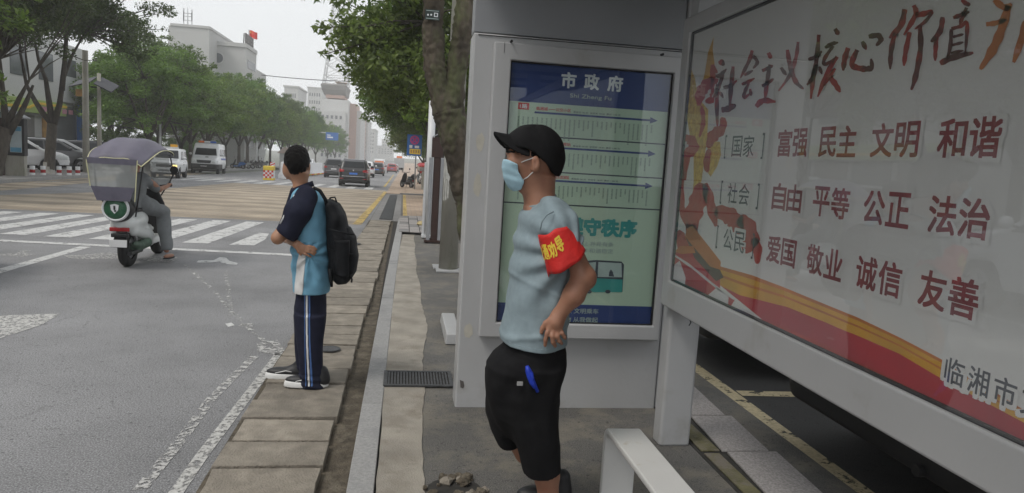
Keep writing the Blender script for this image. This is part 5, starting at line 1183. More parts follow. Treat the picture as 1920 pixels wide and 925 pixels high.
        piece('rear_plate', 'plate_blue' if kind == 'suv' else 'plate_white', [(-.24, .72), (.24, .72), (.24, .84), (-.24, .84)], 'yz', -1, .02); piece('rear_trim', 'chrome', [(-.7, .60), (.7, .60), (.7, .63), (-.7, .63)], 'yz', -1, .02)
        piece('rear_bumper', 'car_trim', [(-w2 + .05, .28), (w2 - .05, .28), (w2 - .05, .44), (-w2 + .05, .44)], 'yz', -1, .03, .03)
        piece('grille', 'car_trim', [(-.4, .56), (.4, .56), (.46, .80), (-.46, .80)], 'yz', 1, .016); piece('front_bumper', 'car_trim', [(-w2 + .05, .28), (w2 - .05, .28), (w2 - .05, .42), (-w2 + .05, .42)], 'yz', 1, .02, .03)
        pr = ell((-2.26 if kind == 'suv' else -2.38, 0, .98), (.02, .05, .05)); lo, hi = bb([pr], .02); sdf('badge', lo, hi, .012, [pr], 'chrome', t)
        if kind == 'suv':
            for s_ in (-1, 1): G().tube([(-1.5, s_ * .62, 1.64), (-1.2, s_ * .62, 1.70), (.1, s_ * .62, 1.70), (.4, s_ * .62, 1.62)], .018, 6).build('roof_rail', 'chrome', t)
            G().tube([(-2.0, -.45, .34), (-2.30, -.45, .33)], .03, 10).build('exhaust', 'car_trim', t)
    G().box((xr + .35, -w2 + .2, .20), (xf - .35, w2 - .2, .34)).build('underbody', 'car_trim', t)
    return t
def place(root, p, heading):
    """heading in degrees, 0 = +X, 90 = down the street away from us"""
    root.location = (p[0], p[1], gz(p[1]) + (p[2] if len(p) > 2 else 0)); root.rotation_euler = (0, math.atan(SLOPE) * math.sin(rad(heading)) if Y0 < p[1] < Y1 else 0, rad(heading)); return root
def repaint(root, old, new):
    for ch in root.children_recursive:
        if ch.type == 'MESH' and ch.data.materials and ch.data.materials[0] == MATS[old]:
            ch.data = ch.data.copy(); ch.data.materials[0] = MATS[new]
    return root
suv = make_car('suv', 'paint_car_black', 'black SUV driving away with red tail lights and a blue number plate', 'cars driving down the street')
place(suv, (-2.98, 46.6), 91)
mpv = make_car('mpv', 'paint_car_grey', 'dark grey MPV driving away just left of the black SUV', 'cars driving down the street')
place(mpv, (-6.15, 68.5), 91)
box = make_car('boxy', 'paint_car_white', 'small boxy white SUV facing us with one yellow headlight lit')
place(box, (-13.3, 44.2), -83)
o = thing('roof_beacon', 'small yellow light bar on the roof of the boxy white SUV', 'light bar', (-13.3, 44.6, gz(44.6) + 1.67))
o.parent = None
G().box((-13.75, 44.5, gz(44.6) + 1.69), (-12.95, 44.7, gz(44.6) + 1.75)).build('bar', 'white_metal', o); G().box((-13.35, 44.5, gz(44.6) + 1.75), (-12.98, 44.68, gz(44.6) + 1.90)).build('lamp', mat('beacon_yellow', (.7, .36, .04), .3), o, bevel=.02)
pv = make_car('van', 'paint_car_white', 'white police van with a blue and orange light bar on its roof, facing us'); pv['category'] = 'van'
for (y0, y1, m_) in ((-.62, -.22, 'beacon_orange'), (-.22, .20, 'white_metal'), (.20, .60, 'beacon_blue')): G().box((.75, y0, 2.30), (1.05, y1, 2.44)).build('light_bar', m_, pv, bevel=.03)
place(pv, (-14.75, 58.6), -84)
# parked cars on the left lot
wsuv = repaint(dup(suv, (0, 0, 0), 0, 'white SUV parked behind the small kiosk and the forked tree', 'cars parked on the left'), 'paint_car_black', 'paint_car_white'); place(wsuv, (-18.5, 37.9, .12), 32)
gsuv = repaint(dup(suv, (0, 0, 0), 0, 'dark grey SUV parked right behind the forked tree trunk', 'cars parked on the left'), 'paint_car_black', 'paint_car_grey'); place(gsuv, (-18.7, 41.9, .12), 32)
c3 = repaint(dup(mpv, (0, 0, 0), 0, 'silver grey car parked behind the two street poles', 'cars parked on the left'), 'paint_car_grey', 'paint_car_silver'); place(c3, (-20.2, 46.2, .12), 34)
c4 = repaint(dup(mpv, (0, 0, 0), 0, 'dark car parked at the right end of the row behind the scooter canopy', 'cars parked on the left'), 'paint_car_grey', 'paint_car_dark'); place(c4, (-18.6, 48.6, .12), 34)
c5 = dup(wsuv, (0, 0, 0), 0, 'white car nose cut by the left edge of the view, beside the kiosk', 'cars parked on the left'); place(c5, (-20.5, 34.6, .12), 30)
wv = dup(box, (0, 0, 0), 0, 'tall white van parked behind the white SUV', 'cars parked on the left'); wv['category'] = 'van'; place(wv, (-22.4, 45.6, .12), 30); wv.scale = (1.35, 1.2, 1.28)
# far traffic
rear = [('dark red car with its brake lights on just beyond the distant white van', 'paint_car_black', 'paint_car_red', (-2.0, 132), 91), ('small dark car beyond the black SUV, its right side showing', 'paint_car_black', 'paint_car_dark', (-3.2, 92), 91), ('white car with red lights mostly hidden behind the black SUV', 'paint_car_black', 'paint_car_white', (-3.9, 78), 91), ('silver car far down the right lane', 'paint_car_black', 'paint_car_silver', (-1.9, 160), 91), ('white car coming towards us beyond the white barrier', 'paint_car_black', 'paint_car_white', (-13.2, 104), -88)]
for lb, a, b, p, hd_ in rear: place(repaint(dup(suv, (0, 0, 0), 0, lb, 'distant cars'), a, b), p, hd_)
fv = dup(pv, (0, 0, 0), 0, 'distant white van with orange markings on its rear driving away'); place(fv, (-3.9, 121), 91)
for ch in [c for c in fv.children if c.name.startswith(('light_bar', 'side_stripe'))]: bpy.data.objects.remove(ch)
G().box((-2.70, -.7, 1.45), (-2.66, .7, 1.95)).build('rear_marking', 'beacon_orange').parent = fv
ft = thing('truck', 'distant truck with an orange top far down the street', 'truck', (-1.0, 172, gz(172)))
G().box((-2.1, 172, gz(172) + .9), (.2, 177, gz(172) + 3.1)).build('cargo_box', 'paint_car_silver', ft, bevel=.05); G().box((-2.05, 177.1, gz(172) + .5), (.15, 178.6, gz(172) + 2.6)).build('cab', 'paint_car_white', ft, bevel=.08)
G().box((-1.6, 172, gz(172) + 3.11), (-.3, 173, gz(172) + 3.6)).build('roof_sign', 'beacon_orange', ft); G().box((-2.0, 172.3, gz(172) + .35), (.1, 178, gz(172) + .88)).build('chassis', 'car_trim', ft)
for x in (-2.0, -.05):
    for y in (173, 177.6): G().lathe([(0, -.12), (.42, -.12), (.42, .12), (0, .12)], (x, y, gz(172) + .42), 'x', 14).build('wheel', 'tyre', ft)
# dark cars in the lot behind the poster panel
d1 = repaint(dup(suv, (0, 0, 0), 0, 'black car parked tail first behind the poster panel, only its low bumper showing', 'black cars behind the poster panel'), 'paint_car_black', 'paint_car_black'); place(d1, (4.66, 3.27), 0)
d2 = dup(suv, (0, 0, 0), 0, 'black car in the next bay, seen through the gap right of the shelter post', 'black cars behind the poster panel'); place(d2, (4.72, 6.05), 0)
# a white car at the kerb out of view on the left, mirrored in the poster glass
d3 = repaint(dup(suv, (0, 0, 0), 0, 'white car in the near lane just outside the view, mirrored in the poster glass'), 'paint_car_black', 'paint_car_white'); place(d3, (-5.6, 7.1), 90)

# ---------------------------------------------------------------- electric scooter with rain canopy, and its rider
mat('scooter_body', (.60, .62, .61), .3, .06, 5, coat=.4); mat('canopy_violet', (.115, .108, .145), .6, .15, 6, .1, 60); mat('canopy_grey', (.22, .20, .21), .6, .15, 6); mat('canopy_edge', (.58, .56, .34), .6, .1)
mat('case_green', (.022, .095, .045), .4, .35, 60); mat('frame_black', (.012, .012, .013), .4, .1, 10); mat('motor_green', (.06, .10, .07), .5, .3, 12)
glassmat('clear_film', (.80, .82, .80), 1.4, .15, haze=.38, hazecol=(.55, .57, .56))
sc = thing('electric_scooter', 'pale electric scooter with a violet rain canopy and a round green rear case', 'scooter')
def T(p): return p
for y_ in (0., 1.22):
    wh = G().lathe([(.14, -.05), (.215, -.055), (.235, -.03), (.235, .03), (.215, .055), (.14, .05)], (0, y_, .235), 'x', 26, False).build('wheel', 'tyre', sc, smooth=True)
    G().lathe([(0, -.05), (.05, -.05), (.14, -.03), (.14, .03), (.05, .05), (0, .05)], (0, y_, .235), 'x', 18, False).build('rim', 'rim_metal', wh)
bodyp = [(ell((0, .12, .58), (.175, .36, .15)), 0), (ell((0, -.12, .56), (.150, .18, .13)), .06), (cap((-.10, -.10, .46), (-.12, .40, .36), .06, .07), .06), (cap((.10, -.10, .46), (.12, .40, .36), .06, .07), .06), (rbox((0, .72, .27), (.15, .28, .05), .03), .06), (rbox((0, .42, .36), (.14, .1, .14), .04), .06)]
lo, hi = bb(bodyp, .02); sdf('body', lo, hi, .012, bodyp, 'scooter_body', sc, cuts=[lambda X, Y, Z: -(np.sqrt(Y ** 2 + (Z - .235) ** 2) - .285) - 10 * (np.abs(X) > .075)])
fp = [(stack([(.28, 0, 1.02, .15, .03), (.5, 0, .99, .19, .045), (.75, 0, .92, .17, .05), (.95, 0, .86, .10, .05)], 2.5), 0)]; lo, hi = bb(fp, .02); sdf('front_shield', lo, hi, .012, fp, 'frame_black', sc)
pr = [(ell((0, .14, .72), (.135, .36, .055)), 0)]; lo, hi = bb(pr, .02); sdf('seat', lo, hi, .012, pr, 'frame_black', sc)
for s_ in (-1, 1): G().tube([(s_ * .07, 1.22, .235), (s_ * .07, 1.12, .50), (s_ * .05, 1.05, .62)], .022, 8).build('fork', 'frame_black', sc, smooth=True)
pr = [(ell((0, 1.2, .40), (.07, .24, .12)), 0)]; lo, hi = bb(pr, .02); sdf('front_mudguard', lo, hi, .012, pr, 'scooter_body', sc, cuts=[lambda X, Y, Z: -(np.sqrt((Y - 1.22) ** 2 + (Z - .235) ** 2) - .265)])
G().tube([(-.29, .80, 1.01), (-.18, .86, 1.0), (0, .88, .97), (.18, .86, 1.0), (.29, .80, 1.01)], .016, 8).build('handlebar', 'frame_black', sc, smooth=True)
for s_ in (-1, 1):
    G().tube([(s_ * .26, .82, 1.03), (s_ * .30, .86, 1.18)], .007, 6).build('mirror_stem', 'frame_black', sc); G().lathe([(0, -.006), (.055, -.006), (.055, .006), (0, .006)], (s_ * .31, .86, 1.22), 'y', 14).build('mirror', 'frame_black', sc)
G().box((-.115, -.305, .475), (.115, -.275, .525)).build('tail_light', 'lamp_red', sc, bevel=.01); G().box((-.10, -.30, .40), (.10, -.24, .45)).build('tail_panel', 'frame_black', sc, bevel=.01)
G().box((-.10, -.345, .285), (.10, -.335, .375)).build('number_plate', 'plate_white', sc, bevel=.002)
g = G(); g.prism([(-.085, -.33, .28), (.085, -.33, .28), (.06, -.20, .50), (-.06, -.20, .50)], (0, .015, 0)); g.build('rear_mudguard', 'frame_black', sc)
pr = [(cap((.09, -.02, .24), (.13, .28, .28), .06, .07), 0), (cap((.12, -.12, .30), (.12, .05, .27), .035, .05), .02)]; lo, hi = bb(pr, .02); sdf('motor', lo, hi, .01, pr, 'motor_green', sc)
for s_ in (-1, 1): G().tube([(s_ * .11, -.02, .27), (s_ * .10, -.10, .55)], .022, 10).build('shock_absorber', 'chrome', sc, smooth=True)
G().tube([(-.10, .42, .22), (-.16, .40, .05)], .012, 6).build('stand', 'frame_black', sc); G().tube([(.11, -.28, .20), (.12, .1, .20)], .03, 8).build('exhaust_guard', 'frame_black', sc)
# round case on the back
cs = G().lathe([(0, .10), (.145, .10), (.170, .06), (.178, 0), (.170, -.07), (.145, -.105), (0, -.105)], (-.01, -.28, .765), 'y', 30, False).build('rear_case', 'frame_black', sc, smooth=True)
G().lathe([(.130, -.118), (.138, -.128), (.154, -.124), (.160, -.105), (.130, -.105)], (-.01, -.28, .765), 'y', 30, False).build('ring', 'white_metal', cs, smooth=True)
G().lathe([(0, -.138), (.08, -.133), (.134, -.118), (.134, -.105)], (-.01, -.28, .765), 'y', 30, False).build('disc', 'case_green', cs, smooth=True)
E_ = [(-.048, .045), (0, .058), (.048, .045), (.039, -.017), (0, -.062), (-.039, -.017)]
G().prism([(x - .01, -.426, .765 + z) for x, z in E_], (0, .008, 0)).build('emblem', 'white_metal', cs)
G().box((-.020, -.432, .752), (.000, -.425, .80)).box((-.012, -.4325, .730), (.010, -.4265, .747)).build('emblem_mark', 'frame_black', cs)
# canopy: ribbed roof, clear curtain, violet skirt, yellow piping
def cz(x, y):
    u = x / .42; v = (y - .2) / .65
    return 1.630 - .17 * abs(u) ** 2.2 - (.25 if v < 0 else .13) * abs(v) ** 2.2 - .010 * math.cos(x * 20)
g = G(); nx_, ny2 = 20, 22; v = []
for j in range(ny2 + 1):
    for i in range(nx_ + 1):
        u = -1 + 2 * i / nx_; y_ = -.45 + 1.27 * j / ny2; ww = .385 * (1 - .22 * abs((y_ - .2) / .65) ** 3); x = u * ww; v.append((x, y_, cz(x, y_)))
f = [(j * (nx_ + 1) + i, j * (nx_ + 1) + i + 1, (j + 1) * (nx_ + 1) + i + 1, (j + 1) * (nx_ + 1) + i) for j in range(ny2) for i in range(nx_)]
cp = g.add(v, f).build('canopy', 'canopy_violet', sc, smooth=True); m_ = cp.modifiers.new('s', 'SOLIDIFY'); m_.thickness = .006
def cedge(u, y_): ww = .385 * (1 - .22 * abs((y_ - .2) / .65) ** 3); return (u * ww, y_, cz(u * ww, y_))
G().tube([cedge(-1, -.45 + 1.27 * k / 12) for k in range(13)], .006, 6).build('canopy_piping', 'canopy_edge', cp); G().tube([cedge(1, -.45 + 1.27 * k / 12) for k in range(13)], .006, 6).build('canopy_piping', 'canopy_edge', cp)
G().tube([cedge(-1 + 2 * k / 12, -.45) for k in range(13)], .006, 6).build('canopy_piping', 'canopy_edge', cp)
for y_ in (-.1, .3, .65): G().tube([tuple(np.array(cedge(-1 + 2 * k / 12, y_)) - [0, 0, .01]) for k in range(13)], .008, 6).build('canopy_rib', 'frame_black', cp)
bx = lambda x, z: (x, -.47 - .03 * math.cos(x * 3) + (1.35 - z) * .10, z)
def curtain(name, xs0, xs1, z0, z1, m, wob=.006):
    g = G(); v = []; n1_, n2_ = 18, 10
    for j in range(n2_ + 1):
        t_ = j / n2_; z = z0 + (z1 - z0) * t_
        for i in range(n1_ + 1):
            x = (xs0[0] + (xs0[1] - xs0[0]) * t_) + ((xs1[0] + (xs1[1] - xs1[0]) * t_) - (xs0[0] + (xs0[1] - xs0[0]) * t_)) * i / n1_
            p = bx(x, z); v.append((p[0], p[1] + wob * math.sin(x * 40 + z * 10), p[2]))
    f = [(j * (n1_ + 1) + i, j * (n1_ + 1) + i + 1, (j + 1) * (n1_ + 1) + i + 1, (j + 1) * (n1_ + 1) + i) for j in range(n2_) for i in range(n1_)]
    return g.add(v, f).build(name, m, sc, smooth=True)
curtain('clear_curtain', (-.27, -.29), (.24, .27), 1.03, 1.30, 'clear_film', .012); curtain('skirt', (-.20, -.26), (.17, .23), .86, 1.03, 'canopy_violet'); curtain('curtain_header', (-.29, -.29), (.27, .27), 1.30, 1.37, 'canopy_violet')
for a, b in (((-.29, 1.34), (-.26, 1.03)), ((.275, 1.36), (.23, .86))): G().tube([tuple(np.array(bx(*a)) - [0, .012, 0]), tuple(np.array(bx(*b)) - [0, .012, 0])], .006, 6).build('curtain_piping', 'canopy_edge', sc)
for s_ in (-1, 1):
    G().tube([(s_ * .12, -.10, .62), (s_ * .24, -.34, .95), (s_ * .28, -.3, 1.35)], .009, 6).build('canopy_pole', 'frame_black', sc); G().tube([(s_ * .10, 1.0, .85), (s_ * .28, .95, 1.15), (s_ * .28, .78, 1.42)], .009, 6).build('canopy_pole', 'frame_black', sc)
g = G(); g.loft([[(.30 * math.sin(a), .66 + .14 * math.cos(a) + (1.42 - z) * .35, z) for a in np.linspace(-1.2, 1.2, 11)] for z in (.98, 1.2, 1.42)], False, False).build('windscreen', 'clear_film', sc, smooth=True)

rd = thing('person', 'scooter rider in grey shirt and loose grey trousers with feet dangling', 'person')
P_ = [(ell((0, .28, 1.33), (.075, .092, .11)), 0), (cap((0, .26, 1.24), (0, .24, 1.16), .05, .055), .03), (cap((0, .22, 1.08), (0, .18, .84), .12, .13), .04), (ell((.0, .37, 1.315), (.015, .02, .02)), .015)]
for s_ in (-1, 1):
    P_ += [(cap((s_ * .17, .24, 1.10), (s_ * .24, .46, .97), .04, .035), .03), (cap((s_ * .24, .46, .97), (s_ * .255, .76, 1.0), .036, .026), .015), (ell((s_ * .262, .80, 1.015), (.026, .045, .028)), .015), (ell((s_ * .075, .28, 1.32), (.01, .018, .028)), .005)]
    for q in range(4): P_ += [(cap((s_ * (.235 + .018 * q), .82, 1.03), (s_ * (.235 + .018 * q), .845, 1.01), .009, .008), .004), (cap((s_ * (.235 + .018 * q), .845, 1.01), (s_ * (.235 + .018 * q), .83, .99), .008, .007), .004)]
    P_ += [(cap((s_ * .22, .78, 1.01), (s_ * .215, .81, .99), .010, .008), .006)]
    kx, fx = (.25, .34) if s_ > 0 else (-.24, -.22)
    P_ += [(cap((s_ * .09, .22, .80), (kx, .58, .66), .085, .06), .03), (cap((kx, .58, .66), (fx, .42, .16), .055, .034), .02), (ell((fx + s_ * .01, .49, .075), (.038, .11, .03), s_ * -.3), .02)]
lo, hi = bb(P_); Fb = Field(lo, hi, .011)
for p in P_: Fb.add(*p)
Fb.build('body', 'skin_tan', rd)
hr = [(ell((0, .265, 1.35), (.085, .10, .11)), 0)]; lo, hi = bb(hr); sdf('hair', lo, hi, .011, hr, 'hair_black', rd, cuts=[lambda X, Y, Z: np.maximum(1.28 - Z, 0) + (Y - .33) * .9], ripple=waves(3, 90, .003))
st = [(stack([(.74, -.02, .17, .17, .16), (.85, -.02, .18, .165, .155), (1.0, -.02, .20, .175, .15), (1.12, -.01, .22, .18, .13), (1.19, 0, .24, .10, .09)], 2.3), 0)] + [(cap((s_ * .14, .24, 1.11), (s_ * .205, .42, .99), .065, .06), .04) for s_ in (-1, 1)]
lo, hi = bb(st, .03); sdf('shirt', lo, hi, .011, st, 'cloth_grey', rd, ripple=waves(6, 32, .006, 8))
tr = []
for s_ in (-1, 1):
    kx, fx = (.25, .34) if s_ > 0 else (-.24, -.22); tr += [(cap((s_ * .08, .20, .80), (kx, .57, .66), .12, .085), .04), (cap((kx, .57, .66), ((kx + fx) / 2, .50, .40), .088, .085), .03), (cap(((kx + fx) / 2, .50, .40), (fx, .43, .20), .085, .07), .03)]
lo, hi = bb(tr, .03); sdf('trousers', lo, hi, .011, tr, 'cloth_grey', rd, ripple=waves(7, 34, .007, 8), cuts=[lambda X, Y, Z: .165 - Z])
for fx, s_ in ((.35, 1), (-.23, -1)): pr = [(ell((fx, .50, .05), (.042, .125, .02), -s_ * .3), 0)]; lo, hi = bb(pr, .01); sdf('slipper', lo, hi, .008, pr, 'shoe_black', rd)
for o in (sc, rd): o.location = (-3.42, 9.72, 0); o.rotation_euler = (0, 0, rad(1))

# ================================================================ TREES
mat('bark', (.060, .050, .040), .95, .45, 9., .9, 28, col2=(.10, .095, .07), patch=(.55, .7), psc=4, stretch=(1, 1, .35))
mat('bark_white', (.34, .33, .30), .95, .2, 9.)
leafmat('leaf_backlit', (.016, .034, .009), (.075, .125, .03)); leafmat('leaf_dark', (.022, .052, .010), (.10, .185, .034)); leafmat('leaf_mid', (.032, .078, .012), (.155, .26, .040)); leafmat('leaf_light', (.09, .19, .03), (.24, .40, .06)); leafmat('leaf_near', (.028, .054, .010), (.14, .215, .042))  # first pair darkened to put back-lit shade into the forked trees' leaves
def leaves(centres, radii, n, size, seed, squash=.7, up=.55, droop=0.):
    """n small pointed leaves scattered through each clump"""
    r = np.random.RandomState(seed); rad_ = np.asarray(radii, float); cn = np.maximum(5, n * np.clip((rad_ / np.median(rad_)) ** 2, .04, 1.3)).astype(int)
    C = np.repeat(np.asarray(centres, float), cn, 0); Rr = np.repeat(rad_, cn)
    d = r.randn(len(C), 3); d /= np.linalg.norm(d, axis=1)[:, None]; q = r.rand(len(C)) ** .42
    P = C + d * (Rr * q)[:, None] * np.array([1, 1, squash]); nn = r.randn(len(C), 3) + d * .5 + np.array([0, 0, up]); nn /= np.linalg.norm(nn, axis=1)[:, None]
    a = np.cross(nn, r.randn(len(C), 3)); a /= np.linalg.norm(a, axis=1)[:, None]; a[:, 2] -= droop; b = np.cross(nn, a); b /= np.linalg.norm(b, axis=1)[:, None]
    s = size * r.uniform(.6, 1.35, len(C))[:, None]
    V = np.stack([P - a * s, P + b * s * .42 + nn * s * .08, P + a * s, P - b * s * .42 + nn * s * .08], 1).reshape(-1, 3)
    return V, np.arange(len(V)).reshape(-1, 4)
def crownclumps(seed, cz_, R_, Rz, n, hollow=.45):
    r = np.random.RandomState(seed); C, Q = [], []
    lob = r.randn(7, 3); lob /= np.linalg.norm(lob, axis=1)[:, None]; la = r.uniform(-.28, .26, 7)
    while len(C) < n:
        d = r.randn(3); d /= np.linalg.norm(d)
        if d[2] < -.75: continue
        k = 1 + sum(la[i] * max(0, float(d @ lob[i])) ** 3 for i in range(7))
        q = hollow + (1 - hollow) * r.rand() ** .6
        if d[2] < 0: q *= 1.0
        C.append([d[0] * R_ * q * k, d[1] * R_ * q * k, cz_ + d[2] * Rz * q * k]); Q.append(r.uniform(.42, .85) * (R_ / 3.5))
        if len(C) % 4 == 0:          # loose sprays that break the outline
            q = r.uniform(.98, 1.2); C.append([d[0] * R_ * q * k, d[1] * R_ * q * k, cz_ + d[2] * Rz * q * k - .1]); Q.append(r.uniform(.15, .38) * (R_ / 3.5))
    return C, Q
def tree(name, label, seed, H, R_, fork, tr, mleaf='leaf_mid', nclump=150, nl=95, size=.13, lean=(0, 0), group=None, limbs=4, white=0.):
    r = random.Random(seed); t = thing(name, label, 'tree', (0, 0, 0), 0, group); cz_ = fork + (H - fork) * .52; Rz = (H - fork) * .5
    g = G(); top = (lean[0] * .5, lean[1] * .5, fork)
    g.tube([(0, 0, -.15), (0, 0, .05), (lean[0] * .1 + r.uniform(-.04, .04), r.uniform(-.04, .04), fork * .5), top], [tr * 1.45, tr * 1.1, tr * .92, tr * .88], 12)
    C, Q = crownclumps(seed, cz_, R_, Rz, nclump)
    ends = []
    for k in range(limbs):
        a = 6.283 * k / limbs + r.uniform(-.4, .4); e = (top[0] + math.cos(a) * R_ * .5, top[1] + math.sin(a) * R_ * .5, cz_ + Rz * r.uniform(-.1, .45))
        m_ = [top, (top[0] + (e[0] - top[0]) * .35, top[1] + (e[1] - top[1]) * .35, top[2] + (e[2] - top[2]) * .30), (top[0] + (e[0] - top[0]) * .72, top[1] + (e[1] - top[1]) * .72, top[2] + (e[2] - top[2]) * .68), e]
        g.tube(m_, [tr * .62, tr * .5, tr * .33, tr * .12], 8); ends += m_[1:]
    for i in range(0, len(C), 2):
        e = min(ends, key=lambda q: sum((q[j] - C[i][j]) ** 2 for j in range(3))); mid_ = [(e[j] + C[i][j]) / 2 + r.uniform(-.1, .1) for j in range(3)]
        g.tube([e, mid_, C[i]], [tr * .16, tr * .10, .012], 5, False)
    g.build('trunk', 'bark', t, smooth=True)
    if white: G().tube([(0, 0, -.1), (0, 0, .05), (lean[0] * .04, 0, white)], [tr * 1.50, tr * 1.14, tr * 1.06], 12, False).build('whitewash', 'bark_white', t, smooth=True)
    V, F_ = leaves(C, Q, nl, size, seed); fastmesh('crown', V, F_, mleaf, t, False); return t
tL = [tree('street_tree', 'x', 11, 10.6, 3.7, 2.5, .19, 'leaf_mid', 170, 165, .11, group='street trees on the left'), tree('street_tree', 'x', 12, 11.2, 3.6, 2.7, .20, 'leaf_dark', 170, 165, .11, group='street trees on the left'), tree('street_tree', 'x', 13, 10.2, 3.9, 2.4, .18, 'leaf_mid', 170, 165, .11, group='street trees on the left')]
lab = ['broad round street tree whose trunk rises behind the scooter canopy', 'street tree above the gap between the scooter canopy and the boxy white SUV', 'street tree right behind the boxy white SUV', 'street tree between the boxy SUV and the police van', 'street tree just behind the police van', 'tall street tree with a paler crown in front of the grey flag building', 'street tree in front of the stepped side of the grey building', 'street tree left of the thin white posts', 'street tree above the yellow and red checked bin', 'street tree right behind the head of the student', 'street tree above the start of the white barrier', 'street tree left of the blue direction sign', 'street tree directly behind the blue direction sign', 'street tree just right of the blue direction sign', 'small looking street tree below the pagoda tower', 'far street tree left of the distant white van', 'farthest street tree at the end of the left row']
Ys = [52.5, 57, 60.5, 66, 72, 78.5, 85, 92, 99, 107, 116, 126, 137, 150, 166, 186, 212]
for i, (lb, y) in enumerate(zip(lab, Ys)):
    o = tL[i] if i < 3 else dup(tL[i % 3], (0, 0, 0)); r_ = random.Random(i); o['label'] = lb
    o.location = (LEFTEDGE(y) - 1.5 + r_.uniform(-.4, .4), y, gz(y) + .12); o.rotation_euler = (0, 0, r_.uniform(0, 6)); k = r_.uniform(.93, 1.08); o.scale = (k, k, k * r_.uniform(.81, .88) * (1.17 if y > 80 else 1))
for i, (y, lb) in enumerate([(70, 'dark tree in the back row behind the police van'), (82, 'dark tree in the back row left of the white posts'), (68, 'bright bushy tree behind the two street poles'), (95, 'dark tree in the back row above the parked motorbikes'), (112, 'dark tree in the back row behind the white barrier'), (130, 'dark tree in the back row near the blue direction sign')]):
    o = dup(tL[(i + 1) % 3], (LEFTEDGE(y) - 9.2, y, gz(y)), i * 1.3, lb, 'trees of the back row', (.95, .95, .85))
# the two near left trees
def forked(seed, p, label, H, limbpts, tr, R_, cz_, Rz, nclump, white=0.):
    t = thing('forked_tree', label, 'tree', p); g = G(); px_, py_, pz = p
    g.tube([(px_, py_, pz - .1), (px_, py_, pz + .1), limbpts[0][0]], [tr * 1.4, tr * 1.1, tr * .95], 12)
    for L in limbpts: g.tube(L, [tr * .60, tr * .46, tr * .36, tr * .18][:len(L)] if len(L) <= 4 else list(np.linspace(tr * .72, tr * .15, len(L))), 9)
    C, Q = crownclumps(seed, cz_, R_, Rz, nclump, .25); C = [[c[0] + px_, c[1] + py_, c[2]] for c in C]; r = random.Random(seed)
    ends = [q for L in limbpts for q in L[1:]]
    for i in range(0, len(C), 2):
        e = min(ends, key=lambda q: sum((q[j] - C[i][j]) ** 2 for j in range(3))); g.tube([e, [(e[j] + C[i][j]) / 2 + r.uniform(-.12, .12) for j in range(3)], C[i]], [tr * .15, tr * .09, .012], 5, False)
    g.build('trunk', 'bark', t, smooth=True)
    if white: G().tube([(px_, py_, pz - .05), (px_, py_, pz + .1), (px_, py_, pz + white)], [tr * 1.42, tr * 1.14, tr * 1.08], 12, False).build('whitewash', 'bark_white', t, smooth=True)
    V, F_ = leaves(C, Q, 240, .088, seed); fastmesh('crown', V, F_, 'leaf_backlit', t, False); return t
b = gnd(92, 330); Yb = b[1]
Wt = lambda x, y, dy=0: W(x, y, Yb + dy)
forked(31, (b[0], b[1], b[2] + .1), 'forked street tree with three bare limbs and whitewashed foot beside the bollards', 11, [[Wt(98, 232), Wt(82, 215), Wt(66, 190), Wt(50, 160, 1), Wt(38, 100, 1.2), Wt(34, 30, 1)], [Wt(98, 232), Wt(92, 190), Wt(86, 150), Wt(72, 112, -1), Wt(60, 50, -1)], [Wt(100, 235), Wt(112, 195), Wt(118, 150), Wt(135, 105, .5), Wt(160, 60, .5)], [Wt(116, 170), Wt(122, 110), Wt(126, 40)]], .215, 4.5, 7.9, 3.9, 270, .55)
a_ = np.array([-16.1, 31.6, gz(31.6) + .1]); Ya = 31.6; Wa = lambda x, y, dy=0: W(x, y, Ya + dy)
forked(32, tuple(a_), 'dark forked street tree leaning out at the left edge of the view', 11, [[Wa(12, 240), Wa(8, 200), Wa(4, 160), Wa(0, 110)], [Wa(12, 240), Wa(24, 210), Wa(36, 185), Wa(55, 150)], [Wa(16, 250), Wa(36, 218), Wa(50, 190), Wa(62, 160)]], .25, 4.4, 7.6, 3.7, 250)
for i, (y, lb) in enumerate([(23.0, 'street tree outside the left of the view, first of those mirrored in the poster'), (19, 'street tree outside the left of the view, second of those mirrored in the poster'), (12.5, 'street tree outside the left of the view, third of those mirrored in the poster'), (5.5, 'street tree outside the left of the view, last of those mirrored in the poster')]):
    dup(tL[i % 3], (LEFTEDGE(y) - 1.8, y, gz(y) + .1), i * 2., lb, 'street trees on the left')
# right side trees
rt = tree('roadside_tree', 'big roadside tree whose crown hangs over the right side of the street', 41, 6.9, 3.75, 1.9, .20, 'leaf_near', 230, 270, .085, group='roadside trees on the right', limbs=5)
rt.location = (1.75, 20.0, gz(21.5) + .05)
for i, (x, y, k, lb) in enumerate([(1.9, 33, 1.12, 'roadside tree behind the blue no parking sign, its crown low over the street'), (2.3, 46, 1.12, 'roadside tree further along, crown just above the no parking sign'), (2.6, 62, 1.05, 'roadside tree far on the right above the distant cars'), (2.4, 84, .9, 'farthest roadside tree on the right')]):
    o = dup(rt, (x, y, gz(y)), i * 1.9 + 1, lb, 'roadside trees on the right', (k, k, k * .98))
yt = tree('young_tree', 'young bright green tree beside the blue no parking sign', 43, 4.5, 1.05, 2.7, .05, 'leaf_light', 60, 120, .075); yt.location = (.95, 30, gz(30))
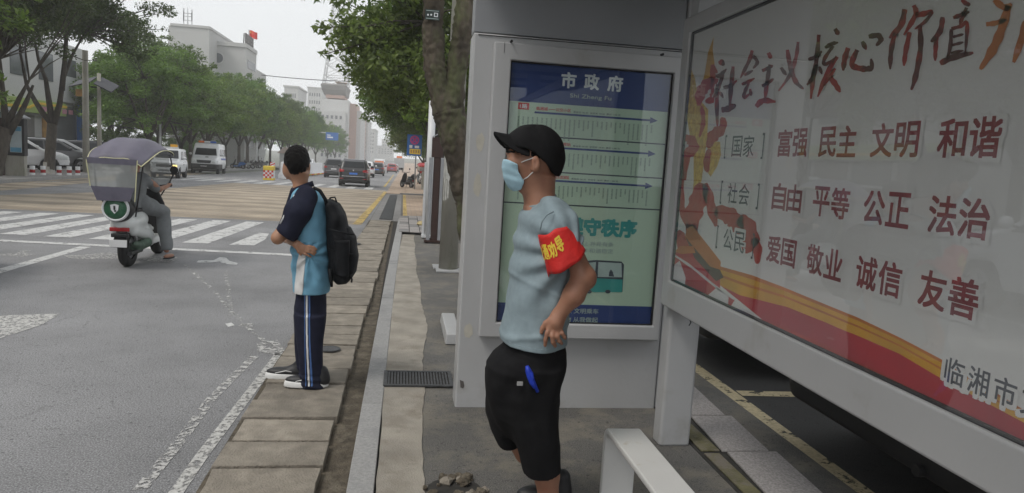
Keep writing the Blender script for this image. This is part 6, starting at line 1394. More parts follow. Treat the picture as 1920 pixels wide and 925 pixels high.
# near tree: two thick mossy limbs rising behind the shelter wall
NT = thing('old_tree', 'old mossy tree with two thick limbs rising behind the shelter end wall', 'tree', (W(905, 560, 7.2)[0], 7.2, .06))
Wn = lambda x, y, dy=0: W(x, y, 7.2 + dy)
def knot(pts, rr_, seed, n=16):
    """trunk tube with bumps"""
    C = catmull(pts, 6); R2 = np.interp(np.linspace(0, 1, len(C)), np.linspace(0, 1, len(rr_)), rr_); r = random.Random(seed)
    return G().tube([tuple(c) for c in C], [float(q) * (1 + .07 * math.sin(i * 1.3 + seed) + r.uniform(-.04, .04)) for i, q in enumerate(R2)], n)
g = knot([(NT.location[0] + .05, 7.2, -.1), Wn(903, 500), Wn(885, 390), Wn(862, 290), Wn(840, 205)], [.25, .20, .165, .15, .165], 1)
for pts, rr_ in (([Wn(838, 215), Wn(818, 140), Wn(812, 60), Wn(812, -40), Wn(790, -200, .5), Wn(740, -420, 1)], [.135, .11, .10, .09, .07, .03]), ([Wn(842, 215), Wn(856, 130), Wn(868, 50), Wn(880, -60), Wn(930, -250, -.6)], [.13, .10, .095, .085, .04]),
               ([Wn(812, -40), Wn(700, -170, -1), Wn(600, -230, -1.6)], [.06, .045, .02]), ([Wn(812, 10), Wn(770, -80, 2.5), Wn(640, -70, 3.2)], [.05, .04, .015])):
    q = knot(pts, rr_, len(pts)); n = len(g.v); g.v += q.v; g.f += [tuple(i + n for i in f) for f in q.f]
o = g.build('trunk', mat('bark_mossy', (.085, .070, .052), .95, .5, 9., 1., 22, col2=(.105, .115, .055), patch=(.52, .66), psc=3.5, stretch=(1, 1, .4)), NT, smooth=True)
sb = o.modifiers.new('sub', 'SUBSURF'); sb.levels = 1; sb.render_levels = 2
tx = bpy.data.textures.new('bark_relief', 'CLOUDS'); tx.noise_scale = .045; dp = o.modifiers.new('disp', 'DISPLACE'); dp.texture = tx; dp.strength = .05; dp.mid_level = .5; dp.texture_coords = 'LOCAL'
C, Q = crownclumps(51, 6.6, 3.6, 2.2, 170, .2); C = [[c[0] + .6, c[1] + 7.6, max(c[2], 4.6 + .0)] for c in C]
V, F_ = leaves(C, Q, 110, .075, 51); fastmesh('crown', V, F_, 'leaf_near', NT, False)
C = [Wn(575, -12, -1.6), Wn(592, -8, -1.6), Wn(566, -20, -1.6), Wn(600, -22, -1.6), Wn(585, -34, -1.6), Wn(640, -30, 3), Wn(665, -20, 3), Wn(690, -10, 3), Wn(720, -22, 3)]
V, F_ = leaves(C, [.07, .07, .06, .07, .14, .2, .25, .25, .3], 26, .042, 52, 1., .1, .9); fastmesh('hanging_leaves', V, F_, 'leaf_near', NT, False)
# number plate on the trunk
pl_ = thing('tree_plate', 'small dark green plate with white marks fixed to the left limb of the old tree', 'plate', tuple(Wn(811, 38, -.16)))
a, b = Wn(797.5, 17, -.155), Wn(824, 39, -.155); G().box((a[0], a[1] - .003, b[2]), (b[0], a[1] + .003, a[2])).build('panel', mat('plate_green', (.02, .035, .03), .5), pl_)
for x in (802.5, 808.5): c = Wn(x, 28, -.159); G().lathe([(0, -.001), (.009, -.001), (.009, .0)], c, 'y', 10).build('mark', 'print_white', pl_)
c0_, c1_ = Wn(814, 24, -.159), Wn(821, 32.5, -.159); frame('mark', 'y', c0_[1] - .001, .002, (c0_[0], c1_[2], c1_[0], c0_[2]), (c0_[0] + .008, c1_[2] + .008, c1_[0] - .008, c0_[2] - .008), 'print_white', pl_, 0)
for z_ in (a[2] - .012, b[2] + .012): G().box((a[0] + .01, a[1] - .0045, z_ - .003), (b[0] - .01, a[1] - .003, z_ + .003)).build('rule', 'print_grey', pl_)
# hedges at the back of the left pavement
for i, (y0, y1, lb) in enumerate([(60, 84, 'tall dark hedge behind the left row of trees and parked cars'), (86, 130, 'hedge further down the left pavement')]):
    t = thing('hedge', lb, 'hedge', (LEFTEDGE(y0) - 6.5, y0, gz(y0))); r_ = np.random.RandomState(i); n = int((y1 - y0) * 13)
    C = [[LEFTEDGE(y) - 7.6 + r_.uniform(-.6, .6), y, gz(y) + r_.uniform(.3, 2.9)] for y in r_.uniform(y0, y1, n)]; V, F_ = leaves(C, [.45] * n, 55, .10, 60 + i); fastmesh('foliage', V, F_, 'leaf_dark', t, False)

# ================================================================ BUILDINGS
mat('wall_grey', (.48, .48, .47), .85, .06, .15, col2=(.30, .30, .29), patch=(.5, .8), psc=.08); mat('wall_pale', (.50, .50, .49), .85, .06, .2); mat('wall_pink', (.42, .27, .22), .85, .08, .2); mat('wall_brown', (.26, .20, .17), .85, .1, .3)
mat('window_dark', (.11, .12, .13), .15, .2, .5); mat('roof_dark', (.10, .10, .10), .8, .1, .5); mat('sign_lime', (.34, .45, .14), .6, .05); mat('sign_yellow', (.78, .55, .06), .5); mat('sign_blue', (.02, .13, .42), .5, .05); mat('sign_pink', (.55, .25, .33), .5); mat('steel_white', (.50, .51, .52), .6, .05)
mat('shutter', (.20, .19, .18), .7, .15, 2); mat('poster_amber', (.45, .25, .08), .6, .2, 3)
def bwin(parent, X, y0, y1, z0, z1, ny_, nz_, fy=.6, fz=.5, face='x', m='window_dark', base=0.):
    """windows on a face, each a part; face 'x': plane X facing +X; 'y': plane facing -Y"""
    dy, dz = (y1 - y0) / ny_, (z1 - z0) / nz_; me = None
    for i in range(ny_):
        for j in range(nz_):
            c = (y0 + dy * (i + .5), z0 + dz * (j + .5)); a, b = dy * fy / 2, dz * fz / 2
            if me is None:
                g = G()
                if face == 'x': g.box((-.05, -a, -b), (.04, a, b))
                else: g.box((-a, -.04, -b), (a, .05, b))
                me = bpy.data.meshes.new('window'); me.from_pydata(g.v, [], g.f); me.materials.append(MATS[m])
            o = bpy.data.objects.new('window', me); COL.objects.link(o); o.parent = parent
            p = Vector((X, c[0], c[1])) if face == 'x' else Vector((c[0], X, c[1])); o.location = p - origin(parent)
# shop building on the left
SX = -27.5
sz = lambda x, y: onx(x, y, SX)
sh_ = thing('shop_building', 'pale shop building with a lime green sign band and yellow stripe behind the parked cars', 'building', (SX, 50, gz(50)))
yE = sz(160, 100)[1]; zT = 8.9
G().box((SX - 12, 30, -1.5), (SX, yE, zT)).build('wall', 'wall_pale', sh_)
z_a, z_b = 3.05, 4.05
G().box((SX + .02, 36, z_a), (SX + .5, sz(112, 200)[1], z_b)).build('sign_band', 'sign_lime', sh_, bevel=.03)
yy = [sz(x, 200)[1] for x in (0, 40, 57, 112)]
g = G()
for (ya, yb, za, zb) in ((40, yy[1], 3.42, 3.42), (yy[1], yy[2], 3.42, 3.80), (yy[2], yy[3], 3.80, 3.80)): g.prism([(SX + .5, ya, za - .09), (SX + .5, yb, zb - .09), (SX + .5, yb, zb + .09), (SX + .5, ya, za + .09)], (.06, 0, 0))
g.build('sign_stripe', 'sign_yellow', sh_)
for k in range(5): G().box((SX + .5, yy[2] + .6 + k * 1.1, 3.25), (SX + .55, yy[2] + 1.3 + k * 1.1, 3.6)).build('sign_letter', 'sign_pink', sh_)
for k, ya in enumerate(np.arange(37, sz(95, 200)[1] - 4.5, 4.6)): G().box((SX + .01, ya, -.4), (SX + .08, ya + 4.0, 2.9)).build('shop_front', 'window_dark' if k % 2 else 'shutter', sh_)
G().box((SX + .02, sz(78, 230)[1], -.4), (SX + .12, sz(90, 230)[1], 2.8)).build('shop_poster', 'poster_amber', sh_)
G().box((SX + .02, sz(92, 230)[1], -.4), (SX + .16, sz(96, 230)[1], 3.0)).build('door_jamb', 'poster_amber' if False else 'steel_white', sh_)
ya, yb = sz(143, 230)[1], sz(157, 230)[1]
G().box((SX + .02, ya, -.6), (SX + .35, yb, 4.15)).build('blue_pier', 'sign_blue', sh_, bevel=.02); G().box((SX + .36, ya + .5, 1.75), (SX + .62, yb + .2, 2.55)).build('red_sign', 'lamp_red', sh_)
for k in range(3): G().box((SX + .62, ya + .7 + k * .8, 1.95), (SX + .64, ya + 1.25 + k * .8, 2.35)).build('red_sign_mark', 'print_white', sh_)
G().box((SX + .02, sz(112, 200)[1] + .1, 4.2), (SX + .30, yb + .3, 6.3)).build('white_fascia', 'steel_white', sh_)
G().box((SX + .02, sz(97, 230)[1], -.5), (SX + .06, ya - .2, 3.9)).build('dark_opening', 'window_dark', sh_)
bwin(sh_, SX, 31, yE - 1, 4.6, 8.8, 9, 1, .55, .5)
# office block outside the view, mirrored in the poster glass
ob = thing('office_block', 'brown office block with bands of windows left of the view, mirrored in the poster', 'building', (-27, 10, 0)); G().box((-40, -22, -1), (-27, 28, 17)).build('wall', 'wall_brown', ob); bwin(ob, -27, -20, 27, 1.5, 16.5, 12, 5, .6, .55)
# grey building with the flag
FB = thing('grey_building', 'grey office building in two blocks with a red flag and roof lettering', 'building', (-30, 100, gz(100)))
p = ony(461, 84, 100); XB, ZB_ = p[0], p[2]; q = onx(481, 97, XB); yB2 = q[1]; xl = ony(397, 82, 100)[0]
G().box((xl, 100, -3), (XB, yB2, ZB_)).build('wall', 'wall_grey', FB); c = onx(500, 150, XB); G().box((xl + 3, yB2 + .02, -3), (XB - .1, c[1], onx(490, 135, XB)[2])).build('wall', 'wall_grey', FB)
pa = ony(392, 62, 96); xa0 = ony(316, 52, 96)[0]; G().box((xa0, 96, -3), (pa[0], 110, pa[2] + .5)).build('wall', 'wall_grey', FB); G().box((xa0 + .2, 95.9, pa[2] + .5), (pa[0] + .1, 110.1, pa[2] + .8)).build('parapet', 'wall_pale', FB)
G().box((xl - .1, 99.88, ZB_ - .35), (XB + .12, yB2, ZB_ + .15)).build('parapet', 'wall_pale', FB)
bwin(FB, XB, 101, yB2 - .5, ZB_ - 14, ZB_ - 1.0, 7, 5, .72, .42); bwin(FB, 96, xa0 + 1, pa[0] - 1, 2, pa[2] - 4, 4, 3, .4, .4, 'y')
c = ony(409, 109, 99.9); G().lathe([(0, -.06), (.62, -.06), (.62, .08)], (c[0], 99.95, c[2]), 'y', 24).build('round_window', 'window_dark', FB); G().lathe([(.62, -.12), (.74, -.12), (.74, .02), (.62, .02)], (c[0], 99.95, c[2]), 'y', 24, False).build('round_frame', 'wall_pale', FB)
g = G(); ys_ = np.linspace(100.5, yB2 - 1, 6)
for k in range(5):
    a, b = ys_[k] + .25, ys_[k + 1] - .25; zz = ZB_ + .35
    for d in (0, .5, 1.0): g.box((XB - .3, a, zz + d), (XB - .15, b, zz + d + .2))
    g.box((XB - .3, (a + b) / 2 - .25, zz), (XB - .15, (a + b) / 2 + .25, zz + 1.25)); g.box((XB - .3, a + .1, zz + .3), (XB - .16, a + .5, zz + .9)) if k % 2 else g.box((XB - .3, b - .6, zz + .3), (XB - .16, b - .2, zz + 1.1))
g.build('roof_lettering', mat('letter_grey', (.20, .19, .19), .7), FB); g = G()
for y in ys_: g.tube([(XB - .4, y, ZB_), (XB - .35, y, ZB_ + 1.5)], .07, 5)
g.build('lettering_rack', 'roof_dark', FB)
fl = thing('flag', 'red flag with small yellow stars flying above the roof lettering', 'flag', tuple(ony(467, 92, 106))); a = ony(467, 92, 106); b = ony(467, 56, 106)
G().tube([a, b], .09, 6).build('pole', 'steel_white', fl)
g = G(); v = []; n = 12
p0 = ony(467.5, 57, 106); p1 = ony(482, 70, 106); Lx = p1[0] - p0[0]; Hz = p0[2] - p1[2] + .1
for j in range(5):
    for i in range(n + 1): u = i / n; v.append((p0[0] + Lx * u, 106 + .18 * math.sin(u * 7), p0[2] - Hz * j / 4 * 1. - .18 * u + .08 * math.sin(u * 6)))
g.add(v, [(j * (n + 1) + i, j * (n + 1) + i + 1, (j + 1) * (n + 1) + i + 1, (j + 1) * (n + 1) + i) for j in range(4) for i in range(n)]); o = g.build('cloth', mat('flag_red', (.65, .03, .02), .6), fl); m_ = o.modifiers.new('s', 'SOLIDIFY'); m_.thickness = .03
def star(cx_, cz_, r, par): G().add([(cx_ + r * (1 if k % 2 == 0 else .4) * math.sin(k * math.pi / 5), 105.80, cz_ + r * (1 if k % 2 == 0 else .4) * math.cos(k * math.pi / 5)) for k in range(10)], [tuple(range(10))]).build('star', 'sign_yellow', par)
star(p0[0] + .2, p0[2] - .28, .13, fl)
for k, (dx, dz) in enumerate(((.42, -.12), (.5, -.22), (.5, -.36), (.42, -.46))): star(p0[0] + dx, p0[2] + dz, .045, fl)
an = thing('antenna', 'thin communications mast on the roof of the grey building', 'antenna', tuple(ony(352, 52, 97))); a, b = ony(352, 52, 97), ony(352, 14, 97); g = G().tube([a, b], [.10, .03], 6)
for t_ in (.35, .55, .7): z_ = a[2] + (b[2] - a[2]) * t_; g.box((a[0] - .5, 96.95, z_ - .04), (a[0] + .5, 97.05, z_ + .04)); g.tube([(a[0] - .48, 97, z_ - .6), (a[0] - .48, 97, z_ + .6)], .07, 5); g.tube([(a[0] + .48, 97, z_ - .5), (a[0] + .48, 97, z_ + .5)], .07, 5)
g.build('mast', 'steel_white', an)
# pagoda-roofed tower block with lattice mast
TY = 260.; wt = lambda x, y, d=0: W(x, y, TY + d)
TB = thing('pagoda_tower', 'pale tower block with a flared dark roof and tall lattice mast down the street', 'building', (wt(625, 240)[0], TY, gz(260)))
def tbox(nm, x0, y0, x1, y1, d0, d1, m): a, b = wt(x0, y0), wt(x1, y1); return G().box((a[0], TY + d0, b[2]), (b[0], TY + d1, a[2])).build(nm, m, TB)
tbox('wall', 604, 185, 650, 310, 0, 18, 'wall_pale'); tbox('wing', 600, 208, 646, 310, -4, -.05, 'wall_pale'); tbox('side_block', 650.3, 192, 663, 310, 6, 24, 'wall_pink'); tbox('side_wing', 663.3, 205, 671, 310, 8, 40, 'wall_pale')
a = wt(601, 155); b = wt(651, 155); e = wt(606, 176); f_ = wt(648, 176); z1_, z0_ = a[2], e[2]
g = G(); g.loft([[(e[0], TY + 2, z0_), (f_[0], TY + 2, z0_), (f_[0], TY + 16, z0_), (e[0], TY + 16, z0_)], [(a[0] + .4, TY + .5, z0_ + 1.6), (b[0] - .4, TY + .5, z0_ + 1.6), (b[0] - .4, TY + 17.5, z0_ + 1.6), (a[0] + .4, TY + 17.5, z0_ + 1.6)], [(a[0], TY, z1_ - .5), (b[0], TY, z1_ - .5), (b[0], TY + 18, z1_ - .5), (a[0], TY + 18, z1_ - .5)], [(a[0] + .6, TY + .6, z1_), (b[0] - .6, TY + .6, z1_), (b[0] - .6, TY + 17.4, z1_), (a[0] + .6, TY + 17.4, z1_)]]); g.build('flared_roof', mat('roof_tile', (.16, .15, .14), .8, .1, .5), TB)
tbox('top_storey', 610, 176.5, 645, 185, 1.5, 16, 'wall_pink'); tbox('roof_panel', 628, 153, 650, 155, 1, 8, 'poster_amber'); bwin(TB, TY - 4.02, wt(603, 250)[0], wt(644, 250)[0], wt(625, 300)[2], wt(625, 212)[2], 5, 5, .5, .35, 'y', 'window_dark')
g = G(); zb_ = z1_; Ht = 62.; cxm = wt(627, 150)[0] - .2
def mast_w(t_): return 3.9 * (1 - t_) ** 1.6 * .95 + .62
lv = [k / 13 for k in range(14)]
def corner(t_, k): w_ = mast_w(t_); return (cxm + (w_ if k in (0, 1) else -w_), TY + 9 + (w_ if k in (1, 2) else -w_), zb_ + Ht * t_ ** 1.15)
for k in range(4): g.tube([corner(t_, k) for t_ in lv], .22, 5)
for a, b in zip(lv[:-1], lv[1:]):
    for k in range(4): g.tube([corner(a, k), corner(b, (k + 1) % 4)], .10, 4); g.tube([corner(b, k), corner(a, (k + 1) % 4)], .10, 4); g.tube([corner(b, k), corner(b, (k + 1) % 4)], .10, 4)
g.build('lattice_mast', 'steel_white', TB)
def block(label, x0, y0, x1, Y, depth, m, ny_=4, nz_=5):
    a, b = W(x0, y0, Y), W(x1, y0, Y); t = thing('distant_building', label, 'building', (a[0], Y, gz(Y)), group='distant buildings'); G().box((a[0], Y, -4), (b[0], Y + depth, a[2])).build('wall', m, t); G().box((a[0] - .3, Y - .2, a[2]), (b[0] + .3, Y + depth, a[2] + .5)).build('roof', 'roof_dark' if False else 'wall_grey', t)
    bwin(t, Y, a[0] + .5, b[0] - .5, 1, a[2] - 1, ny_, nz_, .5, .45, 'y'); return t
block('pale block rising behind the left trees, right of the grey building', 533, 163, 559, 230, 20, 'wall_pale', 5, 6); block('pale grey block just left of the pagoda tower', 577, 165, 604, 300, 20, 'wall_pale', 5, 8)
block('pinkish block directly right of the pagoda tower', 668, 212, 676, 330, 60, 'wall_pink', 2, 8); block('stepped grey block further right of the pagoda tower', 676, 226, 690, 380, 40, 'wall_grey', 3, 7); block('light block in the haze above the distant white van', 688, 243, 704, 430, 40, 'wall_pale', 3, 6); block('low pale building closing the end of the street', 702, 274, 738, 480, 30, 'wall_pale', 6, 3); block('faint narrow tower between the trees at the street end', 716, 262, 727, 520, 30, 'wall_grey', 2, 5)
wl = thing('white_wall', 'low white wall with a pitched red roof behind the left trees, left of the student', 'building', (-24, 100, gz(100))); a, b = W(524, 296, 100), W(560, 320, 100); G().box((a[0], 100, gz(100) - .1), (b[0], 106, a[2] + .6)).build('wall', 'wall_pale', wl); G().prism([(a[0] - .3, 99.8, a[2] + .6), (b[0] + .3, 99.8, a[2] + .6), (b[0], 103, a[2] + 1.4), (a[0], 103, a[2] + 1.4)], (0, .1, 0)).build('roof', 'wall_brown', wl)

# ================================================================ STREET FURNITURE
# kiosk
k_ = gnd(28, 335); K0 = thing('street_kiosk', 'narrow dark street kiosk with a pale blue poster and a small tilted roof panel', 'kiosk', tuple(k_)); kx, ky, kz = k_; hw_ = .45
G().box((kx - .45, ky - .12, kz + .1), (kx + .42, ky + .12, kz + .95)).build('base', 'concrete_pole', K0); G().box((kx - .47, ky - .15, kz + .95), (kx + .45, ky + .15, kz + 2.45)).build('frame', 'car_trim', K0, bevel=.02); G().box((kx - .08, ky - .165, kz + 1.08), (kx + .36, ky - .15, kz + 2.15)).build('poster', mat('poster_pale', (.42, .50, .53), .4, .08, 4), K0)
G().box((kx - .06, ky - .17, kz + 1.10), (kx + .34, ky - .165, kz + 1.28)).build('poster_band', mat('poster_sky', (.10, .30, .45), .4), K0); G().box((kx - .06, ky - .17, kz + 1.95), (kx + .34, ky - .165, kz + 2.12)).build('poster_band', 'poster_sky', K0)
G().box((kx - .50, ky - .17, kz + .1), (kx - .30, ky + .17, kz + 2.45)).build('side_post', 'brown_metal', K0); G().prism([(kx - .30, ky - .3, kz + 2.85), (kx + .50, ky - .3, kz + 2.46), (kx + .52, ky - .3, kz + 2.50), (kx - .28, ky - .3, kz + 2.90)], (0, .6, 0)).build('roof_panel', 'grey_metal', K0)
for i, x in enumerate((61, 81, 111, 130, 146)):
    p = gnd(x, 333.5); t = thing('bollard', ['short red and white bollard nearest the kiosk', 'red and white bollard just left of the whitewashed tree foot', 'red and white bollard just right of the whitewashed tree foot', 'red and white bollard between the tree and the last bollard', 'rightmost red and white bollard, next to the pole'][i], 'bollard', tuple(p), 0, 'bollards along the left kerb')
    for z0, z1, m in ((.1, .22, 'print_white'), (.22, .36, 'lamp_red'), (.36, .52, 'print_white')): G().lathe([(0, z0), (.10, z0), (.10, z1), (0, z1)], (p[0], p[1], p[2]), n=12, cap=False).build('band', m, t)
def pole(px_, py_, top, r, label, m='concrete_pole', name='street_pole', z0=0.):
    p = gnd(px_, py_); tz = W(px_, top, p[1])[2]; t = thing(name, label, 'pole', tuple(p)); G().tube([(p[0], p[1], p[2]), (p[0], p[1], tz)], [r, r * .8], 10).build('shaft', m, t, smooth=True); return t, p, tz
t, p, tz = pole(162, 328, 95, .17, 'thick concrete street pole just left of the scooter canopy')
t, p, tz = pole(187, 325, 138, .12, 'lighter street pole carrying tilted solar panels')
c = W(187, 165, p[1]); 
for s_, x0, x1 in ((-1, 138, 176), (1, 184, 216)): a, b = W(x0, 166 if s_ < 0 else 160, p[1]), W(x1, 158 if s_ < 0 else 176, p[1]); G().prism([(a[0], p[1] - .6, a[2]), (b[0], p[1] - .6, b[2]), (b[0], p[1] + .6, b[2] + .45), (a[0], p[1] + .6, a[2] + .45)], (0, -.02, .06)).build('solar_panel', mat('panel_dark', (.05, .052, .06), .7), t)
G().tube([W(170, 163, p[1]), W(200, 166, p[1])], .05, 6).build('bracket', 'car_trim', t)
a, b = W(146, 168, p[1]), W(160, 182, p[1]); G().box((a[0], p[1] - .3, b[2]), (b[0], p[1] - .22, a[2])).build('orange_sign', 'poster_amber', t)
pole(300, 322, 226, .10, 'white pole between the scooter canopy and the boxy SUV', 'white_metal'); pole(333, 321, 246, .09, 'thin white pole behind the boxy white SUV', 'white_metal'); pole(481, 317, 264, .12, 'white post left of the white board on the left pavement', 'white_metal'); pole(491, 317, 272, .07, 'thin white post carrying a white board', 'white_metal'); pole(580, 312, 288, .10, 'pale post behind the white barrier', 'white_metal')
p = gnd(491, 317); a, b = W(485, 280, p[1]), W(498, 294, p[1]); o = G().box((a[0], p[1] - .15, b[2]), (b[0], p[1] - .1, a[2])).build('white_board', 'white_metal'); tag(o, 'small white board mounted between two white posts on the left pavement', 'sign board')
# crash bin and barrier
mat('bin_yellow', (.70, .52, .05), .5, .08, 6); mat('barrier_white', (.70, .71, .72), .5, .06, 5); mat('check_red', (.55, .05, .04), .5)
p = gnd(504.5, 338); bn = thing('crash_bin', 'yellow traffic bin with red and white checks at the head of the barrier', 'traffic bin', tuple(p)); x, y, z = p
G().box((x - .33, y - .33, z), (x + .33, y + .33, z + .14)).build('base', 'bin_yellow', bn, bevel=.02); G().box((x - .32, y - .32, z + .14), (x + .32, y + .32, z + .64)).build('drum', 'print_white', bn, bevel=.03); G().box((x - .33, y - .33, z + .64), (x + .33, y + .33, z + .92)).build('lid', 'bin_yellow', bn, bevel=.03)
for i in range(5):
    for j in range(4):
        if (i + j) % 2: G().box((x - .32 + i * .128, y - .335, z + .14 + j * .125), (x - .32 + (i + 1) * .128, y - .318, z + .14 + (j + 1) * .125)).build('check', 'check_red', bn)
BL = ['first white plastic barrier unit, right behind the checked bin', 'second white barrier unit from the checked bin', 'third white barrier unit from the checked bin', 'fourth white barrier unit, beside the left ear of the student', 'fifth white barrier unit, hidden mostly behind the head of the student', 'sixth white barrier unit, just right of the head of the student', 'seventh white barrier unit from the checked bin', 'eighth white barrier unit from the checked bin', 'white barrier unit fifth from the far end of the row', 'white barrier unit fourth from the far end of the row', 'white barrier unit third from the far end of the row', 'last but one white barrier unit, near the dark grey MPV', 'farthest white barrier unit, left of the dark grey MPV']
for k in range(13):
    y = 52.5 + k * 2.15; x = -8.72 - .0 * k + (0.35 if k == 0 else 0); z = gz(y); t = thing('barrier', BL[k], 'barrier', (x, y, z), 0, 'white barrier units between the lanes')
    g = G().loft([[(x - .26, yy_, z + .02), (x + .26, yy_, z + .02), (x + .26, yy_, z + .25), (x + .12, yy_, z + .5), (x + .10, yy_, z + 1.2), (x - .10, yy_, z + 1.2), (x - .12, yy_, z + .5), (x - .26, yy_, z + .25)] for yy_ in (y, y + 2.08)]); g.build('unit', 'barrier_white', t, bevel=.02, seg=1)
    for yy_ in (y + .3, y + 1.4): G().box((x + .24, yy_, z + .04), (x + .34, yy_ + .4, z + .17)).build('reflector', 'bin_yellow' if k % 2 else 'beacon_orange', t)
p = W(511, 312, 52.3); o = G().box((p[0] - .16, 52.25, p[2] - .28), (p[0] + .16, 52.3, p[2] + .28)).build('striped_board', 'check_red'); tag(o, 'small red and white striped board fixed above the first barrier unit', 'marker board')
for k in range(3): G().prism([(p[0] - .15, 52.245, p[2] - .25 + k * .18), (p[0] + .15, 52.245, p[2] - .12 + k * .18), (p[0] + .15, 52.245, p[2] - .04 + k * .18), (p[0] - .15, 52.245, p[2] - .17 + k * .18)], (0, .004, 0)).build('stripe', 'print_white', None).parent = o
# signs on the right
p = gnd(777, 357); y = p[1]; sg = thing('no_parking_sign', 'tall blue sign with a pink red ring and a yellow panel on a grey pole', 'sign', tuple(p))
a, b = W(764, 252, y), W(790, 293, y); G().box((a[0], y - .03, b[2]), (b[0], y + .0, a[2])).build('panel', 'sign_blue', sg, bevel=.008); G().tube([(p[0], y + .05, p[2]), (p[0], y + .05, a[2])], .045, 10).build('pole', 'grey_metal', sg, smooth=True)
c = W(777.5, 263, y); cr_ = .27; G().lathe([(0, -.045), (cr_ * .72, -.045), (cr_ * .72, -.03)], (c[0], y, c[2]), 'y', 26).build('disc', mat('sign_violet', (.12, .10, .42), .5), sg); mat('sign_magenta', (.55, .05, .22), .5)
G().lathe([(cr_ * .72, -.05), (cr_, -.05), (cr_, -.03), (cr_ * .72, -.03)], (c[0], y, c[2]), 'y', 28, False).build('ring', 'sign_magenta', sg)
for s_ in (-1, 1): d = cr_ * .68 * .707; n_ = .035; G().prism([(c[0] - d - n_, y - .049, c[2] - s_ * d), (c[0] - d + n_, y - .049, c[2] - s_ * d - s_ * n_), (c[0] + d + n_, y - .049, c[2] + s_ * d), (c[0] + d - n_, y - .049, c[2] + s_ * d + s_ * n_)], (0, .003 * (1.5 + s_ * .5), 0)).build('slash', 'sign_magenta', sg)
a, b = W(768, 279, y), W(788, 290, y); G().box((a[0], y - .04, b[2]), (b[0], y - .03, a[2])).build('yellow_panel', 'sign_yellow', sg)
for k in range(4): x0 = a[0] + .06 + k * .145; G().box((x0, y - .043, b[2] + .07), (x0 + .09, y - .04, a[2] - .07)).build('panel_mark', 'poster_amber', sg)
G().box((c[0] - .3, y - .04, a[2] + .05), (c[0] - .12, y - .03, a[2] + .22)).box((c[0] + .02, y - .04, a[2] + .05), (c[0] + .28, y - .03, a[2] + .20)).build('pictogram', 'print_white', sg)
a, b = W(611, 248, 160), W(634, 264, 160); ds = thing('direction_sign', 'blue overhead direction sign with white marks on a side arm above the street', 'sign', (a[0] - 1, 160, gz(160)))
G().box((a[0], 160, b[2]), (b[0], 160.1, a[2])).build('panel', 'sign_blue', ds); G().box((a[0] + .3, 159.96, b[2] + .45), (b[0] - 1.1, 159.99, b[2] + .75)).box((a[0] + .3, 159.96, b[2] + .95), (a[0] + 1.0, 159.99, b[2] + 1.15)).build('mark', 'print_white', ds)
g = G().tube([(a[0] - 7.5, 160.2, gz(160)), (a[0] - 7.5, 160.2, a[2] + .4)], .14, 8); g.tube([(a[0] - 7.5, 160.2, a[2] - .2), (b[0] + .2, 160.2, a[2] - .1)], .08, 8); g.build('pole', 'steel_white', ds)
# overhead wires
a, b = W(490, 141, 92), W(840, 150, 92); o = G().tube([(a[0] + (b[0] - a[0]) * t_, 92, a[2] + (b[2] - a[2]) * t_ - .5 * 4 * t_ * (1 - t_)) for t_ in np.linspace(0, 1, 14)], .045, 5).build('overhead_cable', 'rubber'); tag(o, 'thin cable strung across the street in front of the pagoda tower', 'cable')
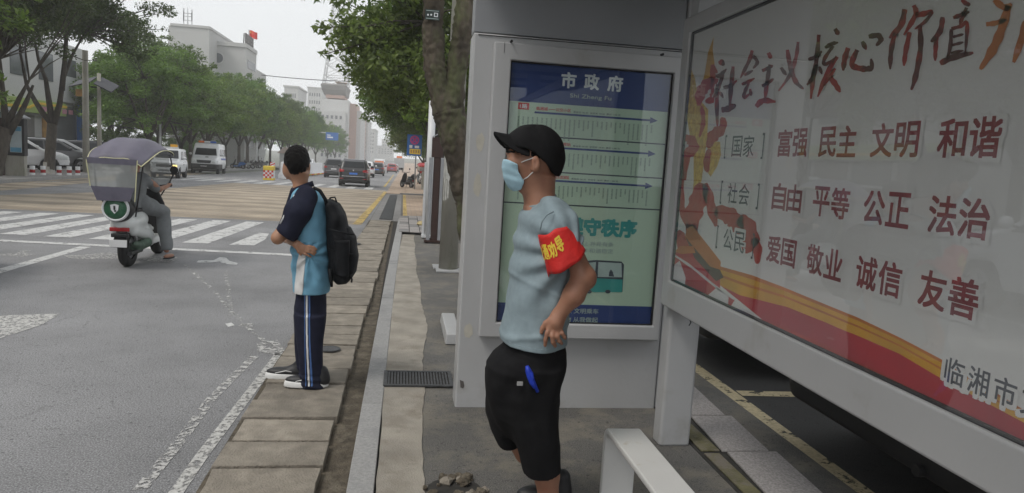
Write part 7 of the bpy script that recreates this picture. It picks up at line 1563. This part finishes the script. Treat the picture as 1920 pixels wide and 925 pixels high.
# parked bikes
bare = [c for c in sc.children_recursive if c.name.split('.')[0] in ('canopy', 'canopy_piping', 'canopy_rib', 'clear_curtain', 'skirt', 'curtain_header', 'curtain_piping', 'canopy_pole', 'windscreen')]
def bike(loc, rz, label, canopy=False, col=None):
    o = dup(sc, loc, rz, label, 'parked scooters')
    kill = [c for c in o.children_recursive if c.name.split('.')[0] in ('canopy', 'canopy_piping', 'canopy_rib', 'clear_curtain', 'skirt', 'curtain_header', 'curtain_piping', 'canopy_pole', 'windscreen', 'emblem', 'emblem_mark', 'disc', 'ring')]
    if not canopy:
        for c in kill: bpy.data.objects.remove(c)
    if col: repaint(o, 'scooter_body', col)
    if canopy: repaint(o, 'canopy_violet', 'lamp_red')
    o['category'] = 'scooter'; return o
p = gnd(768, 353); bike((p[0] + .1, p[1] - .6, gz(p[1]) + .01), .5, 'dark scooter with orange light parked left of the no parking sign pole', False, 'paint_car_black')
p = gnd(787, 352); bike((p[0] + .2, p[1] + 3, gz(p[1]) + .06), .1, 'scooter with red rain canopy parked right of the no parking sign pole', True, 'paint_car_white')
for i, (x, y_, lb, cl) in enumerate(((456, 319.5, 'blue scooter parked behind the police van', 'sign_blue'), (466, 319, 'pale scooter second from the police van', 'paint_car_silver'), (474, 319, 'dark scooter third from the police van', 'paint_car_dark'), (487, 318, 'dark scooter parked between the white posts', 'paint_car_black'), (497, 318, 'scooter parked just left of the checked bin', 'paint_car_grey'))):
    p = gnd(x, y_); bike((p[0], p[1], gz(p[1]) + .13), 1.3 + i * .3, lb, False, cl)
o = dup(rd, (1.15, 46.8, gz(46) + .06), .1, 'rider in grey clothes sitting on the scooter with the red canopy'); o.location = (gnd(787, 352)[0] + .2, gnd(787, 352)[1] + 3, gz(gnd(787, 352)[1]) + .06)
bx_ = gnd(790, 357); o = G().box((bx_[0] - .02, bx_[1] - .1, bx_[2]), (bx_[0] + .55, bx_[1] + .15, bx_[2] + 1.15)).build('utility_box', 'concrete_pole', bevel=.02); tag(o, 'pale utility box standing right of the no parking sign pole', 'utility box')

# ================================================================ AIR
hz_ = G().box((-160, -58, -6), (160, 560, 96)).build('haze', None); hz_['kind'] = 'stuff'
m = bpy.data.materials.new('haze_air'); m.use_nodes = True; t = m.node_tree; t.nodes.remove(t.nodes['Principled BSDF'])
pvn = N(t, 'VolumePrincipled'); pvn.inputs['Color'].default_value = (.98, .985, .99, 1); pvn.inputs['Density'].default_value = .0012; t.links.new(pvn.outputs[0], t.nodes['Material Output'].inputs['Volume'])
hz_.data.materials.append(m)
